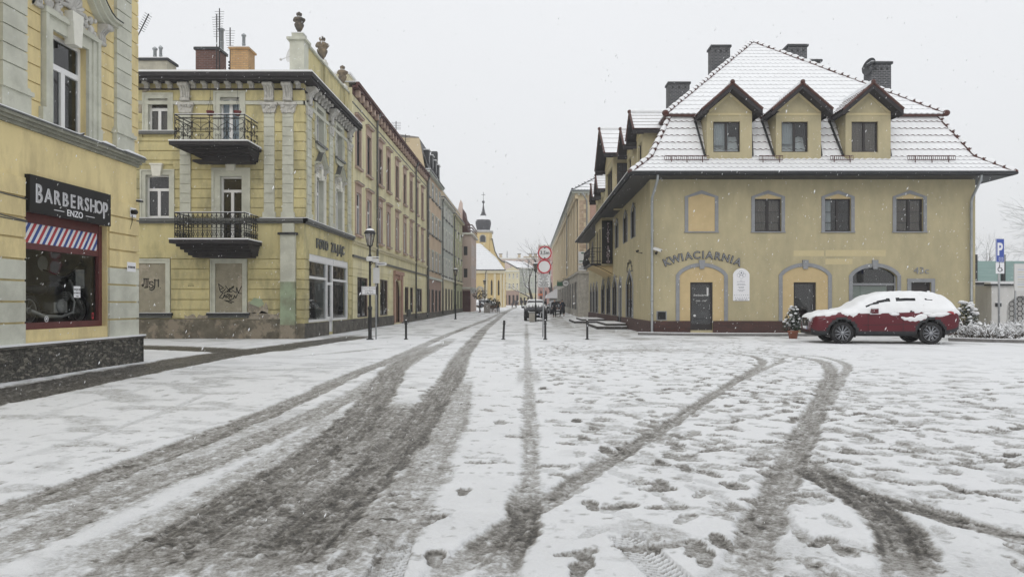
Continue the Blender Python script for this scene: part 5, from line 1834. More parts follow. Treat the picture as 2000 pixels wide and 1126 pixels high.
    # pilasters, capitals, brackets
    for (a, b) in ((-13.77, -13.35), (-10.45, -10.04), (-9.72, -9.29)):
        pb, ob = MB(), MB()
        courses(pb, F, a, b, [5.0 + .375 * k for k in range(11)] + [8.92], [], .09, .028, 0)
        pb.fbox(F, a + .01, b - .01, 4.8, 8.92, 0, .065, 0)
        pb.fbox(F, a - .05, b + .05, 4.78, 5.0, 0, .12, 0)
        ob.prism(F, [(a - .02, 8.92), (b + .02, 8.92), (b + .10, 9.26), (a - .10, 9.26)], 0, .12, 0)
        ob.fbox(F, a - .13, b + .13, 9.22, 9.32, 0, .17, 0)
        leafy(ob, F, (a + b) / 2, 9.07, .5, .30, .16, 16, 0, int(-a * 10))
        for sg in (-1, 1):
            scrollwork(ob, F, (a + b) / 2 + sg * .2, 9.17, .12, .15, sg, .022, 0)
        scroll_console(ob, F, (a + b) / 2, 9.42, 10.06, .36, .34, 0)
        pb.build('pilaster', 'green_trim', t)
        ob.build('capital', 'ornament', t)
    for (a, b) in ((28.6, 29.15), (31.8, 32.4), (35.06, 35.7)):
        pb, ob = MB(), MB()
        courses(pb, S, a, b, [5.0 + .375 * k for k in range(11)] + [8.92], [], .09, .028, 0)
        pb.fbox(S, a + .01, b - .01, 4.8, 8.92, 0, .065, 0)
        pb.fbox(S, a - .05, b + .05, 4.78, 5.0, 0, .13, 0)
        ob.prism(S, [(a - .02, 8.92), (b + .02, 8.92), (b + .10, 9.26), (a - .10, 9.26)], 0, .12, 0)
        leafy(ob, S, (a + b) / 2, 9.07, .5, .30, .16, 16, 0, int(a * 10))
        scroll_console(ob, S, (a + b) / 2, 9.42, 10.06, .40, .36, 0)
        pb.build('pilaster', 'green_trim', t)
        ob.build('capital', 'ornament', t)
    x = -20.6
    while x < -9.0:
        if min(abs(x - q) for q in (-13.56, -10.25, -9.5)) > .3:
            ob = MB()
            scroll_console(ob, F, x, 9.88, 10.1, .17, .30, 0)
            ob.build('cornice_bracket', 'ornament', t)
        x += .46
    y = 28.75
    while y < 36.1:
        if min(abs(y - q) for q in (28.87, 32.1, 35.38)) > .3:
            ob = MB()
            scroll_console(ob, S, y, 9.80, 10.1, .2, .34, 0)
            ob.build('cornice_bracket', 'ornament', t)
        y += .44
    bp = MB()
    bp.fbox(F, -9.78, -9.20, 2.25, 4.10, 0, .17, 0)
    bp.fbox(F, -9.78, -9.20, 0.55, 2.25, 0, .17, 1)
    bp.fbox(F, -9.80, -9.18, 0.0, 0.55, 0, .19, 2)
    bp.fbox(F, -9.86, -9.12, 4.10, 4.19, 0, .24, 3)
    bp.fbox(F, -9.72, -9.26, 4.19, 4.56, 0, .10, 0)
    bp.build('corner_buttress', ['green_trim', 'gutter_green', 'bad_plaster', 'roof_dark'], t)
    # cornice
    k = MB()
    ov = .47
    k.fbox(F, XLft, XS + .04, 9.84, 9.88, 0, .08, 0)
    k.fbox(S, YF - .04, YE, 9.78, 9.82, 0, .08, 0)
    k.box(XLft, XS + ov, YF - ov - .1, YF, 10.10, 10.20, 0)
    k.box(XS, XS + ov, YF, YE, 10.10, 10.20, 0)
    k.box(XLft, XS + ov + .06, YF - ov - .16, YF - ov + .1, 10.20, 10.37, 0)
    k.box(XS + ov - .1, XS + ov + .06, YF - ov + .1, YE, 10.20, 10.37, 0)
    k.box(XLft, XS + ov + .04, YF - ov - .17, YF + .2, 10.372, 10.44, 1)
    k.box(XS - .1, XS + ov + .04, YF + .2, YE, 10.372, 10.44, 1)
    k.build('cornice', ['soffit', 'snow'], t)
    rf = MB()
    rf.quad((XLft, YF + .2, 10.42), (-9.2, YF + .2, 10.42), (-9.2, 34, 11.15), (XLft, 34, 11.15), 0)
    rf.quad((XLft, 34, 11.15), (-9.2, 34, 11.15), (-9.2, 42, 10.4), (XLft, 42, 10.4), 0)
    rf.box(XLft, -10.2, YF + 1.2, YF + 1.35, 10.5, 10.68, 1)
    r = rf.build('roof', ['snow', 'roof_dark'], t)
    chimney(r, -16.1, 31, 11.75, 1.35, .8, 10.2, 'chim_pale', .10, False, label='pale plastered chimney with two metal pots', pipe=[(-16.15, 31, .07, .5), (-15.9, 31, .06, .55)])
    chimney(r, -15.05, 34, 13.25, 1.05, .9, 10.6, 'chim_red', .12, False, label='old red brick chimney with a dark cap', pipe=[(-14.6, 34.1, .10, 1.0)])
    chimney(r, -13.15, 33, 12.95, .80, .8, 10.6, 'chim_yellow', .08, False, label='new yellow brick chimney with a steel flue', pipe=[(-13.1, 33, .07, .65)], capm='chim_yellow')
    for (x, y, zt, kind) in ((-14.35, 33, 14.7, 1), (-14.05, 32.6, 14.8, 1), (-13.65, 32.8, 14.0, 2)):
        a = MB()
        a.tube([(x, y, 10.8), (x, y, zt)], .026, 5)
        for q in range(9):
            zz = zt - .15 - q * .11
            a.tube([(x - .22 + .01 * q, y, zz), (x + .22 - .01 * q, y, zz)], .008, 4)
        if kind == 2:
            for q in range(4):
                a.ball((x - .03, y, 12.0 + q * .14), .06, .06, .05)
        a.build('antenna', 'black_iron', r)
    a = MB()
    a.tube([(-16.9, 30.5, 12.2), (-16.15, 30.5, 13.7)], .025, 5)
    for q in range(8):
        p0 = Vector((-16.9, 30.5, 12.2)).lerp(Vector((-16.15, 30.5, 13.7)), .55 + q * .06)
        a.tube([p0 + Vector((-.15, 0, .1)), p0 + Vector((.15, 0, -.1))], .01, 4)
    a.build('antenna', 'black_iron', r)
    dd = MB()
    dd.lathe((-10.35, 31.5, 12.35), [(.02, -.06), (.25, -.03), (.42, .06)], 18, 0, ax=(-.8, -1, .3), caps=False)
    dd.tube([(-10.35, 31.5, 12.3), (-10.75, 31.2, 12.0)], .015, 4)
    dd.ball((-10.78, 31.2, 12.0), .06)
    dd.bar((-10.3, 31.6, 11.0), (-10.3, 31.6, 12.4), .04, .04)
    dd.build('satellite_dish', 'grey_sign', r)
    # parapet with urns
    pp = MB()
    pp.box(-9.40, -9.12, 29.6, YE + 1.4, 10.39, 11.98, 0)
    pp.box(-9.46, -9.02, 29.6, YE + 1.45, 11.98, 12.06, 1)
    pp.box(-9.44, -9.04, 29.6, YE + 1.4, 12.06, 12.10, 3)
    pp.box(-9.66, -9.08, 29.0, 29.6, 10.39, 12.05, 1)
    pp.box(-9.76, -9.00, 28.9, 29.7, 12.05, 12.15, 1)
    pp.box(-9.60, -9.14, 29.06, 29.54, 12.15, 12.35, 1)
    pp.box(-9.62, -9.12, 29.04, 29.56, 12.35, 12.38, 3)
    for yy in (31.9, 35.4):
        pp.box(-9.44, -9.06, yy, yy + .6, 10.39, 11.97, 0)
        pp.box(-9.46, -9.06, yy + .05, yy + .55, 12.1, 12.25, 2)
    pp.build('parapet', ['corner_yellow', 'green_trim', 'cream', 'snow'], t)
    for (x, y, z, s_) in ((-9.37, 29.3, 12.38, .88), (-9.26, 32.2, 12.25, 1.08), (-9.26, 35.7, 12.25, .95)):
        u = MB()
        urn(u, x, y, z, s_)
        u.build('urn', ['blackstone', 'snow'], t)
    balcony(t, F, -13.35, -10.72, 7.50, 1.35, 'lyre', 3.0)
    balcony(t, F, -13.35, -10.72, 3.80, 1.35, 'dense', 1.0)
    # windows
    window(t, F, *W['ul'], d=-.12, style='T', curtain=('curtain_brown', .05, .95, 0))
    window(t, F, *W['ud'], d=-.12, style='2', curtain=('blind_blue', .04, .96, 0))
    window(t, F, *W['fl'], d=-.12, style='T', tz=.66)
    window(t, F, *W['fd'], d=-.12, style='T', tz=.78)
    for q in left_extra: window(t, F, *q, d=-.12, style='T')
    for (a, b) in su: window(t, S, a, b, 8.15, 9.62, d=-.20, style='T', fw=.06)
    for (a, b) in sf: window(t, S, a, b, 4.82, 6.7, d=-.20, style='T', fw=.07)
    # shop front
    sb = MB()
    d = -.06
    a, b, z0, z1 = shop
    ms = [a, 31.80, 32.68, b]
    sb.fbox(S, a, a + .09, z0, z1, d - .08, d + .03)
    sb.fbox(S, b - .09, b, z0, z1, d - .08, d + .03)
    sb.fbox(S, a + .09, b - .09, z1 - .30, z1, d - .08, d + .03)
    for u in ms[1:3]:
        sb.fbox(S, u - .07, u + .07, 0.12, z1 - .30, d - .08, d + .03)
    sb.fbox(S, a + .09, ms[1] - .07, z0, z0 + .10, d - .08, d + .03)
    sb.fbox(S, ms[2] + .07, b - .09, z0, z0 + .10, d - .08, d + .03)
    sb.fbox(S, a + .09, ms[1] - .07, 2.42, 2.52, d - .08, d + .02)
    sb.fbox(S, ms[2] + .07, b - .09, 2.42, 2.52, d - .08, d + .02)
    sb.fbox(S, ms[1] + .07, ms[2] - .07, 2.22, 2.34, d - .08, d + .02)
    sb.fbox(S, a + .15, ms[1] - .1, z1 - .26, z1 - .05, d + .03, d + .05)
    sb.fbox(S, ms[2] + .1, b - .15, z1 - .26, z1 - .05, d + .03, d + .05)
    sh = sb.build('shop_front', 'white_frame', t)
    g = MB()
    g.quad(S.P(a, z0, d - .04), S.P(ms[1], z0, d - .04), S.P(ms[1], z1 - .3, d - .04), S.P(a, z1 - .3, d - .04))
    g.quad(S.P(ms[2], z0, d - .04), S.P(b, z0, d - .04), S.P(b, z1 - .3, d - .04), S.P(ms[2], z1 - .3, d - .04))
    g.quad(S.P(ms[1], .8, d - .04), S.P(ms[2], .8, d - .04), S.P(ms[2], z1 - .3, d - .04), S.P(ms[1], z1 - .3, d - .04))
    g.build('pane', glass_mat('photo shop glass', (0.6, 0.65, 0.65), 0.16), sh)
    dr = MB()
    dr.fbox(S, ms[1] + .07, ms[2] - .07, .14, .8, d - .06, d - .01)
    dr.fbox(S, ms[1] + .07, ms[1] + .13, .8, 2.22, d - .06, d - .01)
    dr.fbox(S, ms[2] - .13, ms[2] - .07, .8, 2.22, d - .06, d - .01)
    dr.build('shop_door', 'white_frame', sh)
    it = MB()
    it.fbox(S, 29.2, 31.6, .62, 3.3, -.95, -.9, 0)
    it.fbox(S, 33.0, 35.2, .62, 3.3, -.95, -.9, 0)
    for (u, z) in ((33.2, 2.0), (33.9, 2.1), (29.6, 1.9)):
        it.fbox(S, u, u + .35, z, z + .3, -.89, -.86, 1)
    it.build('shop_display', ['room_mid', 'grey_sign'], sh)
    return F, S
FP_, SP_ = build_photo_house()

def photo_bits():
    S, F = SP_, FP_
    t = thing('shop_lettering', 'grey FOTO ZAJAC block letters above the white framed shop front', 'sign', S.P(32.3, 3.7, 0))
    u = 30.1
    for c in 'FOTO ZAJĄC':
        if c != ' ':
            m = MB()
            put_text(m, S, c, u, 3.72, 0.035, 0.58, 0, 0.02, 0.03, 0.98)
            m.build('letter', ['gutter_pipe'], t)
        u += .465
    # graffiti, spray painted
    def graffiti(name, label, org, sc, strokes, r=.016):
        g = MB()
        for st in strokes:
            pts = [F.P(org[0] + x * sc, org[1] - y * sc, .012) for x, y in st]
            for k in range(len(pts) - 1):
                g.bar(pts[k], pts[k + 1], r * 2, .006, 0, up=Vector((0, -1, 0)))
                g.lathe(pts[k + 1] + Vector((0, .002, 0)), [(r, 0), (r, .004)], 8, 0, ax=(0, -1, 0))
        o = g.build(name, 'black', None)
        tag(o, label, 'graffiti')
    s = 1 / (8.04 * 49.3)
    sx = lambda x: (270 + x / 8.04 - HX) / 49.3
    sy = lambda y: CH + (HY - (500 + y / 8.04)) / 49.3
    graffiti('graffiti', 'black spray tag ending in a dot on the left blind window', (sx(0), sy(0)), s,
             [[(80, 355), (170, 355)], [(95, 360), (92, 440), (75, 475), (60, 455), (70, 440)], [(125, 360), (125, 490)], [(155, 365), (150, 490), (95, 492)],
              [(240, 420), (215, 395), (180, 405), (180, 440), (220, 450), (240, 475), (215, 500), (180, 490), (175, 470)],
              [(175, 515), (210, 535), (250, 510), (262, 450), (262, 360)], [(245, 378), (318, 380)], [(318, 360), (316, 480)], [(348, 500), (352, 502)]])
    graffiti('graffiti', 'black jagged two-line tag on the right blind window', (sx(0), sy(0)), s,
             [[(1262, 435), (1340, 500), (1280, 525), (1262, 435)], [(1280, 525), (1300, 560), (1350, 540), (1370, 510)], [(1370, 465), (1440, 560), (1430, 520), (1500, 470), (1490, 500), (1400, 545), (1350, 580)],
              [(1440, 500), (1400, 560), (1470, 560)], [(1470, 530), (1540, 575), (1548, 490), (1570, 580), (1625, 470)], [(1570, 580), (1625, 585)], [(1560, 590), (1535, 660), (1512, 615), (1500, 660), (1440, 690)],
              [(1285, 565), (1335, 570), (1275, 650), (1325, 665), (1360, 600)], [(1345, 650), (1360, 600), (1380, 655), (1400, 590), (1440, 600), (1400, 640), (1440, 680)],
              [(1430, 655), (1448, 610), (1462, 645), (1475, 605)], [(1355, 690), (1500, 718)], [(1375, 702), (1470, 738)]], .013)
    p = thing('notice_plate', 'small white notice plate between the two blind windows', 'sign', F.P(sx(835), sy(500), .03))
    m = MB()
    m.fbox(F, sx(780), sx(888), sy(505), sy(425), .03, .04, 0)
    m.build('plate', 'grey_sign', p)
    m = MB()
    m.fbox(F, sx(795), sx(875), sy(445), sy(440), .04, .043, 0)
    m.fbox(F, sx(790), sx(808), sy(470), sy(458), .04, .043, 0)
    m.fbox(F, sx(812), sx(850), sy(468), sy(462), .04, .043, 0)
    m.fbox(F, sx(858), sx(878), sy(470), sy(458), .04, .043, 0)
    m.build('print', 'black', p)
    for (x, nm) in ((-12.25, 'left'), (-11.2, 'right')):
        b = thing('hanging_pot', 'small red %s flower pot hanging over the upper balcony door' % ('left-hand' if nm == 'left' else 'right-hand'), 'flower pot', (x, 27.6, 8.6), 'pots hanging over the upper balcony')
        m = MB()
        m.lathe((x, 27.6, 8.62), [(.09, 0), (.14, .13), (.15, .17)], 12)
        m.build('pot', mk('red pot', (0.14, .03, .03), .6), b)
        m = MB()
        for q in (-.12, 0, .12):
            m.tube([(x + q, 27.6, 8.78), (x, 27.6, 9.35), (x, 27.6, 9.9)], .006, 4)
        m.build('hanger', 'black_iron', b)
photo_bits()

# ================================================================== LEFT: long pale yellow house
def build_long_house():
    XS, Y0, Y1 = -8.9, 36.2, 62.6
    t = thing('long_yellow_house', 'long pale yellow tenement with dusty pink window surrounds and red eaves', 'house', (XS, Y0, 0))
    S = Fr((XS, 0, 0), (0, 1, 0), (1, 0, 0))
    cs = [37.45, 39.9, 43.0, 45.5, 48.5, 51.5, 54.3, 57.2, 60.0]
    up = [(c - .5, c + .5, z0, z1) for c in cs for z0, z1 in ((8.45, 10.65), (4.95, 7.15))]
    gd = [(37.3, 39.7, .66, 2.78), (43.0, 45.3, .66, 2.85), (51.6, 53.2, .7, 2.6), (53.9, 55.3, .7, 2.6), (57.2, 59.9, .7, 2.6)]
    door = (47.6, 49.9, .1, 3.0)
    w = MB()
    ops = up + gd + [(*door, 1.1, 'round')]
    wall(w, S, Y0, Y1, 0, 12.35, ops, 0, 1, 2, .09, .8)
    w.quad((XS, Y0, 9), (-22, Y0, 9), (-22, Y0, 12.3), (XS, Y0, 12.3), 0)
    w.quad((XS, Y1, 0), (-22, Y1, 0), (-22, Y1, 12.3), (XS, Y1, 12.3), 0)
    w.build('wall', ['long_yellow', 'pink_surr', 'room'], t)
    c = MB()
    holes = [(a - .12, b + .12, 0, e + .2) for a, b, _, e in gd] + [(door[0] - .55, door[1] + .55, 0, 3.9)]
    courses(c, S, Y0, Y1, [.62, 1.05, 1.48, 1.91, 2.34, 2.77, 3.2, 3.63], holes, .03, .035, 0)
    c.build('rusticated_courses', 'long_yellow', t)
    for cc in cs:
        for (z0, z1) in ((8.45, 10.65), (4.95, 7.15)):
            s = MB()
            a, b = cc - .5, cc + .5
            s.fbox(S, a - .15, a, z0, z1 + .15, 0, .05)
            s.fbox(S, b, b + .15, z0, z1 + .15, 0, .05)
            s.fbox(S, a, b, z1, z1 + .15, 0, .05)
            s.fbox(S, a - .13, b + .13, z1 + .15, z1 + .42, 0, .05)
            s.fbox(S, a - .24, b + .24, z1 + .42, z1 + .50, 0, .18)
            s.fbox(S, a - .24, b + .24, z1 + .50, z1 + .53, 0, .20, 1)
            s.fbox(S, a - .2, b + .2, z0 - .10, z0, 0, .15)
            s.fbox(S, a - .2, b + .2, z0 - .001, z0 + .02, 0, .16, 1)
            s.build('window_surround', ['pink_surr', 'gutter_pipe'], t)
    s = MB()
    s.fbox(S, Y0, Y1, 4.42, 4.54, 0, .10, 2)
    s.fbox(S, Y0, Y1, 4.54, 4.62, 0, .16, 2)
    s.fbox(S, Y0, Y1, 3.74, 3.86, 0, .10, 1)
    s.fbox(S, Y0, Y1, 3.70, 3.74, 0, .05, 2)
    s.build('string_course', ['pink_surr', 'gutter_pipe', 'cream_facade'], t)
    p = MB()
    a, b = door[0], door[1]
    seg = [(a - .45, .1), (a - .45, 3.35), (b + .45, 3.35), (b + .45, .1)]
    p.fbox(S, a - .45, a - .05, .1, 3.3, 0, .12)
    p.fbox(S, b + .05, b + .45, .1, 3.3, 0, .12)
    p.fbox(S, a - .5, b + .5, 3.3, 3.55, 0, .2)
    p.fbox(S, a - .42, b + .42, 3.04, 3.3, 0, .1)
    keystone(p, S, (a + b) / 2, 2.95, 3.4, .2, .32, .22)
    p.build('portal', 'pediment', t)
    pl = MB()
    for (u0, u1) in ((Y0, door[0] - .45), (door[1] + .45, Y1)):
        pl.fbox(S, u0, u1, 0, .6, 0, .07)
    pl.build('plinth', 'rubble', t)
    for (a, b, z0, z1) in up:
        window(t, S, a, b, z0, z1, d=-.06, style='T', fw=.06, frame='brown_frame' if z0 > 8 else 'white_frame', glass='far_glass')
    for (a, b, z0, z1) in gd:
        window(t, S, a, b, z0, z1, d=-.05, style='2', fw=.07, frame='brown_frame', glass='shop_glass')
    d = MB()
    d.fbox(S, door[0], door[1], .1, 3.0, -.22, -.16)
    for q in (0.15, 1.25):
        d.fbox(S, door[0] + q, door[0] + q + .85, .3, 1.2, -.16, -.14)
        d.fbox(S, door[0] + q, door[0] + q + .85, 1.35, 2.1, -.16, -.14)
    d.build('door', 'wood', t)
    e = MB()
    e.box(XS, XS + .28, Y0, Y1, 12.30, 12.42, 0)
    e.box(XS + .2, XS + .36, Y0, Y1, 12.42, 12.58, 1)
    e.fbox(S, Y0, Y1, 11.98, 12.30, 0, .04, 0)
    e.fbox(S, Y0, Y1, 11.55, 11.60, 0, .035, 3)
    k = Y0 + .5
    while k < Y1:
        e.fbox(S, k, k + .28, 11.98, 12.30, .04, .25, 2)
        k += .92
    e.box(XS - 1, XS + .3, Y0, Y1, 12.58, 12.62, 4)
    e.build('eaves', ['dark_red', 'dark_red', 'pink_surr', 'gutter_pipe', 'snow'], t)
    r = MB()
    r.quad((XS + .2, Y0, 12.6), (XS + .2, Y1, 12.6), (-15, Y1, 13.0), (-15, Y0, 13.0), 0)
    rr = r.build('roof', 'snow', t)
    ch = MB()
    ch.box(XS - .9, XS - .2, Y0 + .1, Y0 + 1.3, 12.0, 13.0, 0)
    ch.box(XS - .95, XS - .1, Y0 + .05, Y0 + 1.4, 13.0, 13.1, 1)
    ch.build('chimney', ['cream_facade', 'snow'], rr)
    for y in (52.0, 56.0):
        a = MB()
        a.tube([(-9.6, y, 12.8), (-9.6, y, 14.6)], .03, 5)
        for q in range(5):
            a.tube([(-9.95, y, 14.5 - q * .12), (-9.25, y, 14.5 - q * .12)], .012, 4)
        a.build('antenna', 'black_iron', rr)
    p = MB()
    for y in (41.6, 56.0, 62.4):
        p.tube([(XS + .32, y, 12.4), (XS + .14, y, 11.9), (XS + .14, y, .2)], .07, 6)
    p.build('downpipe', 'gutter_pipe', t)
build_long_house()

def row_house(name, label, Y0, Y1, X, zt, mat, gmat, zg, cols, rows, base='rubble', trim='cream', extra=None, roofz=None, shop=True, eave=.3, frame='white_frame'):
    t = thing(name, label, 'house', (X, Y0, 0))
    S = Fr((X, 0, 0), (0, 1, 0), (1, 0, 0))
    bw = (Y1 - Y0) / cols
    cs = [Y0 + bw * (k + .5) for k in range(cols)]
    ww = min(.62, bw * .26)
    up = [(c - ww, c + ww, a, b) for c in cs for a, b in rows]
    gd = [(c - ww * 1.3, c + ww * 1.3, .5 + gz(c), zg - 1.0) for c in cs] if shop else []
    w = MB()
    wall(w, S, Y0, Y1, zg, zt, up, 0, 0, 2, .06, .5)
    wall(w, S, Y0, Y1, 0, zg, gd, 1, 1, 2, .08, .6)
    w.quad((X, Y0, 0), (X - 12, Y0, 0), (X - 12, Y0, zt), (X, Y0, zt), 0)
    w.quad((X, Y1, 0), (X - 12, Y1, 0), (X - 12, Y1, zt), (X, Y1, zt), 0)
    w.build('wall', [mat, gmat, 'room'], t)
    s = MB()
    for (a, b, c, d) in up:
        s.fbox(S, a - .14, a, c, d + .14, 0, .05)
        s.fbox(S, b, b + .14, c, d + .14, 0, .05)
        s.fbox(S, a, b, d, d + .14, 0, .05)
        s.fbox(S, a - .2, b + .2, c - .12, c, 0, .14, 1)
    s.fbox(S, Y0, Y1, zg - .1, zg + .1, 0, .13)
    s.build('window_surround', [trim, 'gutter_pipe'], t)
    for q in up: window(t, S, *q, d=-.02, style='T', fw=.07, frame=frame, glass='far_glass')
    for q in gd: window(t, S, *q, d=-.03, style='2', fw=.08, frame='brown_frame', glass='far_glass')
    e = MB()
    e.box(X, X + eave, Y0, Y1, zt - .25, zt - .1, 0)
    e.box(X - .2, X + eave + .08, Y0, Y1, zt - .1, zt, 1)
    e.box(X - .2, X + eave + .05, Y0, Y1, zt, zt + .05, 2)
    e.build('eaves', [trim, 'gutter_pipe', 'snow'], t)
    b = MB()
    b.fbox(S, Y0, Y1, 0, .55 + gz(Y0), 0, .06)
    b.build('plinth', base, t)
    p = MB()
    p.tube([(X + eave, Y0 + .15, zt - .1), (X + .14, Y0 + .15, zt - .6), (X + .14, Y0 + .15, .3)], .07, 6)
    p.build('downpipe', 'gutter_pipe', t)
    return t, S

def build_row():
    X = -8.9
    t, S = row_house('peach_house', 'peach four-storey house with brown ground floor and a dark mansard roof', 62.7, 73.2, X, 13.15, 'peach', 'brown_pink', 3.7, 4, ((11.0, 12.4), (7.7, 9.6), (4.4, 6.2)), trim='grey_facade')
    g = MB()
    G = Fr((0, 62.72, 0), (1, 0, 0), (0, -1, 0))
    g.prism(G, [(X - .15, 13.1), (X - .65, 15.85), (-15, 15.95), (-15, 12)], -.25, 0)
    g.build('party_wall', 'tan_facade', t)
    m = MB()
    m.quad((X + .1, 62.95, 13.2), (X + .1, 73.2, 13.2), (X - .75, 73.2, 16.0), (X - .75, 62.95, 16.0), 0)
    m.quad((X - .75, 62.95, 16.0), (X - .75, 73.2, 16.0), (-14, 73.2, 16.6), (-14, 62.95, 16.6), 1)
    m.quad((X + .1, 73.2, 13.2), (-14, 73.2, 13.2), (-14, 73.2, 16.6), (X - .75, 73.2, 16.0), 2)
    m.box(X - .9, X - .3, 72.2, 72.9, 15.5, 16.7, 2)
    mr = m.build('mansard_roof', ['slate', 'snow', 'roof_dark'], t)
    for c in (64.6, 67.0, 69.4, 71.6):
        d = MB()
        d.box(X - .5, X - .02, c - .5, c + .5, 13.9, 15.1, 0)
        d.box(X - .02, X, c - .32, c + .32, 14.05, 14.95, 1)
        d.box(X - .6, X + .08, c - .6, c + .6, 15.1, 15.18, 2)
        d.build('dormer', ['roof_dark', 'far_glass', 'snow'], mr)
    a, S = row_house('grey_house', 'pale grey green four-storey house between the peach and the sage houses', 73.3, 84.8, X, 12.35, 'grey_facade', 'cream_facade', 4.0, 4, ((10.4, 11.7), (7.1, 9.2), (4.3, 6.1)), trim='cream')
    b, S = row_house('sage_house', 'sage green four-storey house next to the pink corner house', 84.9, 96.6, X, 12.1, 'green_facade', 'green_facade', 4.0, 3, ((10.3, 11.5), (7.1, 9.0), (4.3, 6.1)), trim='cream_facade')
    o = MB()
    F = Fr((X, 0, 0), (0, 1, 0), (1, 0, 0))
    for c in (88.8, 92.7):
        o.lathe(F.P(c, 9.9, .03), [(.5, 0), (.5, .05), (.3, .1)], 14, 0, ax=(1, 0, 0))
        o.prism(F, [(c - .6, 9.45), (c + .6, 9.45), (c, 10.3)], 0, .09, 0)
        o.lathe(F.P(c, 6.65, .03), [(.42, 0), (.42, .07), (.2, .12)], 14, 0, ax=(1, 0, 0))
    o.build('relief_ornament', 'cream', b)
    for (tt, ya, yb) in ((a, 73.3, 84.8), (b, 84.9, 96.6)):
        k = MB()
        k.box(X - 8, X - .25, ya, yb, 12.2, 13.35, 0)
        k.box(X - 8, X - .2, ya, yb, 13.35, 13.42, 1)
        k.build('attic', ['tan_facade', 'snow'], tt)
    # pink house standing forward
    t = thing('pink_house', 'narrow pale pink house standing forward with a dark red balustrade on top', 'house', (-7.8, 97, 0))
    XP = -7.75
    FR = Fr((0, 97.0, 0), (1, 0, 0), (0, -1, 0))
    S = Fr((XP, 0, 0), (0, 1, 0), (1, 0, 0))
    w = MB()
    wf = [(-8.75, -8.25, 4.9, 6.1), (-8.75, -8.25, 7.9, 9.1)]
    ws = [(c - .6, c + .6, a, b) for c in (99, 101.8, 104.6) for a, b in ((4.9, 6.7), (7.9, 9.6))]
    wall(w, FR, -10.5, XP, 0, 10.7, wf, 0, 0, 2, .12, .5)
    wall(w, S, 97, 106.5, 0, 10.7, ws, 0, 0, 2, .05, .5)
    w.box(-10.5, XP + .25, 96.75, 106.6, 3.35, 3.6, 1)
    w.box(-10.5, XP + .3, 96.7, 106.6, 10.7, 10.95, 1)
    w.fbox(FR, -8.9, XP - .1, .3, 3.1, 0, .04, 3)
    for z in (11.1, 11.5, 11.9):
        w.box(-10.4, XP + .2, 96.8, 96.9, z, z + .14, 3)
        w.box(XP + .1, XP + .2, 96.9, 106, z, z + .14, 3)
    w.quad((-10.5, 106.5, 0), (XP, 106.5, 0), (XP, 106.5, 10.7), (-10.5, 106.5, 10.7), 0)
    w.build('wall', ['pink_facade', 'cream', 'room', 'dark_red'], t)
    for q in wf: window(t, FR, *q, d=-.1, style='2', frame='brown_frame', glass='far_glass')
    for q in ws: window(t, S, *q, d=-.02, style='2', frame='white_frame', glass='far_glass')
    r = MB()
    r.prism(FR, [(-10, 10.95), (-8.3, 10.95), (-8.45, 12.9), (-8.8, 13.3), (-9.0, 14.4), (-9.3, 14.2), (-10, 14.2)], -7, -.8, 0)
    r.prism(FR, [(-10, 12), (-9.0, 12), (-8.95, 15.0), (-9.2, 15.5), (-9.4, 15.0)], -.8, -.5, 1)
    r.build('attic_gable', ['dark_red', 'pink_facade'], t)
build_row()

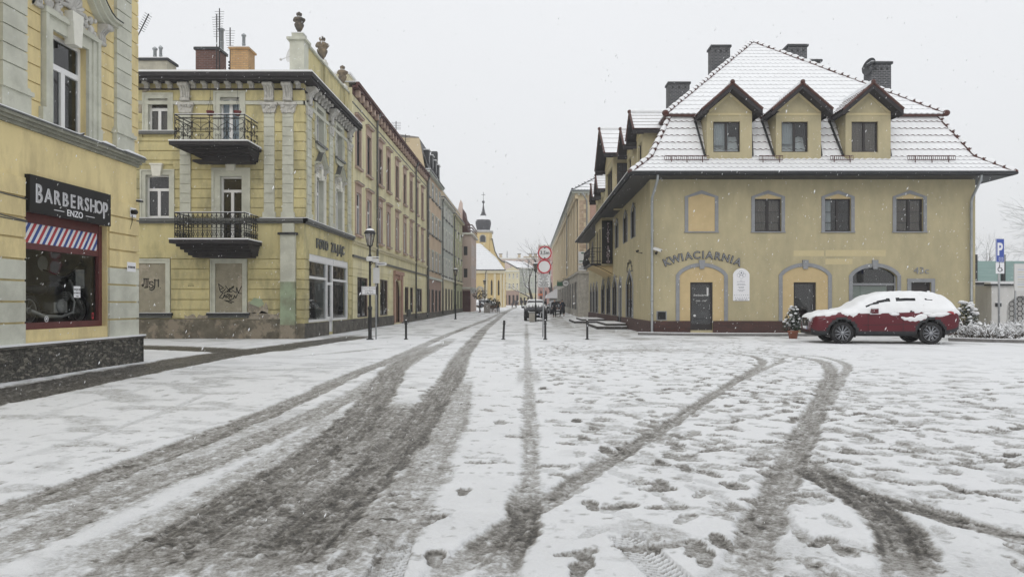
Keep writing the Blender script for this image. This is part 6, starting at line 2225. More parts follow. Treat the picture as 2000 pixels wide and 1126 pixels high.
# ================================================================== church and houses at the end of the street
def build_church():
    Yc = 150.0
    g0 = gz(Yc)
    t = thing('church', 'small yellow baroque church with a black onion dome tower and snowy roof', 'church', (-8, Yc, g0))
    k = Yc / 1400
    X = lambda px, Y=Yc: (px - HX) * Y / 1400
    ZZ = lambda py, Y=Yc: CH + (HY - py) * Y / 1400
    F = Fr((0, Yc, 0), (1, 0, 0), (0, -1, 0))
    w = MB()
    wins = [(X(958.5), X(962), 3.1, 6.4), (X(972.2), X(975.5), 3.1, 6.4)]
    wall(w, F, X(905), X(985), 0, ZZ(530), [(*q, .5, 'point') for q in wins], 0, 0, 2, .3, .6)
    w.quad((X(985), Yc, 0), (X(985), Yc + 12, 0), (X(985), Yc + 12, ZZ(530)), (X(985), Yc, ZZ(530)), 0)
    for (a, b) in ((947, 952), (964.5, 968.5), (977, 980), (982.5, 985.5)):
        w.fbox(F, X(a), X(b), 0, ZZ(534), 0, .25, 1)
    w.fbox(F, X(905), X(986.5), ZZ(533), ZZ(528.5), 0, .5, 1)
    seg_surround(w, F, X(932), X(942), 0.5, 3.6, 1.1, .3, .15, 'round', 3)
    w.build('wall', ['church_yellow', 'church_cream', 'room', 'office_stone'], t)
    for q in wins:
        window(t, F, *q, d=-.2, style='', frame='roof_dark', fw=.05, glass='far_glass')
    r = MB()
    tile_slope(r, (X(905), Yc - .5, ZZ(528)), (X(987), Yc - .5, ZZ(528)), (X(905), Yc + 7, 14.5), (X(938, Yc + 7), Yc + 7, 14.5), 14, .03, .0, .3, 0, 1, .4)
    r.add([(X(987), Yc - .5, ZZ(528)), (X(938, Yc + 7), Yc + 7, 14.5), (X(960, Yc + 8), Yc + 12, 13), (X(987), Yc + 12, ZZ(528))], [(0, 1, 2, 3)], 0)
    r.tube([(X(929), Yc - .7, ZZ(527)), (X(988), Yc - .7, ZZ(527))], .09, 5, 1)
    r.tube([(X(951), Yc - .7, ZZ(527)), (X(948.5), Yc - .6, ZZ(533)), (X(948.5), Yc - .6, 1)], .07, 5, 1)
    r.build('roof', ['snow', 'roof_dark'], t, fix=False)
    gw = MB()
    Yg = Yc + 8
    G = Fr((0, Yg, 0), (1, 0, 0), (0, -1, 0))
    pp = [(930, 600), (930, 476), (938, 474), (950, 484), (958, 496), (965, 507), (973, 514), (981, 518), (984.5, 520), (984.5, 600)]
    pg = [(955, 520), (958, 468), (961, 467), (963, 478), (966, 491), (972, 503), (979, 510), (985.5, 513), (985.5, 600), (955, 600)]
    gw.prism(G, [(X(a, Yg), max(0, ZZ(b, Yg))) for a, b in pg], -1.5, 0, 0)
    cc = [(X(a, Yg), ZZ(b, Yg)) for a, b in pg[1:8]]
    gw.ring(G, [(u + .12, z + .18) for u, z in cc], cc, -1.6, .15, 1)
    gw.build('curved_gable', ['church_yellow', 'roof_dark'], t)
    tw = MB()
    cx, cy, hw = X(943.5, 159), 160.0, 1.9
    ch = .45
    oct_ = [(-hw, -hw + ch), (-hw + ch, -hw), (hw - ch, -hw), (hw, -hw + ch), (hw, hw - ch), (hw - ch, hw), (-hw + ch, hw), (-hw, hw - ch)]
    def ringpts(z, s=1.0): return [(cx + a * s, cy + b * s, z) for a, b in oct_]
    def slab(z0, z1, s, m):
        tw.add(ringpts(z0, s) + ringpts(z1, s), [(i, (i + 1) % 8, 8 + (i + 1) % 8, 8 + i) for i in range(8)] + [tuple(range(7, -1, -1)), tuple(range(8, 16))], m)
    slab(0, 17.0, 1.0, 0)
    slab(17.0, 17.35, 1.12, 1)
    slab(17.35, 17.5, 1.17, 2)
    slab(13.0, 13.1, 1.02, 1)
    T = Fr((0, cy - hw, 0), (1, 0, 0), (0, -1, 0))
    tw.prism(T, [(cx - .55, 14.9)] + head_curve(cx - .55, cx + .55, 16.0, .4, 'seg', 8) + [(cx + .55, 14.9)], 0, .05, 3)
    tw.ring(T, [(cx - .75, 14.7)] + head_curve(cx - .75, cx + .75, 16.0, .6, 'seg', 8) + [(cx + .75, 14.7)], [(cx - .55, 14.9)] + head_curve(cx - .55, cx + .55, 16.0, .4, 'seg', 8) + [(cx + .55, 14.9)], 0, .08, 1)
    tw.build('tower', ['church_yellow', 'office_stone', 'snow', 'far_glass'], t)
    dm = MB()
    pr = [(1.62, 0), (1.5, .15), (1.5, .5), (1.62, .95), (1.75, 1.6), (1.72, 2.1), (1.5, 2.55), (1.15, 2.95), (.72, 3.45), (.42, 4.1), (.25, 4.9), (.13, 5.7), (.1, 6.3)]
    dm.lathe((cx, cy, 17.5), pr, 16, 0)
    dm.lathe((cx, cy, 17.5), [(1.60, 2.45), (1.30, 2.85), (.85, 3.37)], 16, 1, caps=False)
    dm.ball((cx, cy, 24.0), .33, m=0)
    dm.bar((cx, cy, 24.2), (cx, cy, 26.2), .08, .08, 0)
    dm.bar((cx - .42, cy, 25.6), (cx + .42, cy, 25.6), .08, .08, 0)
    dm.build('onion_dome', ['slate_plain', 'snow'], t)
M['slate_plain'] = mk('black slate', (0.05, 0.05, 0.056), 0.6, 0.3, 3, 0.4, 10)
build_church()

def far_house(name, label, px0, px1, py_top, Y, mat, gmat, gtop_py, cols, rows_py, roof=None, gable=None, ww=2.2):
    g = gz(Y)
    X = lambda px: (px - HX) * Y / 1400
    ZZ = lambda py: CH + (HY - py) * Y / 1400
    t = thing(name, label, 'house', (X((px0 + px1) / 2), Y, g))
    F = Fr((0, Y, 0), (1, 0, 0), (0, -1, 0))
    x0, x1, zt, zg = X(px0), X(px1), ZZ(py_top), ZZ(gtop_py)
    hw = ww * Y / 1400
    cs = [x0 + (x1 - x0) * (k + .5) / cols for k in range(cols)]
    ops = [(c - hw, c + hw, ZZ(b), ZZ(a)) for c in cs for a, b in rows_py]
    gd = [(c - hw * 1.2, c + hw * 1.2, g + .2, zg - 1.2) for c in cs]
    w = MB()
    wall(w, F, x0, x1, zg, zt, ops, 0, 0, 2, .2, .5)
    wall(w, F, x0, x1, 0, zg, gd, 1, 1, 2, .2, .5)
    for x in (x0, x1):
        w.quad((x, Y, 0), (x, Y + 12, 0), (x, Y + 12, zt), (x, Y, zt), 0)
    if gable:
        w.prism(F, [(x0, zt)] + [(X(a), ZZ(b)) for a, b in gable] + [(x1, zt)], -8, 0, 0)
    for (a, b, c, d) in ops:
        w.fbox(F, a - .12, b + .12, c - .15, c, 0, .1, 3)
    w.fbox(F, x0, x1, zt - .3, zt, 0, .3, 3)
    w.build('wall', [mat, gmat, 'room', 'cream'], t)
    for q in ops: window(t, F, *q, d=-.15, style='T', fw=.08, glass='far_glass')
    if roof:
        r = MB()
        r.add(roof, [tuple(range(len(roof)))], 0)
        r.add([(x, y, z - .35) for x, y, z in roof], [tuple(range(len(roof)))], 1)
        r.build('roof', ['snow', 'roof_dark'], t)
    return t

def build_far():
    Y = 190.0
    far_house('cream_gabled_house', 'cream house with a low gable and pink ground floor beside the church', 984, 1014, 528, Y, 'cream_facade', 'brown_pink', 567, 4, ((534, 543), (553, 563)), gable=[(1002, 520)], ww=1.5)
    Y = 200.0
    X = lambda px, Y: (px - HX) * Y / 1400
    ZZ = lambda py, Y: CH + (HY - py) * Y / 1400
    far_house('white_roofed_house', 'long grey white house under a bright snow roof at the end of the street', 1014, 1049, 523, Y, 'grey_facade', 'cream_facade', 572, 5, ((530, 540), (550, 561)),
              roof=[(X(1009, Y), Y - .5, ZZ(522, Y)), (X(1051, Y), Y - .5, ZZ(525, Y)), (X(1024, 214), 214, ZZ(511, 214)), (X(985, 214), 214, ZZ(508, 214))], ww=1.3)
    Y = 260.0
    t = far_house('distant_block', 'wide flat-roofed pinkish block with roof vents on the skyline', 955, 1064, 504, Y, 'pink_facade', 'pink_facade', 560, 9, ((508, 514), (520, 527)), ww=1.8)
    v = MB()
    for px in (978, 1014, 1036, 1046):
        x = X(px, Y + 3)
        v.box(x - .5, x + .5, Y + 2.5, Y + 3.5, ZZ(505, Y), ZZ(495, Y), 0)
        v.box(x - .7, x + .7, Y + 2.4, Y + 3.6, ZZ(495, Y), ZZ(494, Y), 1)
    v.tube([(X(990, Y), Y + 3, ZZ(505, Y)), (X(990, Y), Y + 3, ZZ(489, Y))], .12, 5, 1)
    v.box(X(956, Y), X(1063, Y), Y, Y + 12, ZZ(504, Y), ZZ(503, Y), 2)
    v.box(X(1022, Y), X(1060, Y), Y + 4, Y + 12, ZZ(503, Y), ZZ(499, Y), 0)
    v.build('roof_vents', ['tan_facade', 'roof_dark', 'snow'], t)
    t = far_house('tall_pink_building', 'tall plain pink building behind the road signs', 1052, 1090, 478, 215.0, 'pink_tall', 'pink_tall', 560, 4, ((488, 497), (508, 517), (528, 537), (547, 556)), ww=1.3)
    s = thing('shop_sign', 'small orange red shop sign on the distant pink building', 'sign', (3.7, 208, 3.5))
    m = MB()
    m.box(X(1051, 214.7), X(1062, 214.7), 214.5, 214.7, ZZ(577, 214), ZZ(573, 214))
    m.build('board', 'glow_sign', s)
    r = MB()
    r.box(X(1052, 215), X(1090, 215), 215, 227, ZZ(478, 215), ZZ(477, 215))
    r.build('roof', 'snow', t)
M['pink_tall'] = mk('dusty pink facade', (0.45, 0.27, 0.235), 0.9, 0.06, 0.3)
build_far()
# ================================================================== right edge: garden wall, net, hedge, kerb
def build_right_edge():
    G = lambda Y: Fr((0, Y, 0), (1, 0, 0), (0, -1, 0))
    t = thing('garden_wall', 'pale rendered garden wall with an arched honeycomb grille beside the olive house', 'wall', (24, 33.5, 0))
    w = MB()
    F = G(34.5)
    w.fbox(F, 20.6, 23.4, 0, 2.32, -.3, 0, 0)
    w.fbox(F, 20.5, 23.6, 2.32, 2.40, -.4, .12, 1)
    w.fbox(F, 20.5, 23.6, 2.40, 2.46, -.38, .10, 2)
    F2 = G(33.2)
    arch = (22.15, 23.65, .3, 1.75)
    wall(w, F2, 21.45, 33.0, 0, 2.22, [(*arch, .7, 'round')], 0, 0, None, .3)
    w.quad(F2.P(21.45, 0, 0), F2.P(21.45, 0, -1.3), F2.P(21.45, 2.22, -1.3), F2.P(21.45, 2.22, 0), 0)
    w.fbox(F2, 21.35, 33.0, 2.22, 2.30, -.4, .12, 1)
    w.fbox(F2, 21.35, 33.0, 2.30, 2.36, -.38, .10, 2)
    w.fbox(F2, 21.45, 33, 0, 2.2, -.34, -.32, 0)
    w.fbox(F2, 21.62, 21.85, 1.25, 1.42, 0, .1, 1)
    w.fbox(F2, 21.62, 21.85, 1.42, 1.45, 0, .1, 2)
    w.build('wall', ['wall_pale', 'roof_dark', 'snow'], t)
    g = MB()
    r = .125
    for i in range(8):
        for j in range(10):
            cx = arch[0] + .09 + i * r * 1.55
            cz = arch[2] + .06 + j * r * 1.80 + (r * .9 if i % 2 else 0)
            pts = []
            ok = True
            for k in range(7):
                a = R(60 * k)
                u, z = cx + r * math.cos(a), cz + r * math.sin(a)
                lim = 1.05 + .7 * math.sqrt(max(0, 1 - ((u - 22.9) / .75) ** 2))
                if z > lim or u < arch[0] or u > arch[1] or z < arch[2]: ok = False
                pts.append(F2.P(u, z, -.08))
            if ok: g.tube(pts, .016, 4, 0, False)
    g.build('grille', 'black_iron', t)
    t = thing('sports_net', 'teal sports netting on dark posts behind the garden wall', 'fence', (30, 45, 0))
    m = MB()
    m.box(27.0, 44, 45, 45.05, 0, 4.05, 0)
    m.build('netting', 'teal_net', t)
    for x in (28.0, 29.75 + .0, 36.0):
        m = MB()
        m.tube([(x, 44.9, 0), (x, 44.9, 4.45)], .12, 6)
        m.build('post', 'roof_dark', t)
    t = thing('info_board', 'pale framed notice board at the right edge behind the hedge', 'sign', (19.4, 27.6, 0))
    F3 = G(27.6)
    m = MB()
    m.fbox(F3, 18.72, 20.4, 1.88, 2.92, -.05, 0, 0)
    m.build('board', 'grey_sign', t)
    m = MB()
    for k in range(8):
        m.fbox(F3, 18.84, 20.28, 2.02 + k * .095, 2.045 + k * .095, 0, .004, k % 3)
    m.build('print', [mk('pale yellow print', (.5, .46, .34), .7), mk('pale blue print', (.40, .45, .55), .7), 'grey_facade'], t)
    for x in (18.8, 20.3):
        m = MB()
        m.tube([F3.P(x, 0, -.08), F3.P(x, 2.9, -.08)], .035, 8)
        m.build('post', 'steel', t)
    t = thing('kerb', 'snowy granite kerb along the hedge bed at the right edge', 'kerb', (19, 25.3, 0))
    m = MB()
    pts = [(15.6, 26.6), (16.6, 25.6), (18.5, 24.6), (20.0, 23.2), (21.5, 21.6), (27, 17.5)]
    for k in range(len(pts) - 1):
        a, b = Vector((*pts[k], .06)), Vector((*pts[k + 1], .06))
        m.bar(a, b, .15, .12, 0)
        m.bar(a + Z * .07, b + Z * .07, .13, .03, 1)
    m.build('kerb_stone', ['kerb', 'snow'], t)
build_right_edge()

# ---- foliage
def leaf_cluster(mb, c, r, n, rnd, ms, size=.05, squash=.8, shell=.55, snow=.35, ml=0):
    """n small bent leaves spread through an ellipsoid; upper ones may carry snow"""
    for _ in range(n):
        while True:
            p = Vector((rnd.uniform(-1, 1), rnd.uniform(-1, 1), rnd.uniform(-1, 1)))
            if shell < p.length < 1.0: break
        q = Vector((p.x * r[0], p.y * r[1], p.z * r[2]))
        cc = Vector(c) + q
        d = Vector((rnd.gauss(0, 1), rnd.gauss(0, 1), rnd.gauss(0, .6))).normalized()
        e = d.cross(Vector((rnd.gauss(0, 1), rnd.gauss(0, 1), rnd.gauss(0, 1)))).normalized()
        s_ = size * rnd.uniform(.6, 1.5)
        m = ms if rnd.random() < snow * (0.35 + 0.9 * max(0, p.z + .3)) else ml
        if m == ms:
            d = Vector((d.x, d.y, d.z * .25)).normalized()
            e = d.cross(Z).normalized()
            s_ *= 1.15
            cc += Z * .02
        mb.add([cc - d * s_, cc - e * s_ * .5, cc + d * s_, cc + e * s_ * .5 + Z * .005], [(0, 1, 2, 3)], m)

def snow_lump(mb, c, r, rnd, m):
    k, n = 5, 8
    vs = []
    for i in range(k + 1):
        t = math.pi * i / k
        for j in range(n):
            a = 2 * math.pi * j / n
            f = 1 + rnd.uniform(-.25, .25)
            vs.append(Vector(c) + Vector((r * math.sin(t) * math.cos(a) * f, r * math.sin(t) * math.sin(a) * f, r * .55 * math.cos(t) * f)))
    mb.add(vs, [(i * n + j, (i + 1) * n + j, (i + 1) * n + (j + 1) % n, i * n + (j + 1) % n) for i in range(k) for j in range(n)], m, True)

def shrub(name, label, x, y, z, r, h, seed, pot=False, n=1500, lumps=40, group=None):
    rnd = random.Random(seed)
    t = thing(name, label, 'plant' if pot else 'shrub', (x, y, z))
    z0 = z
    if pot:
        m = MB()
        m.lathe((x, y, z), [(.15, 0), (.19, .26), (.215, .27), (.215, .33), (.18, .33), (.17, .30), (.01, .30)], 20)
        m.build('pot', 'terracotta', t)
        z0 = z + .30
        m = MB()
        m.lathe((x, y, z + .305), [(.175, 0), (.12, .03), (.01, .04)], 12)
        m.build('soil_snow', 'snow', t)
    m = MB()
    m.tube([(x, y, z0 - .05), (x + .02, y, z0 + h * .5), (x, y, z0 + h * .85)], [.03, .02, .008], 6)
    for k in range(16):
        a, f = rnd.uniform(0, 6.3), rnd.uniform(.1, .85)
        m.tube([(x, y, z0 + h * f), (x + r * .8 * math.cos(a) * (1 - f * .6), y + r * .8 * math.sin(a) * (1 - f * .6), z0 + h * (f + .12))], [.012, .005], 4)
    m.build('stem', 'bark', t)
    m = MB()
    ncl = 16
    for k in range(ncl):
        f = k / ncl
        rr = r * (1 - .72 * f ** 1.3)
        a = k * 2.4
        c = (x + rr * .55 * math.cos(a), y + rr * .55 * math.sin(a), z0 + h * (.08 + .86 * f))
        leaf_cluster(m, c, (rr * .65, rr * .65, h * .13), n // ncl, rnd, 1, .038, .8, .2, .38)
    for k in range(lumps):
        f = rnd.random()
        rr = r * (1 - .72 * f ** 1.3) * rnd.uniform(.35, 1.0)
        a = rnd.uniform(0, 6.3)
        snow_lump(m, (x + rr * math.cos(a), y + rr * math.sin(a), z0 + h * (.1 + .88 * f) + .03), rnd.uniform(.03, .085) * (r / .4), rnd, 1)
    m.build('foliage', ['leaf', 'snow'], t, fix=False)
    return t
shrub('potted_shrub', 'snowy evergreen in a terracotta pot in front of the red car', 10.45, 28.3, 0, .40, .98, 3, True, 1700, 46)
shrub('snowy_shrub', 'dark snow-laden shrub just behind the rear of the red car', 17.3, 28.3, 0, .62, 1.45, 5, False, 2000, 50)

def hedge():
    rnd = random.Random(9)
    t = thing('hedge', 'low twiggy hedge thick with snow along the right edge', 'hedge', (20, 26, 0))
    tw = MB()
    sn = MB()
    for k in range(3800):
        x = rnd.uniform(16.3, 27.5)
        y = rnd.uniform(25.6, 28.0) - max(0, x - 18.5) * .62
        top = .62 + .16 * math.sin(x * 2.1) + .1 * math.sin(x * 5.3 + y)
        z = rnd.uniform(.05, top * .6)
        a = rnd.uniform(0, 6.3)
        l = rnd.uniform(.22, .5)
        p0 = Vector((x, y, z))
        p1 = p0 + Vector((math.cos(a) * l * .6, math.sin(a) * l * .6, l * rnd.uniform(.4, 1.1)))
        if p1.z > top + .15: p1.z = top + rnd.uniform(0, .12)
        pm = p0.lerp(p1, .5) + Vector((rnd.uniform(-.04, .04), rnd.uniform(-.04, .04), .03))
        tw.tube([p0, pm, p1], [.009, .007, .003], 3, 0, False, False)
        if rnd.random() < .7:
            o = Z * .012
            sn.tube([pm.lerp(p0, .4) + o, pm + o * 1.3, p1 + o], [.008, rnd.uniform(.014, .026), .008], 4, 0, True, True)
    for k in range(900):
        x = rnd.uniform(16.3, 27.5)
        y = rnd.uniform(25.4, 28.0) - max(0, x - 18.5) * .62
        top = .62 + .16 * math.sin(x * 2.1) + .1 * math.sin(x * 5.3 + y)
        snow_lump(sn, (x, y, top * rnd.uniform(.35, 1.0)), rnd.uniform(.03, .09), rnd, 0)
    tw.build('twigs', 'twig', t, fix=False)
    sn.build('snow_cover', 'snow', t, fix=False)
hedge()

def bare_tree(name, label, x, y, z, h, r, seed, depth=5, mat='bark', snow=False, lean=(0, 0), spread=.55, first=.3, upb=.25):
    rnd = random.Random(seed)
    t = thing(name, label, 'tree', (x, y, z))
    tr, cr, sn = MB(), MB(), MB()
    def grow(p, d, L, rad, k):
        pts = [p]
        dd = d.copy()
        nseg = 3
        for i in range(nseg):
            dd = (dd + Vector((rnd.gauss(0, .13), rnd.gauss(0, .13), rnd.gauss(0, .08)))).normalized()
            pts.append(pts[-1] + dd * L / nseg)
        rs = [rad * (1 - .35 * i / nseg) for i in range(nseg + 1)]
        (tr if k == 0 else cr).tube(pts, rs, 6 if k < 2 else 4 if k < 4 else 3, 0, False)
        if snow and k > 0 and abs(dd.z) < .85:
            sn.tube([q + Z * (rad * .7) for q in pts], [max(.012, q * .8) for q in rs], 4, 0, False)
        if k >= depth: return
        nb = 3 if k < 2 else rnd.choice((2, 3))
        for b in range(nb):
            f = rnd.uniform(.45, 1.0) if b else 1.0
            i = min(nseg - 1, int(f * nseg))
            q = pts[i].lerp(pts[i + 1], f * nseg - i)
            ax = Vector((rnd.gauss(0, 1), rnd.gauss(0, 1), rnd.gauss(0, .5))).normalized()
            nd = (dd + ax * spread * (1.2 if b else .6) + Z * upb).normalized()
            grow(q, nd, L * rnd.uniform(.62, .82), rs[-1] * rnd.uniform(.6, .8), k + 1)
    grow(Vector((x, y, z)), Vector((lean[0], lean[1], 1)).normalized(), h * first, r, 0)
    tr.build('trunk', mat, t)
    cr.build('crown', mat, t, fix=False)
    if snow: sn.build('snow_cover', 'snow', t, fix=False)
bare_tree('bare_tree', 'large bare tree whose branches reach in over the garden wall at the far right', 33.2, 42, 0, 12, .36, 21, 6, 'bark', True, (-.25, 0), .75, .28, .05)
bare_tree('bare_tree', 'frosted bare tree just right of the olive house corner', 31.5, 52, 0, 9, .26, 31, 6, 'bark_pale', True, (-.05, 0), .6, .25, .25)
bare_tree('bare_tree', 'frosted bare tree between the garden wall trees, standing behind the parking sign', 36.5, 55, 0, 9.5, .26, 35, 6, 'bark_pale', True, (0, 0), .6, .25, .2)
bare_tree('bare_tree', 'thin snow-dusted street tree beside the lamp in the middle of the street', 1.0, 112, gz(112), 9.0, .26, 44, 4, 'bark', True, (-.10, 0), .7, .38, .15)
bare_tree('bare_tree', 'bare tree rising over the road signs beside the office building eaves', 4.9, 146, gz(146), 18.5, .50, 52, 5, 'bark', False, (-.05, 0), .55, .28, .2)

def round_bush(name, label, x, y, z, r, h, seed, pale):
    rnd = random.Random(seed)
    t = thing(name, label, 'tree' if pale else 'shrub', (x, y, z))
    m = MB()
    m.tube([(x, y, z), (x, y, z + h)], [.05, .03], 5)
    m.build('trunk', 'bark', t)
    m = MB()
    leaf_cluster(m, (x, y, z + h), (r, r, r * .9), 700, rnd, 1, .10, .8, .2, .75 if pale else .3)
    m.build('crown', ['twig' if pale else 'leaf', 'snow'], t, fix=False)
round_bush('small_tree', 'small round frosted tree beside the pink house corner', -6.5, 96, gz(96), 1.05, 2.5, 71, True)
round_bush('dark_bush', 'dark rounded bush behind the street boards near the church', -4.9, 97, gz(97), .95, 1.15, 72, False)

# ================================================================== street furniture
def lamp(label, x, y, h=4.35):
    z = gz(y)
    t = thing('street_lamp', label, 'street lamp', (x, y, z), 'black street lamps along the street')
    m = MB()
    m.lathe((x, y, z), [(.14, 0), (.14, .03), (.075, .05), (.07, .10), (.07, 1.15), (.085, 1.17), (.085, 1.25), (.06, 1.28), (.045, 1.32), (.042, h - 1.15), (.06, h - 1.12), (.06, h - 1.05), (.035, h - 1.0), (.032, h - .76), (.05, h - .74), (.05, h - .70)], 12)
    for a in range(4):
        m.ball((x + .105 * math.cos(a * 1.571), y + .105 * math.sin(a * 1.571), z + .04), .018)
    m.tube([(x - .02, y, z + 2.95), (x + .22, y, z + 3.05)], .016, 5)
    m.tube([(x + .02, y, z + 2.86), (x + .16, y, z + 3.02)], .012, 5)
    m.build('post', 'black_iron', t)
    zb, zt = z + h - .70, z + h - .22
    n = 6
    f = MB()
    for k in range(n):
        a = math.pi * 2 * k / n
        f.tube([(x + .085 * math.cos(a), y + .085 * math.sin(a), zb), (x + .19 * math.cos(a), y + .19 * math.sin(a), zt)], .014, 4)
    f.lathe((x, y, zb), [(.05, -.02), (.09, 0), (.09, .02)], 12)
    f.lathe((x, y, zt), [(.21, -.015), (.23, .01), (.22, .035), (.17, .11), (.09, .17), (.04, .19), (.035, .24), (.05, .26), (.0, .31)], 14)
    lo = f.build('lantern', 'black_iron', t)
    g = MB()
    g.lathe((x, y, zb), [(.078, .01), (.178, zt - zb)], 6, smooth=False, caps=False)
    g.build('lantern_glass', 'lamp_glass', lo)
    b = MB()
    b.lathe((x, y, zb), [(.035, .05), (.055, .15), (.055, .38), (.03, .42)], 10)
    b.build('bulb', mk('unlit warm bulb', (.55, .44, .37), .5), lo)
    s = MB()
    s.lathe((x, y, zt), [(.185, .11), (.10, .185), (.045, .20)], 12, caps=False)
    s.build('snow_cap', 'snow', t)
    return t
lamp('tall black street lamp with signs on it in front of the photo shop', -6.10, 27.6, 4.30)
lamp('black street lamp on the left pavement in front of the grey houses', -6.3, 62.0, 4.45)
lamp('farthest black street lamp, beside the church', -6.0, 98.0, 4.4)
lamp('black street lamp with a grey bin at its foot in the middle of the street', .55, 54.0, 4.5)

def lamp_signs():
    x, y = -6.10, 27.6
    F = Fr((0, y - .08, 0), (1, 0, 0), (0, -1, 0))
    t = thing('lamp_sign', 'small white three-line board strapped to the lamp in front of the photo shop', 'sign', (x, y, 1.9))
    m = MB()
    m.fbox(F, x - .30, x + .29, 1.73, 2.05, 0, .03, 0)
    m.fbox(F, x + .26, x + .31, 1.73, 2.05, -.06, .031, 1)
    m.build('board', ['white', 'black'], t)
    m = MB()
    m.ring(F, [(x - .285, 1.745), (x + .255, 1.745), (x + .255, 2.035), (x - .285, 2.035)], [(x - .275, 1.755), (x + .245, 1.755), (x + .245, 2.025), (x - .275, 2.025)], .03, .033, 0, True)
    put_text(m, F, 'Centrum Monitoringu', x - .01, 1.95, .033, .058, 0, .002, .001)
    put_text(m, F, 'Straż Miejska', x - .01, 1.865, .033, .058, 0, .002, .001)
    put_text(m, F, 'Pl. Maj. 26 A2', x - .01, 1.78, .033, .058, 0, .002, .001)
    m.build('print', 'black', t)
    t = thing('sign_post', 'thin grey post with a street name plate close behind the first lamp', 'sign post', (-5.95, 27.9, 0))
    m = MB()
    m.tube([(-5.93, 27.9, 0), (-5.93, 27.9, 3.15)], .028, 8)
    m.build('post', 'steel', t)
    G = Fr((0, 27.85, 0), (1, 0, 0), (0, -1, 0))
    m = MB()
    m.prism(G, [(-5.9, 2.86), (-5.56, 2.86), (-5.5, 2.90), (-5.5, 2.96), (-5.56, 3.00), (-5.9, 3.0)], -.01, .01, 0)
    m.fbox(G, -5.86, -5.58, 2.91, 2.945, .01, .012, 1)
    m.build('name_plate', ['grey_sign', 'grey_trim'], t)
    m = MB()
    m.fbox(G, -6.03, -5.78, 2.18, 2.78, .0, .015, 0)
    m.build('blank_panel', 'grey_sign', t)
    t = thing('security_camera', 'white camera unit with snow on it high on the first lamp post', 'camera', (-5.98, 27.5, 3.1))
    m = MB()
    m.box(-6.2, -5.98, 27.45, 27.6, 3.02, 3.16, 0)
    m.box(-5.98, -5.74, 27.5, 27.6, 2.98, 3.12, 0)
    m.box(-6.2, -5.74, 27.45, 27.6, 3.162, 3.19, 1)
    m.build('camera_housing', ['grey_sign', 'snow'], t)
lamp_signs()

def bollard(px, i, label, lean=0.0):
    Y = 27.75
    x = (px - HX) * Y / 1400
    t = thing('bollard', label, 'bollard', (x, Y, 0), 'black bollards in a row across the street')
    m = MB()
    m.lathe((x, Y, 0), [(.085, 0), (.085, .02), (.045, .04), (.042, .58), (.058, .60), (.058, .63), (.042, .65), (.05, .69), (.045, .73), (.02, .755), (.001, .76)], 12)
    m.build('post', 'black_iron', t)
    m = MB()
    m.lathe((x, Y, .745), [(.035, 0), (.03, .02), (.001, .035)], 10)
    m.build('snow_cap', 'snow', t)
    t.rotation_euler = (0, R(lean), 0)
bollard(793, 0, 'leftmost black bollard, just right of the lamp with signs')
bollard(983, 1, 'slightly leaning black bollard right of the wheel tracks', 3.0)
bollard(1065, 2, 'black bollard next to the road sign pole')
bollard(1147, 3, 'rightmost black bollard, nearest the olive house')

def road_signs():
    Y = 29.9
    x = (1062.5 - HX) * Y / 1400
    k = Y / 1400
    zz = lambda py: CH + (HY - py) * k
    F = Fr((0, Y - .05, 0), (1, 0, 0), (0, -1, 0))
    t = thing('road_sign_pole', 'grey pole with two round red-rimmed road signs, the upper reading 3,5 m', 'road sign', (x, Y, 0))
    m = MB()
    m.tube([(x - .05, Y, 0), (x + .02, Y, zz(478))], .03, 10)
    m.build('pole', 'steel', t)
    for k2, (cy, txt) in enumerate(((494, True), (520.5, False))):
        c = (x + (.03 if txt else .01), zz(cy))
        r = .29
        b = MB()
        b.prism(F, arc(c[0], c[1], r, r, 0, 350, 35), 0, .02, 0)
        b.ring(F, arc(c[0], c[1], r, r, 0, 360, 40), arc(c[0], c[1], r - .055, r - .055, 0, 360, 40), .02, .026, 1)
        so = b.build('round_sign', ['grey_sign', 'sign_red', 'black'], t)
        if txt:
            p = MB()
            put_text(p, F, '3,5m', c[0], c[1] - .06, .024, .21, 0, .012, .002, .95)
            p.prism(F, [(c[0] - .045, c[1] + .225), (c[0] + .045, c[1] + .225), (c[0], c[1] + .165)], .02, .029)
            p.prism(F, [(c[0] - .045, c[1] - .225), (c[0] + .045, c[1] - .225), (c[0], c[1] - .165)], .02, .029)
            p.build('height_limit_print', 'black', so)
    b = MB()
    z0, z1 = zz(561), zz(535)
    b.fbox(F, x - .27, x + .27, z0, z1, 0, .02, 0)
    b.ring(F, [(x - .255, z0 + .015), (x + .255, z0 + .015), (x + .255, z1 - .015), (x - .255, z1 - .015)], [(x - .245, z0 + .025), (x + .245, z0 + .025), (x + .245, z1 - .025), (x - .245, z1 - .025)], .02, .024, 1, True)
    so = b.build('text_plate', ['grey_sign', 'black'], t)
    p = MB()
    rnd = random.Random(2)
    for q, wd in enumerate((.30, .40, .26, .42, .34, .12, .40, .30, .38, .42, .36)):
        z = z1 - .06 - q * .043
        u = x - wd / 2
        while u < x + wd / 2 - .01:
            l = rnd.uniform(.025, .075)
            p.fbox(F, u, min(u + l, x + wd / 2), z - .011, z + .011, .02, .023)
            u += l + .014
    p.build('print', 'black', so)
road_signs()

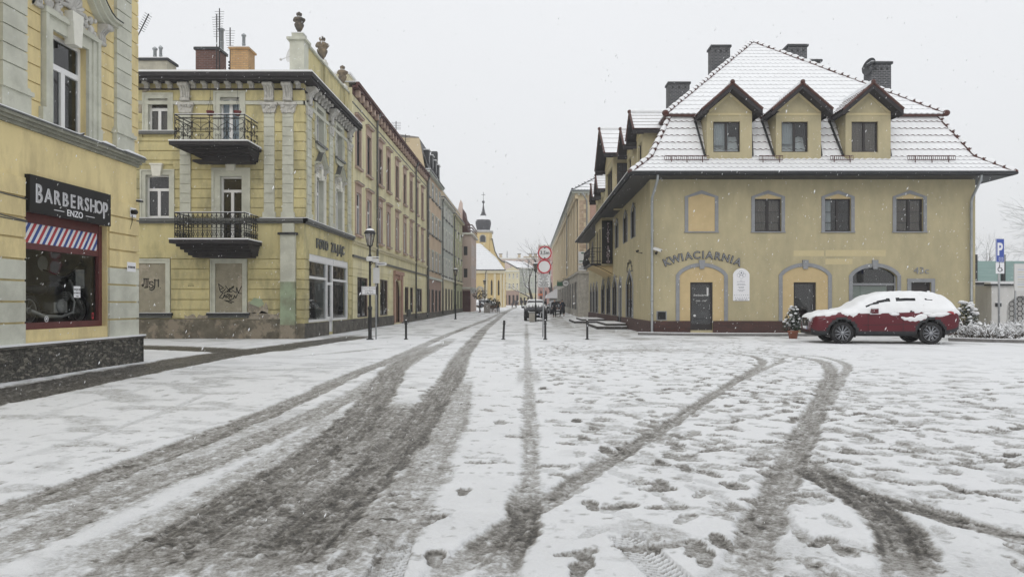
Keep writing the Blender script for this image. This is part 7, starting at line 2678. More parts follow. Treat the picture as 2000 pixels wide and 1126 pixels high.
def parking_sign():
    Y = 26.6
    k = Y / 1400
    x = (1951 - HX) * k
    zz = lambda py: CH + (HY - py) * k
    c, s_ = math.cos(R(10)), math.sin(R(10))
    F = Fr((x, Y - .04, 0), (c, s_, 0), (s_, -c, 0))
    t = thing('parking_sign', 'blue parking sign with a disabled badge on a grey pole behind the hedge', 'road sign', (x, Y, 0))
    m = MB()
    m.tube([(x, Y, 0), (x, Y, zz(468))], .038, 10)
    m.build('pole', 'steel', t)
    a, b = -.17, .18
    m = MB()
    m.fbox(F, a, b, zz(512), zz(466), 0, .02, 0)
    m.ring(F, [(a, zz(512)), (b, zz(512)), (b, zz(466)), (a, zz(466))], [(a + .012, zz(512) + .012), (b - .012, zz(512) + .012), (b - .012, zz(466) - .012), (a + .012, zz(466) - .012)], .02, .023, 1, True)
    so = m.build('parking_plate', ['sign_blue', 'white'], t)
    m = MB()
    put_text(m, F, 'P', -.01, zz(498), .022, .64, 0, .03, .002, .72)
    q = zz(509)
    m.ring(F, [(-.05, q), (.12, q), (.12, q + .12), (-.05, q + .12)], [(-.04, q + .01), (.11, q + .01), (.11, q + .11), (-.04, q + .11)], .02, .024, 0, True)
    m.bar(F.P(-.05, q, .022), F.P(.12, q + .12, .022), .01, .004)
    m.bar(F.P(-.05, q + .12, .022), F.P(.12, q, .022), .01, .004)
    m.build('print', 'white', so)
    m = MB()
    m.fbox(F, a, b, zz(534), zz(513), 0, .02, 0)
    so = m.build('disabled_plate', 'white', t)
    m = MB()
    z = zz(531)
    m.tube([F.P(-.01 + .085 * math.cos(R(d)), z + .10 + .085 * math.sin(R(d)), .024) for d in range(100, 400, 25)], .012, 5)
    m.tube([F.P(-.03, z + .30, .024), F.P(-.02, z + .15, .024), F.P(.06, z + .15, .024), F.P(.10, z + .05, .024)], .014, 5)
    m.ball(F.P(-.03, z + .345, .024), .022, .01, .022)
    m.build('wheelchair_symbol', 'black', so)
parking_sign()

def bin_and_boards():
    t = thing('litter_bin', 'square grey litter bin at the foot of the middle street lamp', 'bin', (.28, 53.6, 0))
    m = MB()
    m.box(.05, .48, 53.4, 53.8, 0.05, .66, 0)
    m.box(.03, .50, 53.38, 53.82, .66, .71, 1)
    m.box(.04, .49, 53.39, 53.81, .712, .75, 2)
    m.box(.09, .44, 53.44, 53.76, 0, .05, 1)
    m.build('bin', ['office_stone', 'gutter_pipe', 'snow'], t)
    z = gz(92)
    t = thing('pavement_board', 'grey wooden A-board on the left pavement near the church', 'sign', (-5.2, 90, z))
    for s_ in (-1, 1):
        m = MB()
        m.bar((-5.2, 90 + s_ * .28, z), (-5.2, 90, z + 1.25), .75, .05, 0, up=Vector((0, 1, 0)))
        m.build('panel', 'wood_grey', t)
    t = thing('flower_stand', 'brown wooden slatted stand beside the grey A-board', 'stand', (-4.5, 91, z))
    m = MB()
    for k in range(5):
        m.box(-4.95, -4.1, 90.7, 91.3, z + .15 + k * .17, z + .24 + k * .17, 0)
    for xx in (-4.95, -4.12):
        m.tube([(xx, 90.7, z), (xx + .1, 91.0, z + 1.1), (xx, 91.3, z)], .03, 5, 0)
    m.build('slatted_frame', 'wood', t)
    t = thing('crossed_sign', 'square white sign with a black diagonal cross on the pink house corner', 'sign', (-7.3, 95.5, 3.1))
    F = Fr((0, 95.5, 0), (1, 0, 0), (0, -1, 0))
    m = MB()
    m.fbox(F, -7.7, -7.1, 2.75, 3.35, 0, .05, 0)
    m.build('board', 'grey_sign', t)
    m = MB()
    m.bar(F.P(-7.62, 2.83, .06), F.P(-7.18, 3.27, .06), .06, .02)
    m.bar(F.P(-7.62, 3.27, .06), F.P(-7.18, 2.83, .06), .06, .02)
    m.build('cross', 'black', t)
    m = MB()
    m.tube([(-7.75, 95.55, 3.4), (-7.1, 95.55, 3.4)], .02, 5)
    m.build('bracket', 'black_iron', t)
    t = thing('wall_bin', 'small dark litter bin by the shop windows of the long yellow house', 'bin', (-8.55, 51.0, .3))
    m = MB()
    m.lathe((-8.5, 50.9, .45), [(.15, 0), (.19, .5), (.2, .52)], 12)
    m.tube([(-8.5, 50.9, 0), (-8.5, 50.9, .5)], .03, 6)
    m.build('bin', 'gutter_pipe', t)
bin_and_boards()

# ================================================================== vehicles
def lerp_tab(tab, x):
    for i in range(len(tab) - 1):
        if x <= tab[i + 1][0]:
            a, b = tab[i], tab[i + 1]
            f = (x - a[0]) / max(1e-9, b[0] - a[0])
            f = f * f * (3 - 2 * f) * .35 + f * .65
            return [a[k] + (b[k] - a[k]) * f for k in range(1, len(a))]
    return list(tab[-1][1:])

# x, z bottom, z belt, z top, half width at belt, half width at roof edge
SUV = [(0.00, .36, .70, .80, .64, .50), (0.05, .30, .82, .90, .78, .62), (0.18, .26, .91, .97, .86, .70), (0.55, .26, .95, 1.04, .905, .76), (1.00, .26, .98, 1.10, .915, .78),
       (1.25, .26, .99, 1.14, .915, .78), (1.55, .26, 1.00, 1.34, .92, .70), (1.92, .26, 1.01, 1.54, .92, .64), (2.35, .26, 1.02, 1.645, .92, .62), (2.9, .26, 1.04, 1.68, .92, .61),
       (3.4, .26, 1.06, 1.67, .92, .60), (3.85, .28, 1.09, 1.635, .91, .58), (4.15, .30, 1.11, 1.56, .90, .58), (4.34, .34, 1.12, 1.38, .88, .62), (4.48, .38, 1.08, 1.18, .85, .66), (4.56, .46, .96, 1.02, .80, .64)]
def section(x, tab):
    zb, zl, zt, wl, wr = lerp_tab(tab, x)
    base = [(0, zb), (wl * .72, zb), (wl * .93, zb + .05), (wl * .985, zb + .22), (wl * 1.0, zb + (zl - zb) * .55), (wl * .995, zl - .10), (wl * .965, zl),
            (wl * .965 + (wr - wl * .965) * .5, zl + (zt - .09 - zl) * .52), (wr, zt - .09), (wr * .93, zt - .035), (wr * .72, zt - .008), (wr * .35, zt), (0, zt)]
    out = []
    for i in range(len(base) - 1):
        ns = 9 if i in (6, 7) else 3
        for q in range(ns):
            f = q / ns
            out.append((base[i][0] + (base[i + 1][0] - base[i][0]) * f, base[i][1] + (base[i + 1][1] - base[i][1]) * f))
    out.append(base[-1])
    return out    # 49 points; 18 is the belt, 36 the roof edge

def make_car(name, label, loc, rot, paint, tab=SUV, L=4.56, axle=(.93, 3.66), wr=.36, scale=1.0, snow_all=True, group=None, detail=True, arch='cladding', stub=False):
    t = thing(name, label, 'car', loc, group)
    NX = 76
    xs = [L * i / NX for i in range(NX + 1)]
    secs = [section(x, tab) for x in xs]
    K = len(secs[0])
    b = MB()
    def pt(i, j, sg, off=0.0):
        y, z = secs[i][j]
        return Vector((xs[i], sg * y, z))
    def inwheel(x, z, pad=0.0):
        return any((x - a) ** 2 + (z - wr) ** 2 < (wr + .055 + pad) ** 2 for a in axle)
    for sg in (-1, 1):
        vs = [pt(i, j, sg) for i in range(NX + 1) for j in range(K)]
        fs, ms = [], []
        for i in range(NX):
            for j in range(K - 1):
                x = (xs[i] + xs[i + 1]) / 2
                z = (secs[i][j][1] + secs[i][j + 1][1]) / 2
                if 5 <= j < 18 and inwheel(x, z): continue
                m = 0
                if j >= 18 and 1.42 < x < 4.40:
                    if j < 36:
                        m = 1
                        for px in (2.42, 3.28):
                            if abs(x - px) < .045: m = 3
                        if x < 1.66 or x > 4.12 or j >= 34: m = 0
                    elif x < 2.12 or x > 4.15: m = 1
                if j < 8: m = 2
                if j < 18 and inwheel(x, z, .095): m = 2
                fs.append((i * K + j, i * K + j + 1, (i + 1) * K + j + 1, (i + 1) * K + j)); ms.append(m)
        o = len(b.v)
        b.v.extend([tuple(v) for v in vs])
        for f, m in zip(fs, ms):
            b.f.append(tuple(q + o for q in f)); b.m.append(m); b.s.append(True)
        for e in (0, NX):
            b.add([pt(e, j, sg) for j in range(K)] + [(xs[e], 0, secs[e][0][1])], [tuple(range(K))], 0)
    # wheel wells
    for a in axle:
        for sg in (-1, 1):
            pts = [(a + (wr + .06) * math.cos(R(q)), wr + (wr + .06) * math.sin(R(q))) for q in range(-20, 201, 20)]
            for k in range(len(pts) - 1):
                (x0, z0), (x1, z1) = pts[k], pts[k + 1]
                b.quad((x0, sg * .93, z0), (x1, sg * .93, z1), (x1, sg * .45, z1), (x0, sg * .45, z0), 3)
            b.add([(x, sg * .55, z) for x, z in pts], [tuple(range(len(pts)))], 3)
    body = b.build('body', [paint, 'car_glass', arch, 'black'], t)
    # front: grille, lamps, plate
    g = MB()
    FRT = Fr((0, 0, 0), (0, 1, 0), (-1, 0, 0))
    g.prism(FRT, [(-.42, .70), (-.33, .48), (.33, .48), (.42, .70), (.36, .80), (-.36, .80)], -.10, .02, 0)
    g.prism(FRT, [(-.68, .30), (.68, .30), (.62, .42), (-.62, .42)], -.15, .0, 0)
    for k in range(5):
        g.fbox(FRT, -.36, .36, .53 + k * .05, .54 + k * .05, .02, .028, 1)
    g.ring(FRT, [(-.46, .74), (-.36, .45), (.36, .45), (.46, .74)], [(-.42, .74), (-.33, .485), (.33, .485), (.42, .74)], -.06, .035, 2)
    g.lathe((-.03, 0, .69), [(.07, 0), (.07, .01)], 14, 2, ax=(-1, 0, 0))
    g.build('grille', ['black', 'cladding', 'chrome'], t)
    for sg in (-1, 1):
        h = MB()
        h.add([(.015, sg * .46, .74), (.03, sg * .60, .66), (.22, sg * .84, .74), (.40, sg * .905, .82), (.24, sg * .87, .84), (.03, sg * .56, .80)], [(0, 1, 2, 3, 4, 5)], 0)
        h.add([(.0, sg * .46, .74), (.0, sg * .60, .655), (.19, sg * .865, .735), (.40, sg * .925, .825), (.22, sg * .89, .85), (.0, sg * .55, .81)], [(0, 1, 2, 3, 4, 5)], 0)
        h.build('headlight', 'lamp_lens', t)
        h = MB()
        h.add([(4.44, sg * .60, 1.02), (4.50, sg * .72, .90), (4.30, sg * .895, .98), (4.16, sg * .905, 1.05), (4.34, sg * .86, 1.07)], [(0, 1, 2, 3, 4)], 0)
        h.add([(4.52, sg * .60, 1.03), (4.56, sg * .74, .89), (4.32, sg * .925, .97), (4.12, sg * .925, 1.06), (4.36, sg * .88, 1.09)], [(0, 1, 2, 3, 4)], 0)
        h.build('tail_light', 'tail_lens', t)
        h = MB()
        h.add([(1.78, sg * .93, 1.02), (1.98, sg * .93, 1.0), (1.98, sg * 1.10, 1.0), (1.80, sg * 1.12, 1.0), (1.80, sg * .93, 1.15), (1.98, sg * .93, 1.16), (1.98, sg * 1.11, 1.15), (1.84, sg * 1.13, 1.13)], MB.BF, 0)
        h.bar((1.9, sg * .88, 1.01), (1.9, sg * 1.0, 1.03), .12, .05, 1)
        mo = h.build('side_mirror', [paint, 'black'], t)
        h = MB()
        h.ball((1.9, sg * 1.02, 1.17), .12, .10, .05, 0)
        h.build('snow_cap', 'snow', mo)
    p = MB()
    p.fbox(FRT, -.26, .26, .455, .565, .02, .035, 0)
    p.fbox(FRT, -.26, -.22, .455, .565, .035, .037, 1)
    p.build('number_plate', ['white', 'sign_blue'], t)
    for sg in (-1, 1):
        for k in range(2):
            d = MB()
            xx = 2.72 if k == 0 else 3.52
            d.fbox(Fr((0, sg * .921, 0), (1, 0, 0), (0, sg, 0)), xx - .2, xx, .88, .915, .0, .03)
            d.build('door_handle', paint, t)
    # door seams
    s_ = MB()
    for sg in (-1, 1):
        for xx in (1.72, 2.80):
            s_.bar((xx, sg * .916, .42), (xx, sg * .921, .99), .008, .012)
        s_.bar((1.55, sg * .925, .62), (3.3, sg * .925, .66), .01, .012)
    s_.build('door_seams', 'black', t)
    # snow: an offset skin over the upper surfaces
    rnd = random.Random(5)
    for sg_all in (0,):
        sn = MB()
        def low(x):       # lower edge of the snow on the side
            e = .03 * math.sin(x * 9) + .018 * math.sin(x * 23)
            if x < .9: return lerp_tab(tab, x)[2] - .10 + e
            if x < 1.4: return .93 + e
            if x < 2.5: return .98 + e * .6
            if x < 3.05: return 1.02 + e * .3
            if x < 3.5: return 1.04 + e
            return .97 + e
        if snow_all is None: break
        for sg in (-1, 1):
            grid = {}
            for i in range(NX + 1):
                for j in range(K):
                    y, z = secs[i][j]
                    x = xs[i]
                    zl = low(x)
                    a = secs[i][max(j - 1, 0)]; c = secs[i][min(j + 1, K - 1)]
                    ny, nz = (c[1] - a[1]), -(c[0] - a[0])
                    ln = math.hypot(ny, nz) or 1
                    ny, nz = ny / ln, nz / ln
                    f = max(0, min(1, (z - zl) / .14))
                    th = (.012 + .05 * f * (0.45 + .55 * max(0, nz))) * (1 + .22 * math.sin(x * 7 + y * 5) * math.sin(x * 13 + z * 11))
                    if z < zl: th = -.03
                    fx_ = -.03 if x < .15 else (.05 * max(0, (x - 4.2) / .3) if x > 4.2 else 0)
                    if z < zl: fx_ = .04 if x < .15 else (-.05 if x > 4.2 else 0)
                    grid[i, j] = Vector((x + fx_, sg * (y + ny * th), z + nz * th))
            used = {}
            for i in range(NX):
                for j in range(14, K - 1):
                    x = (xs[i] + xs[i + 1]) / 2
                    z = (secs[i][j][1] + secs[i][j + 1][1]) / 2
                    if z < low(x) - .06: continue
                    # clear strips along the top of the side windows
                    if snow_all and 18 <= j < 36:
                        zr = lerp_tab(tab, x)[2]
                        d_ = zr - z
                        zc_ = 1.17 + (x - 1.66) * .48 - .22 * (x - 1.66) ** 2
                        if 1.70 < x < 2.46 and abs(z - zc_) < .02 + .05 * (x - 1.66): continue
                        if 2.66 < x < 3.24 and 1.385 < z < 1.485 - .05 * (x - 2.66): continue
                        if 3.52 < x < 3.80 and abs(z - 1.44 + .10 * (x - 3.5)) < .018: continue
                    if not snow_all and 18 <= j < 36 and 1.6 < x < 4.2: continue
                    if not snow_all and 38 < j and 1.66 < x < 1.98: continue
                    if not snow_all and (x < .75 or j < 30) and x < 1.5: continue
                    if not snow_all and x < 1.3 and math.sin(x * 31) * math.sin(j * 2.3 + x * 9) > .25: continue
                    sn.quad(grid[i, j], grid[i, j + 1], grid[i + 1, j + 1], grid[i + 1, j], 0, True)
            if sg == -1 and snow_all:
                # a slab of slid snow clinging to the rear door
                pts = []
                for k in range(23):
                    u = k / 22
                    x = 2.72 + .80 * u
                    top = .97 + .02 * math.sin(u * 15) + .03 * max(0, u - .5) * 2
                    if u < .55: top = .885 + .015 * math.sin(u * 20)
                    else: top = .90 + .09 * math.sin((u - .55) / .45 * math.pi * .8)
                    bot = .86 - .12 * math.sin(u * math.pi) ** .6 + .015 * math.sin(u * 30)
                    pts.append((x, top, bot))
                for k in range(22):
                    (x0, t0, b0), (x1, t1, b1) = pts[k], pts[k + 1]
                    m0, m1 = (t0 + b0) / 2, (t1 + b1) / 2
                    sn.quad((x0, -.915, t0), (x0, -.97, m0), (x1, -.97, m1), (x1, -.915, t1), 0, True)
                    sn.quad((x0, -.97, m0), (x0, -.915, b0), (x1, -.915, b1), (x1, -.97, m1), 0, True)
                for (x, z, q) in ((3.55, .99, .14), (3.7, .94, .18), (3.9, .96, .22), (4.05, .98, .16), (2.55, .97, .15)):
                    sn.ball((x, -.90, z), q, .05, q * .34, 0, 10, 6)
        if sn.v: sn.build('snow_cover', 'snow', t)
    # roof rails and aerial
    m = MB()
    m.tube([(3.95, .1, 1.60), (4.02, .1, 1.74)], [.02, .01], 6)
    m.ball((3.98, .1, 1.72), .05, .03, .03)
    m.build('aerial', 'snow', t)
    # wheels
    def wheel():
        w = thing_part('wheel', t)
        tb = MB()
        r = wr
        tb.lathe((0, .11, 0), [(r * .70, -.22), (r * .93, -.225), (r * .99, -.20), (r, -.15), (r, -.05), (r * .99, 0), (r * .93, .01), (r * .70, 0)], 36, 0, ax=(0, 1, 0), caps=False)
        for k in range(36):
            a = R(10 * k)
            tb.bar((r * .995 * math.cos(a), -.09, r * .995 * math.sin(a)), (r * .995 * math.cos(a + .06), .08, r * .995 * math.sin(a + .06)), .02, .012, 0)
        ty = tb.build('tyre', 'tyre', None)
        ty.parent = w
        rm = MB()
        rm.lathe((0, -.115, 0), [(r * .71, 0), (r * .71, .02), (r * .65, .03), (r * .64, .16)], 36, 0, ax=(0, 1, 0), caps=False)
        rm.lathe((0, -.06, 0), [(r * .66, .03), (.02, .03)], 30, 1, ax=(0, 1, 0), caps=False)
        rm.lathe((0, -.118, 0), [(.0, 0), (.05, .0), (.06, .03)], 16, 0, ax=(0, 1, 0), caps=False)
        for k in range(10):
            a = R(36 * k)
            for dlt in (-.10, .10):
                rm.bar((.05 * math.cos(a), -.095, .05 * math.sin(a)), (r * .67 * math.cos(a + dlt), -.105, r * .67 * math.sin(a + dlt)), .014, .025, 0, up=Vector((0, 1, 0)))
        ro = rm.build('rim', ['rim', 'black'], None)
        ro.parent = w
        return w
    w0 = wheel()
    first = True
    for a in axle:
        for sg in (-1, 1):
            w = w0 if first else copy_tree(w0, t)
            first = False
            w.location = (a, sg * .80, wr)
            w.rotation_euler = (0, random.uniform(0, 1), 0 if sg < 0 else math.pi)
            if sg > 0: w.rotation_euler = (0, .3, math.pi)
    t.rotation_euler = (0, 0, rot)
    t.scale = (scale, scale, scale)
    return t

def thing_part(name, parent):
    o = bpy.data.objects.new(name, None)
    COL.objects.link(o)
    o.parent = parent
    return o

_mk_old = MB.build
def build_local(fn, *a, **k):
    """vehicles and people are modelled round their own origin"""
    MB.build = lambda s, name, mats, parent=None, fix=True: _local_build(s, name, mats, parent, fix)
    try:
        return fn(*a, **k)
    finally:
        MB.build = _mk_old
def _local_build(s, name, mats, parent, fix):
    o = _mk_old(s, name, mats, None, fix)
    o.parent = parent
    return o

def place_cars():
    # red SUV: front axle contact near x=10.9, y=24.7
    ang = R(-7)
    sc = 1.055
    fx_, fy = 10.85, 24.75
    ox = fx_ - (math.cos(ang) * .93 * sc - math.sin(ang) * -.9 * sc)
    oy = fy - (math.sin(ang) * .93 * sc + math.cos(ang) * -.9 * sc)
    build_local(make_car, 'red_suv', 'dark red SUV thickly covered with snow, parked in front of the olive house', (ox, oy, 0.0), ang, 'car_red', scale=sc)
    build_local(make_car, 'dark_suv', 'black SUV with a snowy roof and bonnet parked facing us behind the middle lamp', (.57, 56.2, 0.0), R(90), 'car_dark', snow_all=False)
    build_local(make_car, 'white_car', 'small white car at the far end of the street beside the church', (-5.9, 140, gz(140)), R(200), 'car_white', snow_all=False)
    build_local(make_car, 'grey_car', 'dark blue-grey car half hidden behind the two walkers by the office building', (3.45, 83, gz(83)), R(95), 'car_grey', snow_all=None, scale=.95)
place_cars()

# ================================================================== people
def skin_obj(name, nodes, edges, mat, parent, sub=2, root=0):
    me = bpy.data.meshes.new(name)
    me.from_pydata([n[0] for n in nodes], edges, [])
    me.materials.append(M[mat])
    o = bpy.data.objects.new(name, me)
    COL.objects.link(o)
    o.parent = parent
    m = o.modifiers.new('skin', 'SKIN')
    m.use_smooth_shade = True
    if not me.skin_vertices: me.attributes.new
    for i, n in enumerate(nodes):
        sv = me.skin_vertices[0].data[i]
        r = n[1]
        sv.radius = (r, r) if not isinstance(r, tuple) else r
        sv.use_root = (i == root)
    s = o.modifiers.new('subdivision', 'SUBSURF')
    s.levels = 1
    s.render_levels = sub
    return o

def person(label, x, y, face, h=1.75, coat='coat_black', stride=.22, phase=1, coat_len=.0, hood=False, bag=None, trous='trouser', hat=None, group=None, arms=.12):
    """face: heading in radians, 0 looks along +x; modelled facing +x, then turned"""
    z0 = gz(y)
    t = thing('person', label, 'person', (x, y, z0), group)
    k = h / 1.75
    V = lambda a, b, c: (a * k, b * k, c * k)
    s = stride * phase
    hipz = .92
    nodes, edges = [], []
    def N(p, r): nodes.append((V(*p), r * k)); return len(nodes) - 1
    def E(*q):
        for i in range(len(q) - 1): edges.append((q[i], q[i + 1]))
    pel = N((0, 0, hipz), .13)
    wai = N((0, 0, 1.10), .125); che = N((.01, 0, 1.30), .145); nb = N((0, 0, 1.45), .075); nk = N((.01, 0, 1.52), .055); hd = N((.025, 0, 1.60), .075); hd2 = N((.02, 0, 1.69), .075)
    E(pel, wai, che, nb, nk, hd, hd2)
    feet = []
    for sg, ss in ((-1, s), (1, -s)):
        hip = N((0, sg * .09, hipz - .04), .095); kn = N((ss * .45 + .03, sg * .10, .50), .062)
        an = N((ss - (.05 if ss < 0 else 0), sg * .10, .09 + (.03 if ss < 0 else 0)), .042); toe = N((ss + .15, sg * .115, .04), .034)
        E(pel, hip, kn, an, toe)
        feet.append((ss, sg))
    hands = []
    for sg, ss in ((-1, -s), (1, s)):
        sh = N((0, sg * .18, 1.40), .065); el = N((ss * .35 - .03, sg * .25, 1.13), .048)
        wr_ = N((ss * .75 + .06, sg * .25, .89), .030); pm = N((ss * .80 + .08, sg * .25, .82), .030)
        E(che, sh, el, wr_, pm)
        for q in range(4):
            f1 = N((ss * .82 + .055 + .018 * q, sg * .25, .755), .009); f2 = N((ss * .82 + .06 + .018 * q, sg * .235, .715 + .004 * abs(q - 1)), .008)
            E(pm, f1, f2)
        th = N((ss * .80 + .125, sg * .235, .79), .009); th2 = N((ss * .80 + .13, sg * .23, .755), .008)
        E(pm, th, th2)
        hands.append((ss * .80 + .08, sg * .25, .80))
    skin_obj('body', nodes, edges, 'skin', t)
    # trousers
    tn, te = [((0, 0, hipz * k), .145 * k)], []
    for sg, ss in ((-1, s), (1, -s)):
        a = len(tn)
        tn += [(V(0, sg * .09, hipz - .05), .11 * k), (V(ss * .45 + .03, sg * .10, .50), .078 * k), (V(ss - .01, sg * .10, .12), .066 * k)]
        te += [(0, a), (a, a + 1), (a + 1, a + 2)]
    skin_obj('trousers', tn, te, trous, t)
    for sg, ss in ((-1, s), (1, -s)):
        sn_ = [(V(ss - .03, sg * .10, .09), .055 * k), (V(ss + .07, sg * .108, .05), .05 * k), (V(ss + .18, sg * .115, .045), .04 * k)]
        skin_obj('shoe', sn_, [(0, 1), (1, 2)], 'coat_black', t)
    # coat
    bz = .80 - coat_len
    cn = [(V(.0, 0, 1.08), .155 * k), (V(.01, 0, 1.30), .178 * k), (V(0, 0, 1.44), .10 * k), (V(0, 0, .92), .175 * k), (V(0, 0, bz), .185 * k)]
    ce = [(0, 1), (1, 2), (0, 3), (3, 4)]
    for sg, ss in ((-1, -s), (1, s)):
        a = len(cn)
        cn += [(V(0, sg * .19, 1.40), .085 * k), (V(ss * .35 - .03, sg * .26, 1.13), .070 * k), (V(ss * .75 + .05, sg * .255, .91), .055 * k)]
        ce += [(1, a), (a, a + 1), (a + 1, a + 2)]
    skin_obj('coat', cn, ce, coat, t)
    # hair or hood or hat
    if hood or hat:
        skin_obj('hat', [(V(0, 0, 1.60), .095 * k), (V(.0, 0, 1.70), .098 * k)], [(0, 1)], hat or coat, t)
    else:
        skin_obj('hair', [(V(-.015, 0, 1.62), .085 * k), (V(-.005, 0, 1.71), .088 * k)], [(0, 1)], 'hair', t)
    f = MB()
    f.ball(V(.10, 0, 1.605), .016 * k, .014 * k, .022 * k, 0)
    fo = f.build('nose', 'skin', t)
    f = MB()
    for sg in (-1, 1):
        f.ball(V(.092, sg * .03, 1.63), .009 * k)
    f.tube([V(.093, -.022, 1.565), V(.10, 0, 1.563), V(.093, .022, 1.565)], .005 * k, 4)
    f.build('eyes_and_mouth', 'hair', t)
    t.rotation_euler = (0, 0, face)
    return t, hands, k

def people():
    T = math.pi
    def PX(px, Y): return (px - HX) * Y / 1400
    t, hands, k = build_local(person, 'person in a long black hooded coat carrying a dark bag, walking towards us', PX(1083, 69.5), 69.5, -T / 2, 1.77, 'coat_black', .2, 1, .18, True)
    b = thing('carried_bag', 'dark shopping bag in the hand of the walker in the long black coat', 'bag', (PX(1083, 69.5) - .30, 69.4, 0))
    m = MB()
    x = PX(1083, 69.5) - .27
    m.box(x - .13, x + .10, 69.25, 69.5, .34 + gz(69), .70 + gz(69))
    m.tube([(x - .08, 69.38, .70), (x, 69.38, .86 + gz(69)), (x + .06, 69.38, .70)], .01, 4)
    m.build('bag', 'coat_black', b)
    build_local(person, 'person in a navy jacket striding beside the office building, nearest the wall', PX(1098, 72.5), 72.5, T / 2 + .3, 1.74, 'coat_navy', .27, -1, .0, True)
    build_local(person, 'person in a navy coat standing by the small frosted tree on the left', PX(937.5, 93), 93, T, 1.78, 'coat_navy', .06, 1, .12, False)
    build_local(person, 'person in an olive brown coat walking right of the dark bush', PX(973, 89), 89, -T / 2, 1.72, 'coat_olive', .16, 1, .05, True, trous='coat_black')
    build_local(person, 'tall person in a dark grey coat near the pink ground floor at the street end', PX(1007.5, 138), 138, T / 2, 1.80, 'coat_grey', .12, 1, .1, False)
    build_local(person, 'small pale-coated child beside the tall walker at the street end', PX(1000.5, 138.5), 138.5, T / 2, 1.15, 'coat_grey', .1, 1, .0, True)
    build_local(person, 'person in dark clothes walking alone in the middle of the far street', PX(1019.5, 150), 150, -T / 2, 1.72, 'coat_navy', .15, -1, .05, False)
    build_local(person, 'left of two people in dark coats behind the parked black SUV', PX(1026, 158), 158, -T / 2, 1.72, 'coat_black', .1, 1, .1, False)
    build_local(person, 'right of two people in dark coats behind the parked black SUV', PX(1030, 160), 160, T / 2, 1.70, 'coat_black', .1, -1, .1, True)
    build_local(person, 'person in a black coat just right of the parked black SUV', PX(1063.5, 88), 88, -T / 2, 1.74, 'coat_black', .12, 1, .1, False)
people()

# ================================================================== ground
def vnoise(x, y, seed=0):
    xi, yi = np.floor(x).astype(np.int64), np.floor(y).astype(np.int64)
    fx_, fy_ = x - xi, y - yi
    fx_, fy_ = fx_ * fx_ * (3 - 2 * fx_), fy_ * fy_ * (3 - 2 * fy_)
    def h(a, b):
        n = (a * 374761393 + b * 668265263 + seed * 1442695041) & 0xFFFFFFFF
        n = ((n ^ (n >> 13)) * 1274126177) & 0xFFFFFFFF
        return ((n ^ (n >> 16)) & 0xFFFF).astype(np.float32) / 65535.0
    a, b, c, d = h(xi, yi), h(xi + 1, yi), h(xi, yi + 1), h(xi + 1, yi + 1)
    return (a * (1 - fx_) + b * fx_) * (1 - fy_) + (c * (1 - fx_) + d * fx_) * fy_

def fbm(x, y, oct_=4, seed=0, gain=.5):
    s_, a, t_ = 0, 1.0, 0
    for o in range(oct_):
        s_ = s_ + a * vnoise(x * 2 ** o + 17.3 * o, y * 2 ** o - 9.1 * o, seed + o)
        t_ += a
        a *= gain
    return s_ / t_

def W(px, py):
    Y = CH * FPX / (py - HY)
    return ((px - HX) * Y / FPX, Y)

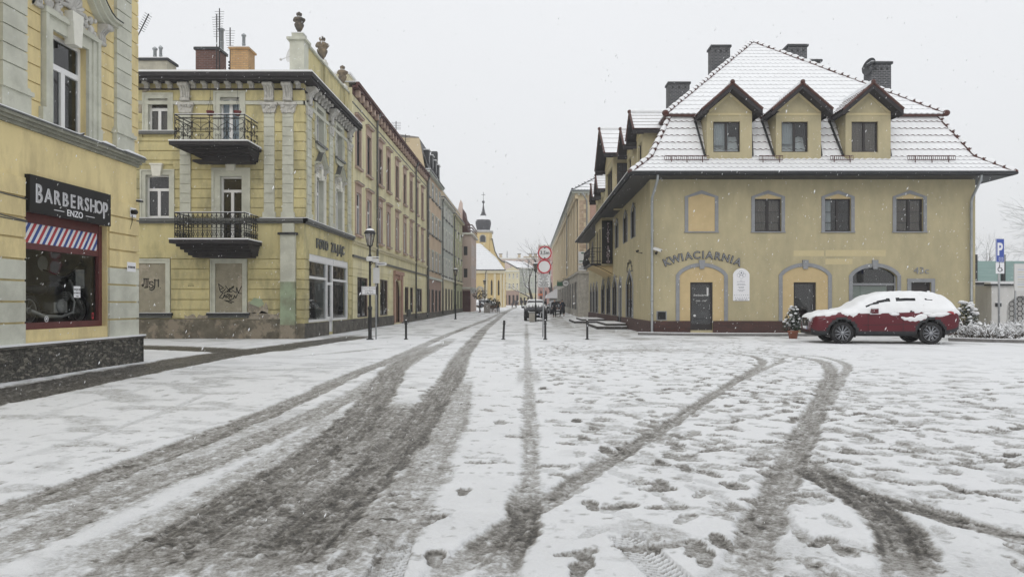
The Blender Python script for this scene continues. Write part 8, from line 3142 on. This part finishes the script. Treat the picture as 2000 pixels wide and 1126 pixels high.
# wheel tracks measured in the photograph: points, half width (m), slush (0..1), wetness (0..1), depth
TRACKS = [
    # main slushy lanes running up the street
    ([(-200, 1060), (0, 1000), (200, 930), (400, 855), (560, 790), (680, 735), (780, 695), (870, 655), (930, 632), (975, 615), (1008, 604), (1020, 601)], .19, .60, .10, .5),
    ([(-200, 1150), (0, 1075), (250, 960), (450, 880), (600, 815), (700, 765), (790, 712), (880, 664)], .20, .48, .05, .4),
    ([(-200, 1110), (0, 1040), (220, 955), (420, 875), (600, 800)], .45, .30, .0, .2),
    ([(150, 1180), (250, 1120), (420, 1010), (600, 900), (700, 820), (738, 770), (760, 735), (790, 705), (850, 675)], .27, .68, .35, .6),
    ([(420, 1180), (500, 1126), (620, 1020), (720, 930), (800, 850), (850, 780), (885, 730), (905, 690), (935, 655), (955, 635), (990, 612), (1015, 603), (1026, 600)], .24, .70, .40, .7),
    ([(330, 1180), (400, 1120), (530, 1010), (670, 910), (760, 830), (810, 780)], .36, .58, .12, .35),
    ([(100, 1180), (250, 1070), (450, 960), (600, 870), (690, 800)], .30, .30, .0, .2),
    ([(620, 1180), (700, 1090), (790, 980), (850, 880), (890, 790), (900, 740)], .22, .40, .0, .2),
    # dark lane along the barber house
    ([(-300, 830), (0, 772), (150, 743), (300, 715), (450, 690), (560, 676), (650, 664), (710, 655)], .72, .96, .85, .9),
    ([(100, 674), (265, 677), (360, 680), (480, 684), (560, 679)], .85, .96, .85, .9),
    ([(640, 690), (720, 682), (760, 678)], .14, .60, .2, .4),
    ([(560, 697), (640, 690), (720, 684)], .10, .45, .2, .4),
    # straight smear down the middle
    ([(1028, 632), (1030, 700), (1034, 800), (1036, 880), (1032, 960), (1010, 1050), (980, 1180)], .085, .42, .10, .35),
    ([(1034, 940), (1020, 1030), (985, 1100), (950, 1180)], .12, .80, .5, .7),
    ([(1029, 718), (1033, 735), (1031, 752)], .22, .34, .1, .2),
    # tracks curving off to the right
    ([(800, 1180), (860, 1126), (980, 1040), (1080, 970), (1200, 890), (1300, 830), (1400, 765), (1465, 725), (1490, 706), (1455, 692), (1360, 687), (1240, 686)], .10, .62, .25, .8),
    ([(1440, 745), (1500, 716), (1528, 704), (1500, 695), (1400, 690), (1300, 689)], .085, .55, .15, .6),
    ([(1430, 1180), (1465, 1090), (1495, 1010), (1530, 930), (1580, 830), (1607, 765), (1622, 722), (1595, 702), (1530, 693), (1450, 689)], .14, .60, .22, .8),
    ([(1605, 800), (1640, 740), (1654, 712), (1600, 696), (1500, 689), (1400, 686)], .10, .55, .15, .6),
    ([(1550, 912), (1620, 935), (1690, 963), (1850, 1012), (2000, 1052), (2200, 1100)], .12, .78, .40, .8),
    ([(1530, 880), (1600, 925), (1690, 975), (1745, 1030), (1775, 1100), (1790, 1180)], .16, .88, .50, .8),
    ([(1830, 895), (1930, 915), (2050, 945)], .10, .50, .2, .5),
    ([(1400, 1180), (1440, 1120), (1520, 1080), (1620, 1060)], .16, .42, .2, .3),
    ([(1800, 1180), (1860, 1100), (1900, 1060)], .3, .26, .1, .2),
    # turning tracks crossing the street
    ([(620, 704), (760, 700), (900, 692), (1100, 690), (1300, 688)], .05, .50, .1, .3),
    ([(700, 710), (820, 700), (950, 696), (1120, 694), (1260, 691)], .05, .46, .1, .3),
    ([(880, 686), (1000, 687), (1180, 684), (1380, 686)], .05, .46, .1, .3),
    ([(1100, 688), (1250, 683), (1400, 686)], .5, .30, .1, .2),
    ([(1030, 745), (1100, 732), (1180, 722)], .06, .35, .0, .3),
    ([(0, 905), (200, 845), (330, 800), (420, 760)], .06, .22, .0, .25),
    ([(0, 830), (160, 790), (330, 745)], .05, .15, .0, .2),
    ([(930, 632), (1005, 606), (1030, 600)], .3, .35, .0, .2),
    ([(1100, 640), (1090, 625), (1080, 612)], .6, .25, .0, .2),
]

def fan_rows():
    ys = [1.2]
    while ys[-1] < 330:
        y = ys[-1]
        ys.append(y + max(.012, .0042 * y) if y < 60 else y * 1.03)
    return np.array(ys)

def build_ground():
    ys = fan_rows()
    NC = 1300
    sa = np.linspace(-1, 1, NC)
    sa = np.sign(sa) * (np.abs(sa) * .86 + .14 * np.abs(sa) ** 4) * 1.05
    Yg, Sg = np.meshgrid(ys, sa, indexing='ij')
    Xg = Sg * (Yg + 2.2)
    H, Wd = Xg.shape
    x, y = Xg.ravel(), Yg.ravel()
    near = (y < 150)
    slush = np.zeros_like(x); wet = np.zeros_like(x); dep = np.zeros_like(x)
    ripple = fbm(x * 1.3, y * 1.3, 3, 5)
    wob = (fbm(x * 3, y * 3, 4, 11) - .5)
    fine = fbm(x * 14, y * 14, 3, 21)
    idx = np.nonzero(near)[0]
    xn, yn = x[idx], y[idx]
    sn_, wn_, dn_ = slush[idx], wet[idx], dep[idx]
    wo = wob[idx]
    edge_n = fine[idx] - .5
    for pts, hw, sl, wt, dp in TRACKS:
        P = [W(*p) for p in pts]
        # smooth the polyline with a Catmull-Rom pass
        Q = []
        for i in range(len(P) - 1):
            p0, p1, p2, p3 = P[max(i - 1, 0)], P[i], P[i + 1], P[min(i + 2, len(P) - 1)]
            for q in range(5):
                u = q / 5
                Q.append(tuple(.5 * ((2 * p1[k]) + (-p0[k] + p2[k]) * u + (2 * p0[k] - 5 * p1[k] + 4 * p2[k] - p3[k]) * u * u + (-p0[k] + 3 * p1[k] - 3 * p2[k] + p3[k]) * u ** 3) for k in (0, 1)))
        Q.append(P[-1])
        x0, x1 = min(q[0] for q in Q) - 1.2, max(q[0] for q in Q) + 1.2
        y0, y1 = min(q[1] for q in Q) - 1.2, max(q[1] for q in Q) + 1.2
        sel = np.nonzero((xn > x0) & (xn < x1) & (yn > y0) & (yn < y1))[0]
        if len(sel) == 0: continue
        xs_, ys_ = xn[sel], yn[sel]
        dmin = np.full(len(sel), 9.0)
        al, ac = np.zeros(len(sel)), np.zeros(len(sel))
        run = 0.0
        for i in range(len(Q) - 1):
            ax, ay = Q[i]; bx, by = Q[i + 1]
            dx, dy = bx - ax, by - ay
            L2 = dx * dx + dy * dy + 1e-9
            near_ = (xs_ > min(ax, bx) - 1.0) & (xs_ < max(ax, bx) + 1.0) & (ys_ > min(ay, by) - 1.0) & (ys_ < max(ay, by) + 1.0)
            k = np.nonzero(near_)[0]
            seg_ = math.sqrt(L2)
            run += seg_
            if len(k) == 0: continue
            u = np.clip(((xs_[k] - ax) * dx + (ys_[k] - ay) * dy) / L2, 0, 1)
            d = np.hypot(xs_[k] - ax - u * dx, ys_[k] - ay - u * dy)
            sgn_ = np.sign(dx * (ys_[k] - ay) - dy * (xs_[k] - ax))
            bt = d < dmin[k]
            kk = k[bt]
            al[kk] = run - seg_ + u[bt] * seg_
            ac[kk] = (d * sgn_)[bt]
            dmin[k] = np.minimum(dmin[k], d)
        dj = dmin + wo[sel] * .12 * (hw / .2) ** .5 + edge_n[sel] * .07
        soft = .02 + hw * .12
        stk = fbm(al * 1.1, ac * 26, 3, 91, .6) - .5
        treadp = np.sin(al * 2 * math.pi / .045) * np.clip((9 - ys_) / 4, 0, 1)
        f = np.clip((hw + soft - dj) / (2 * soft), 0, 1)
        f = f * f * (3 - 2 * f) * np.clip(al / 1.0 + .1, 0, 1) * np.clip((run - al) / 1.0 + .1, 0, 1)
        sn_[sel] = np.maximum(sn_[sel], f * sl * (1 + .75 * stk + .05 * treadp) * (1 - .28 * np.clip((ys_ - 10) / 14, 0, 1) * (wt < .8)))
        wn_[sel] = np.maximum(wn_[sel], f * wt)
        dn_[sel] = np.maximum(dn_[sel], f * dp)
        # a low berm pushed up beside the track
        bm = np.exp(-((dj - hw - soft - .05) / .06) ** 2) * .25 * dp
        dn_[sel] = np.where(f < .05, dn_[sel] - bm, dn_[sel])
    # general trampled, greyish ground between the lanes and near the olive house
    tr1 = np.exp(-((xn - 3.6) / 2.2) ** 2) * np.clip((yn - 18) / 10, 0, 1) * .28
    tr2 = np.exp(-((xn - (-1.6 - .0 * yn)) / 1.4) ** 2) * np.clip((12 - yn) / 8, 0, 1) * .16
    bl = fbm(xn * 2.2, yn * 2.2, 4, 31)
    mott = np.clip((bl - .52) * 3.2, 0, 1)
    sn_ += np.clip((yn - 18) / 10, 0, 1) * np.clip((fbm(xn * 1.7, yn * .9, 5, 47) - .5) * 1.6, 0, .28)
    sn_ += (tr1 + tr2) * np.clip(bl * 2 - .4, 0, 1.3)
    # thin, scraped snow right of the middle shows the paving through
    zone = np.clip((xn - .2) / .5, 0, 1) * np.clip((20 - yn) / 6, 0, 1)
    streak = fbm(xn * 3.0 + yn * .4, yn * 3.6, 5, 41)
    sn_ = np.maximum(sn_, zone * np.clip((streak - .58) * 3.0, 0, .26))
    zl = np.clip((-xn - 1.0) / 1.5, 0, 1) * np.clip((22 - yn) / 8, 0, 1)
    sn_ = np.maximum(sn_, zl * np.clip((fbm(xn * 1.6 + yn * 1.1, yn * 2.4, 5, 43) - .52) * 2.0, 0, .26))
    slush[idx], wet[idx], dep[idx] = sn_, wn_, dn_
    S2, D2, W2 = slush.reshape(H, Wd), dep.reshape(H, Wd), wet.reshape(H, Wd)
    # footprints
    rnd = random.Random(13)
    prints = []
    def walk(x0, y0, ang, n, step=.62, sz=1.0, str_=.6):
        for k in range(n):
            sd = .09 if k % 2 else -.09
            xx = x0 + math.cos(ang) * step * k - math.sin(ang) * sd + rnd.gauss(0, .04)
            yy = y0 + math.sin(ang) * step * k + math.cos(ang) * sd + rnd.gauss(0, .04)
            prints.append((xx, yy, ang + rnd.gauss(0, .12), .138 * sz, .052 * sz, str_ * rnd.uniform(.5, 1.15)))
    for k in range(290):
        a = rnd.choice((R(90), R(-90), R(20), R(160), R(60), R(120))) + rnd.gauss(0, .25)
        walk(rnd.uniform(.3, 7.0) , 5.0 + 19 * rnd.random() ** 1.2, a, rnd.randint(3, 9), rnd.uniform(.5, .72), rnd.uniform(.9, 1.2), rnd.uniform(.6, 1.15))
    for k in range(22):
        walk(rnd.uniform(-5, 0), rnd.uniform(6, 22), rnd.choice((R(90), R(-90), R(30), R(150))) + rnd.gauss(0, .3), rnd.randint(3, 9), .65, 1, rnd.uniform(.25, .6))
    for k in range(26):
        walk(rnd.uniform(.3, 4.2), rnd.uniform(3.8, 6.5), rnd.choice((R(90), R(-90), R(110), R(70))) + rnd.gauss(0, .2), rnd.randint(2, 5), .66, 1.0, rnd.uniform(.3, .55))
    for k in range(26):
        walk(rnd.uniform(4, 14), rnd.uniform(8, 22), rnd.uniform(0, 6.28), rnd.randint(4, 12), .65, 1, rnd.uniform(.3, .55))
    for k in range(14):
        walk(rnd.uniform(-6.5, -3.5), rnd.uniform(6, 14), R(100) + rnd.gauss(0, .3), rnd.randint(3, 8), .65, 1, rnd.uniform(.2, .45))
    for (px, py, a, s_) in ((672, 1092, 75, 1.1), (850, 1090, 95, 1.0), (905, 962, 90, .9), (770, 966, 80, .7), (845, 1016, 70, 1), (1243, 1068, 0, 1.1), (1300, 1065, 10, 1), (1125, 1082, 20, 1), (1145, 1098, 95, .9), (1355, 1072, 75, 1.2),
                            (1155, 988, 95, 1.0), (1210, 990, 20, 1.1), (1270, 945, 15, 1.1), (1285, 957, 5, 1.1), (1570, 966, 0, 1), (1130, 1115, 80, 1), (1375, 1090, 80, 1.1), (1605, 1060, 40, 1)):
        X_, Y_ = W(px, py)
        prints.append((X_, Y_, R(a), .135 * s_, .05 * s_, .95))
    for (px_, py_, an, a_, b_, st) in prints:
        r0, r1 = np.searchsorted(ys, py_ - .2), np.searchsorted(ys, py_ + .2)
        if r0 >= r1 or r1 >= H: continue
        yy = Yg[r0:r1]
        xx = Xg[r0:r1]
        row = Xg[(r0 + r1) // 2]
        c0, c1 = np.searchsorted(row, px_ - .26), np.searchsorted(row, px_ + .26)
        c0, c1 = max(0, c0 - 6), min(Wd, c1 + 6)
        if c0 >= c1: continue
        xx, yy = xx[:, c0:c1], yy[:, c0:c1]
        ca, sa_ = math.cos(an), math.sin(an)
        u = (xx - px_) * ca + (yy - py_) * sa_
        v = -(xx - px_) * sa_ + (yy - py_) * ca
        wdt = b_ * (1 + .22 * np.sin(u / a_ * 2.2 + .6) - .25 * np.exp(-((u / a_ + .15) / .25) ** 2))
        q = (u / a_) ** 4 + (v / wdt) ** 2 + (vnoise(xx * 30, yy * 30, 3) - .5) * .35
        f = np.clip((1.2 - q) / .25, 0, 1)
        fs_ = np.clip((1.3 - q) / .7, 0, 1)
        tread = .93 + .07 * np.sign(np.sin(u * 2 * math.pi / .035))
        S2[r0:r1, c0:c1] = np.maximum(S2[r0:r1, c0:c1], f * .70 * st * tread)
        D2[r0:r1, c0:c1] = np.maximum(D2[r0:r1, c0:c1], fs_ * fs_ * (3 - 2 * fs_) * .62 * min(st, 1))
        W2[r0:r1, c0:c1] = np.maximum(W2[r0:r1, c0:c1], f * .22 * st)
        rim = np.clip(1 - np.abs(q - 1.75) / .5, 0, 1) * (f <= 0)
        D2[r0:r1, c0:c1] -= rim * .15 * st
    # two fresh tyre-pattern marks near the camera
    for (p0, p1, wd) in ((W(775, 1060), W(735, 1170), .10), (W(1225, 1050), W(1330, 1150), .11)):
        dx, dy = p1[0] - p0[0], p1[1] - p0[1]
        L = math.hypot(dx, dy)
        u = ((Xg - p0[0]) * dx + (Yg - p0[1]) * dy) / L
        v = (-(Xg - p0[0]) * dy + (Yg - p0[1]) * dx) / L
        f = (np.abs(v) < wd) & (u > -.05) & (u < L)
        pat = (np.sin((u + np.abs(v) * .7) * 2 * math.pi / .045) > -.1)
        S2[:] = np.where(f & pat, np.maximum(S2, .48), S2)
        D2[:] = np.where(f, np.maximum(D2, np.where(pat, .7, .35)), D2)
    # heights: fluffy snow about 4 cm thick, pressed down in the tracks, gravelly slush
    lump = (fbm(x * 5, y * 5, 4, 51) - .5).reshape(H, Wd)
    gran = (fbm(x * 24, y * 24, 3, 61, .65) - .5).reshape(H, Wd)
    big = (fbm(x * .6, y * .6, 3, 71) - .5).reshape(H, Wd)
    nearf = np.clip((30 - Yg) / 18, 0, 1)
    depth = np.clip(D2, -1, 1)
    hgt = .035 + .030 * big + (.011 * lump + .010 * gran) * nearf * (1 - .3 * np.clip(depth, 0, 1)) - .040 * depth
    gs = np.clip(S2 - .3, 0, .7)
    clod = np.clip(fbm(x * 16, y * 16, 3, 81, .6).reshape(H, Wd) - .5, 0, 1)
    clod2 = np.clip(fbm(x * 30, y * 30, 2, 85, .6).reshape(H, Wd) - .55, 0, 1)
    hgt += gs * (clod * .15 + clod2 * .06) * nearf
    rise = np.where(Yg < 60, 0, np.minimum(.0064 * (Yg - 60), 1.3))
    Zg = hgt - .03 + rise
    S2[:] = np.clip(S2 - (clod * .9 + clod2 * .9 - .07) * nearf * np.clip((S2 - .15) * 6, 0, 1), 0, 1)
    pit = np.clip(fbm(x * 11, y * 11, 3, 87, .65).reshape(H, Wd) - .66, 0, 1) * np.clip((16 - Yg) / 10, 0, 1)
    S2[:] = np.clip(S2 + pit * 2.2, 0, 1)
    W2[:] = np.clip(W2 - clod * .6, 0, 1)
    # keep clear of the flat sheet under it
    n = H * Wd
    co = np.empty((n, 3), np.float32)
    co[:, 0], co[:, 1], co[:, 2] = x, y, Zg.ravel()
    me = bpy.data.meshes.new('ground_snow')
    me.vertices.add(n)
    me.vertices.foreach_set('co', co.ravel())
    i0 = (np.arange(H - 1)[:, None] * Wd + np.arange(Wd - 1)[None, :]).ravel()
    quads = np.stack([i0, i0 + 1, i0 + Wd + 1, i0 + Wd], 1).astype(np.int32)
    nf = len(quads)
    me.loops.add(nf * 4)
    me.loops.foreach_set('vertex_index', quads.ravel())
    me.polygons.add(nf)
    me.polygons.foreach_set('loop_start', np.arange(0, nf * 4, 4, dtype=np.int32))
    me.polygons.foreach_set('loop_total', np.full(nf, 4, np.int32))
    me.polygons.foreach_set('use_smooth', np.ones(nf, bool))
    for nm, arr in (('slush', S2), ('wet', W2)):
        at = me.attributes.new(nm, 'FLOAT', 'POINT')
        at.data.foreach_set('value', arr.ravel().astype(np.float32))
    me.update()
    me.validate()
    m, nt, b = new_mat('snow and slush')
    N, L = nt.nodes, nt.links
    a1 = N.new('ShaderNodeAttribute'); a1.attribute_name = 'slush'
    a2 = N.new('ShaderNodeAttribute'); a2.attribute_name = 'wet'
    tc = N.new('ShaderNodeTexCoord')
    def noise(scale, det, rough=.6):
        q = N.new('ShaderNodeTexNoise')
        q.inputs['Scale'].default_value = scale
        q.inputs['Detail'].default_value = det
        q.inputs['Roughness'].default_value = rough
        L.new(tc.outputs['Object'], q.inputs['Vector'])
        return q
    def math_(op, a, b_=None, clamp=False):
        q = N.new('ShaderNodeMath'); q.operation = op; q.use_clamp = clamp
        for k, v in enumerate((a, b_)):
            if v is None: continue
            if isinstance(v, (int, float)): q.inputs[k].default_value = v
            else: L.new(v, q.inputs[k])
        return q.outputs[0]
    n1, n2, n3 = noise(45, 5, .7), noise(9, 6, .65), noise(1.1, 4)
    br = math_('ADD', math_('MULTIPLY', math_('SUBTRACT', n1.outputs['Fac'], .5), 1.1), math_('MULTIPLY', math_('SUBTRACT', n2.outputs['Fac'], .5), .5))
    gate = math_('MULTIPLY', a1.outputs['Fac'], 3.0, True)
    s1 = math_('ADD', a1.outputs['Fac'], math_('MULTIPLY', br, gate), True)
    rp = N.new('ShaderNodeValToRGB')
    el = rp.color_ramp.elements
    el[0].position, el[0].color = 0.0, (.785, .795, .805, 1)
    el[1].position, el[1].color = 1.0, (.060, .056, .050, 1)
    for p, c in ((.20, (.62, .63, .635)), (.42, (.42, .415, .40)), (.62, (.265, .255, .235)), (.82, (.135, .127, .113))):
        q = el.new(p); q.color = (*c, 1)
    L.new(s1, rp.inputs['Fac'])
    mr = N.new('ShaderNodeMapRange')
    mr.inputs['To Min'].default_value = .93
    mr.inputs['To Max'].default_value = 1.05
    L.new(n3.outputs['Fac'], mr.inputs['Value'])
    sc = N.new('ShaderNodeVectorMath'); sc.operation = 'SCALE'
    L.new(rp.outputs['Color'], sc.inputs[0])
    L.new(mr.outputs['Result'], sc.inputs['Scale'])
    L.new(sc.outputs['Vector'], b.inputs['Base Color'])
    rr = math_('SUBTRACT', .72, math_('MULTIPLY', a2.outputs['Fac'], .45))
    L.new(rr, b.inputs['Roughness'])
    b.inputs['Specular IOR Level'].default_value = .3
    bp = N.new('ShaderNodeBump')
    bp.inputs['Strength'].default_value = .75
    bp.inputs['Distance'].default_value = .035
    L.new(math_('ADD', n1.outputs['Fac'], math_('MULTIPLY', n2.outputs['Fac'], .8)), bp.inputs['Height'])
    L.new(bp.outputs['Normal'], b.inputs['Normal'])
    me.materials.append(m)
    o = bpy.data.objects.new('road', me)
    COL.objects.link(o)
    o['kind'] = 'structure'
    # one plain sheet reaching the horizon and behind the camera
    g = MB()
    g.quad((-240, -50, -.075), (240, -50, -.075), (240, 60, -.075), (-240, 60, -.075))
    g.quad((-240, 60, -.075), (240, 60, -.075), (240, 262, 1.2), (-240, 262, 1.2))
    g.quad((-240, 262, 1.2), (240, 262, 1.2), (240, 330, 1.2), (-240, 330, 1.2))
    o = g.build('ground', 'snow', None)
    o['kind'] = 'structure'
    # the snow field behind the camera, for other viewpoints
    g = MB()
    g.quad((-60, -40, .0), (60, -40, .0), (60, 1.2, .0), (-60, 1.2, .0))
    o = g.build('square', 'snow', None)
    o['kind'] = 'structure'
build_ground()

# ================================================================== falling snow
def snowfall():
    rnd = random.Random(77)
    m = MB()
    vs, fs = [], []
    for k in range(13000):
        y = 2.5 + 42 * rnd.random() ** .8
        x = rnd.uniform(-.85, .85) * (y + 1)
        z = rnd.uniform(.1, 1.4 + .46 * y)
        r = rnd.uniform(.0025, .0062) * (1 if y > 8 else .6)
        l = r * rnd.uniform(1.5, 4.0)
        d = Vector((-.35 + rnd.gauss(0, .1), 0, -1)).normalized() * l
        c = Vector((x, y, z))
        u = Vector((r, 0, 0)); v = Vector((0, r, 0))
        o = len(vs)
        vs += [c - d, c + u, c + v, c - u, c - v, c + d]
        fs += [(o, o + 1, o + 2), (o, o + 2, o + 3), (o, o + 3, o + 4), (o, o + 4, o + 1), (o + 5, o + 2, o + 1), (o + 5, o + 3, o + 2), (o + 5, o + 4, o + 3), (o + 5, o + 1, o + 4)]
    m.v, m.f = [tuple(v) for v in vs], fs
    m.m, m.s = [0] * len(fs), [True] * len(fs)
    o = m.build('falling_snow', 'snow', None, fix=False)
    tag(o, 'fine snowflakes falling everywhere over the street', 'snowflakes', kind='stuff')
snowfall()

# ================================================================== winter air
def haze():
    m = bpy.data.materials.new('haze')
    m.use_nodes = True
    nt = m.node_tree
    nt.nodes.clear()
    o = nt.nodes.new('ShaderNodeOutputMaterial')
    v = nt.nodes.new('ShaderNodeVolumePrincipled')
    v.inputs['Color'].default_value = (.99, .99, 1.0, 1)
    v.inputs['Density'].default_value = .0012
    v.inputs['Anisotropy'].default_value = .2
    nt.links.new(v.outputs[0], o.inputs['Volume'])
    g = MB()
    g.box(-360, 360, -55, 360, -1.2, 28)
    o = g.build('haze', [m], None)
    tag(o, 'pale winter haze filling the street', 'haze', kind='stuff')
haze()
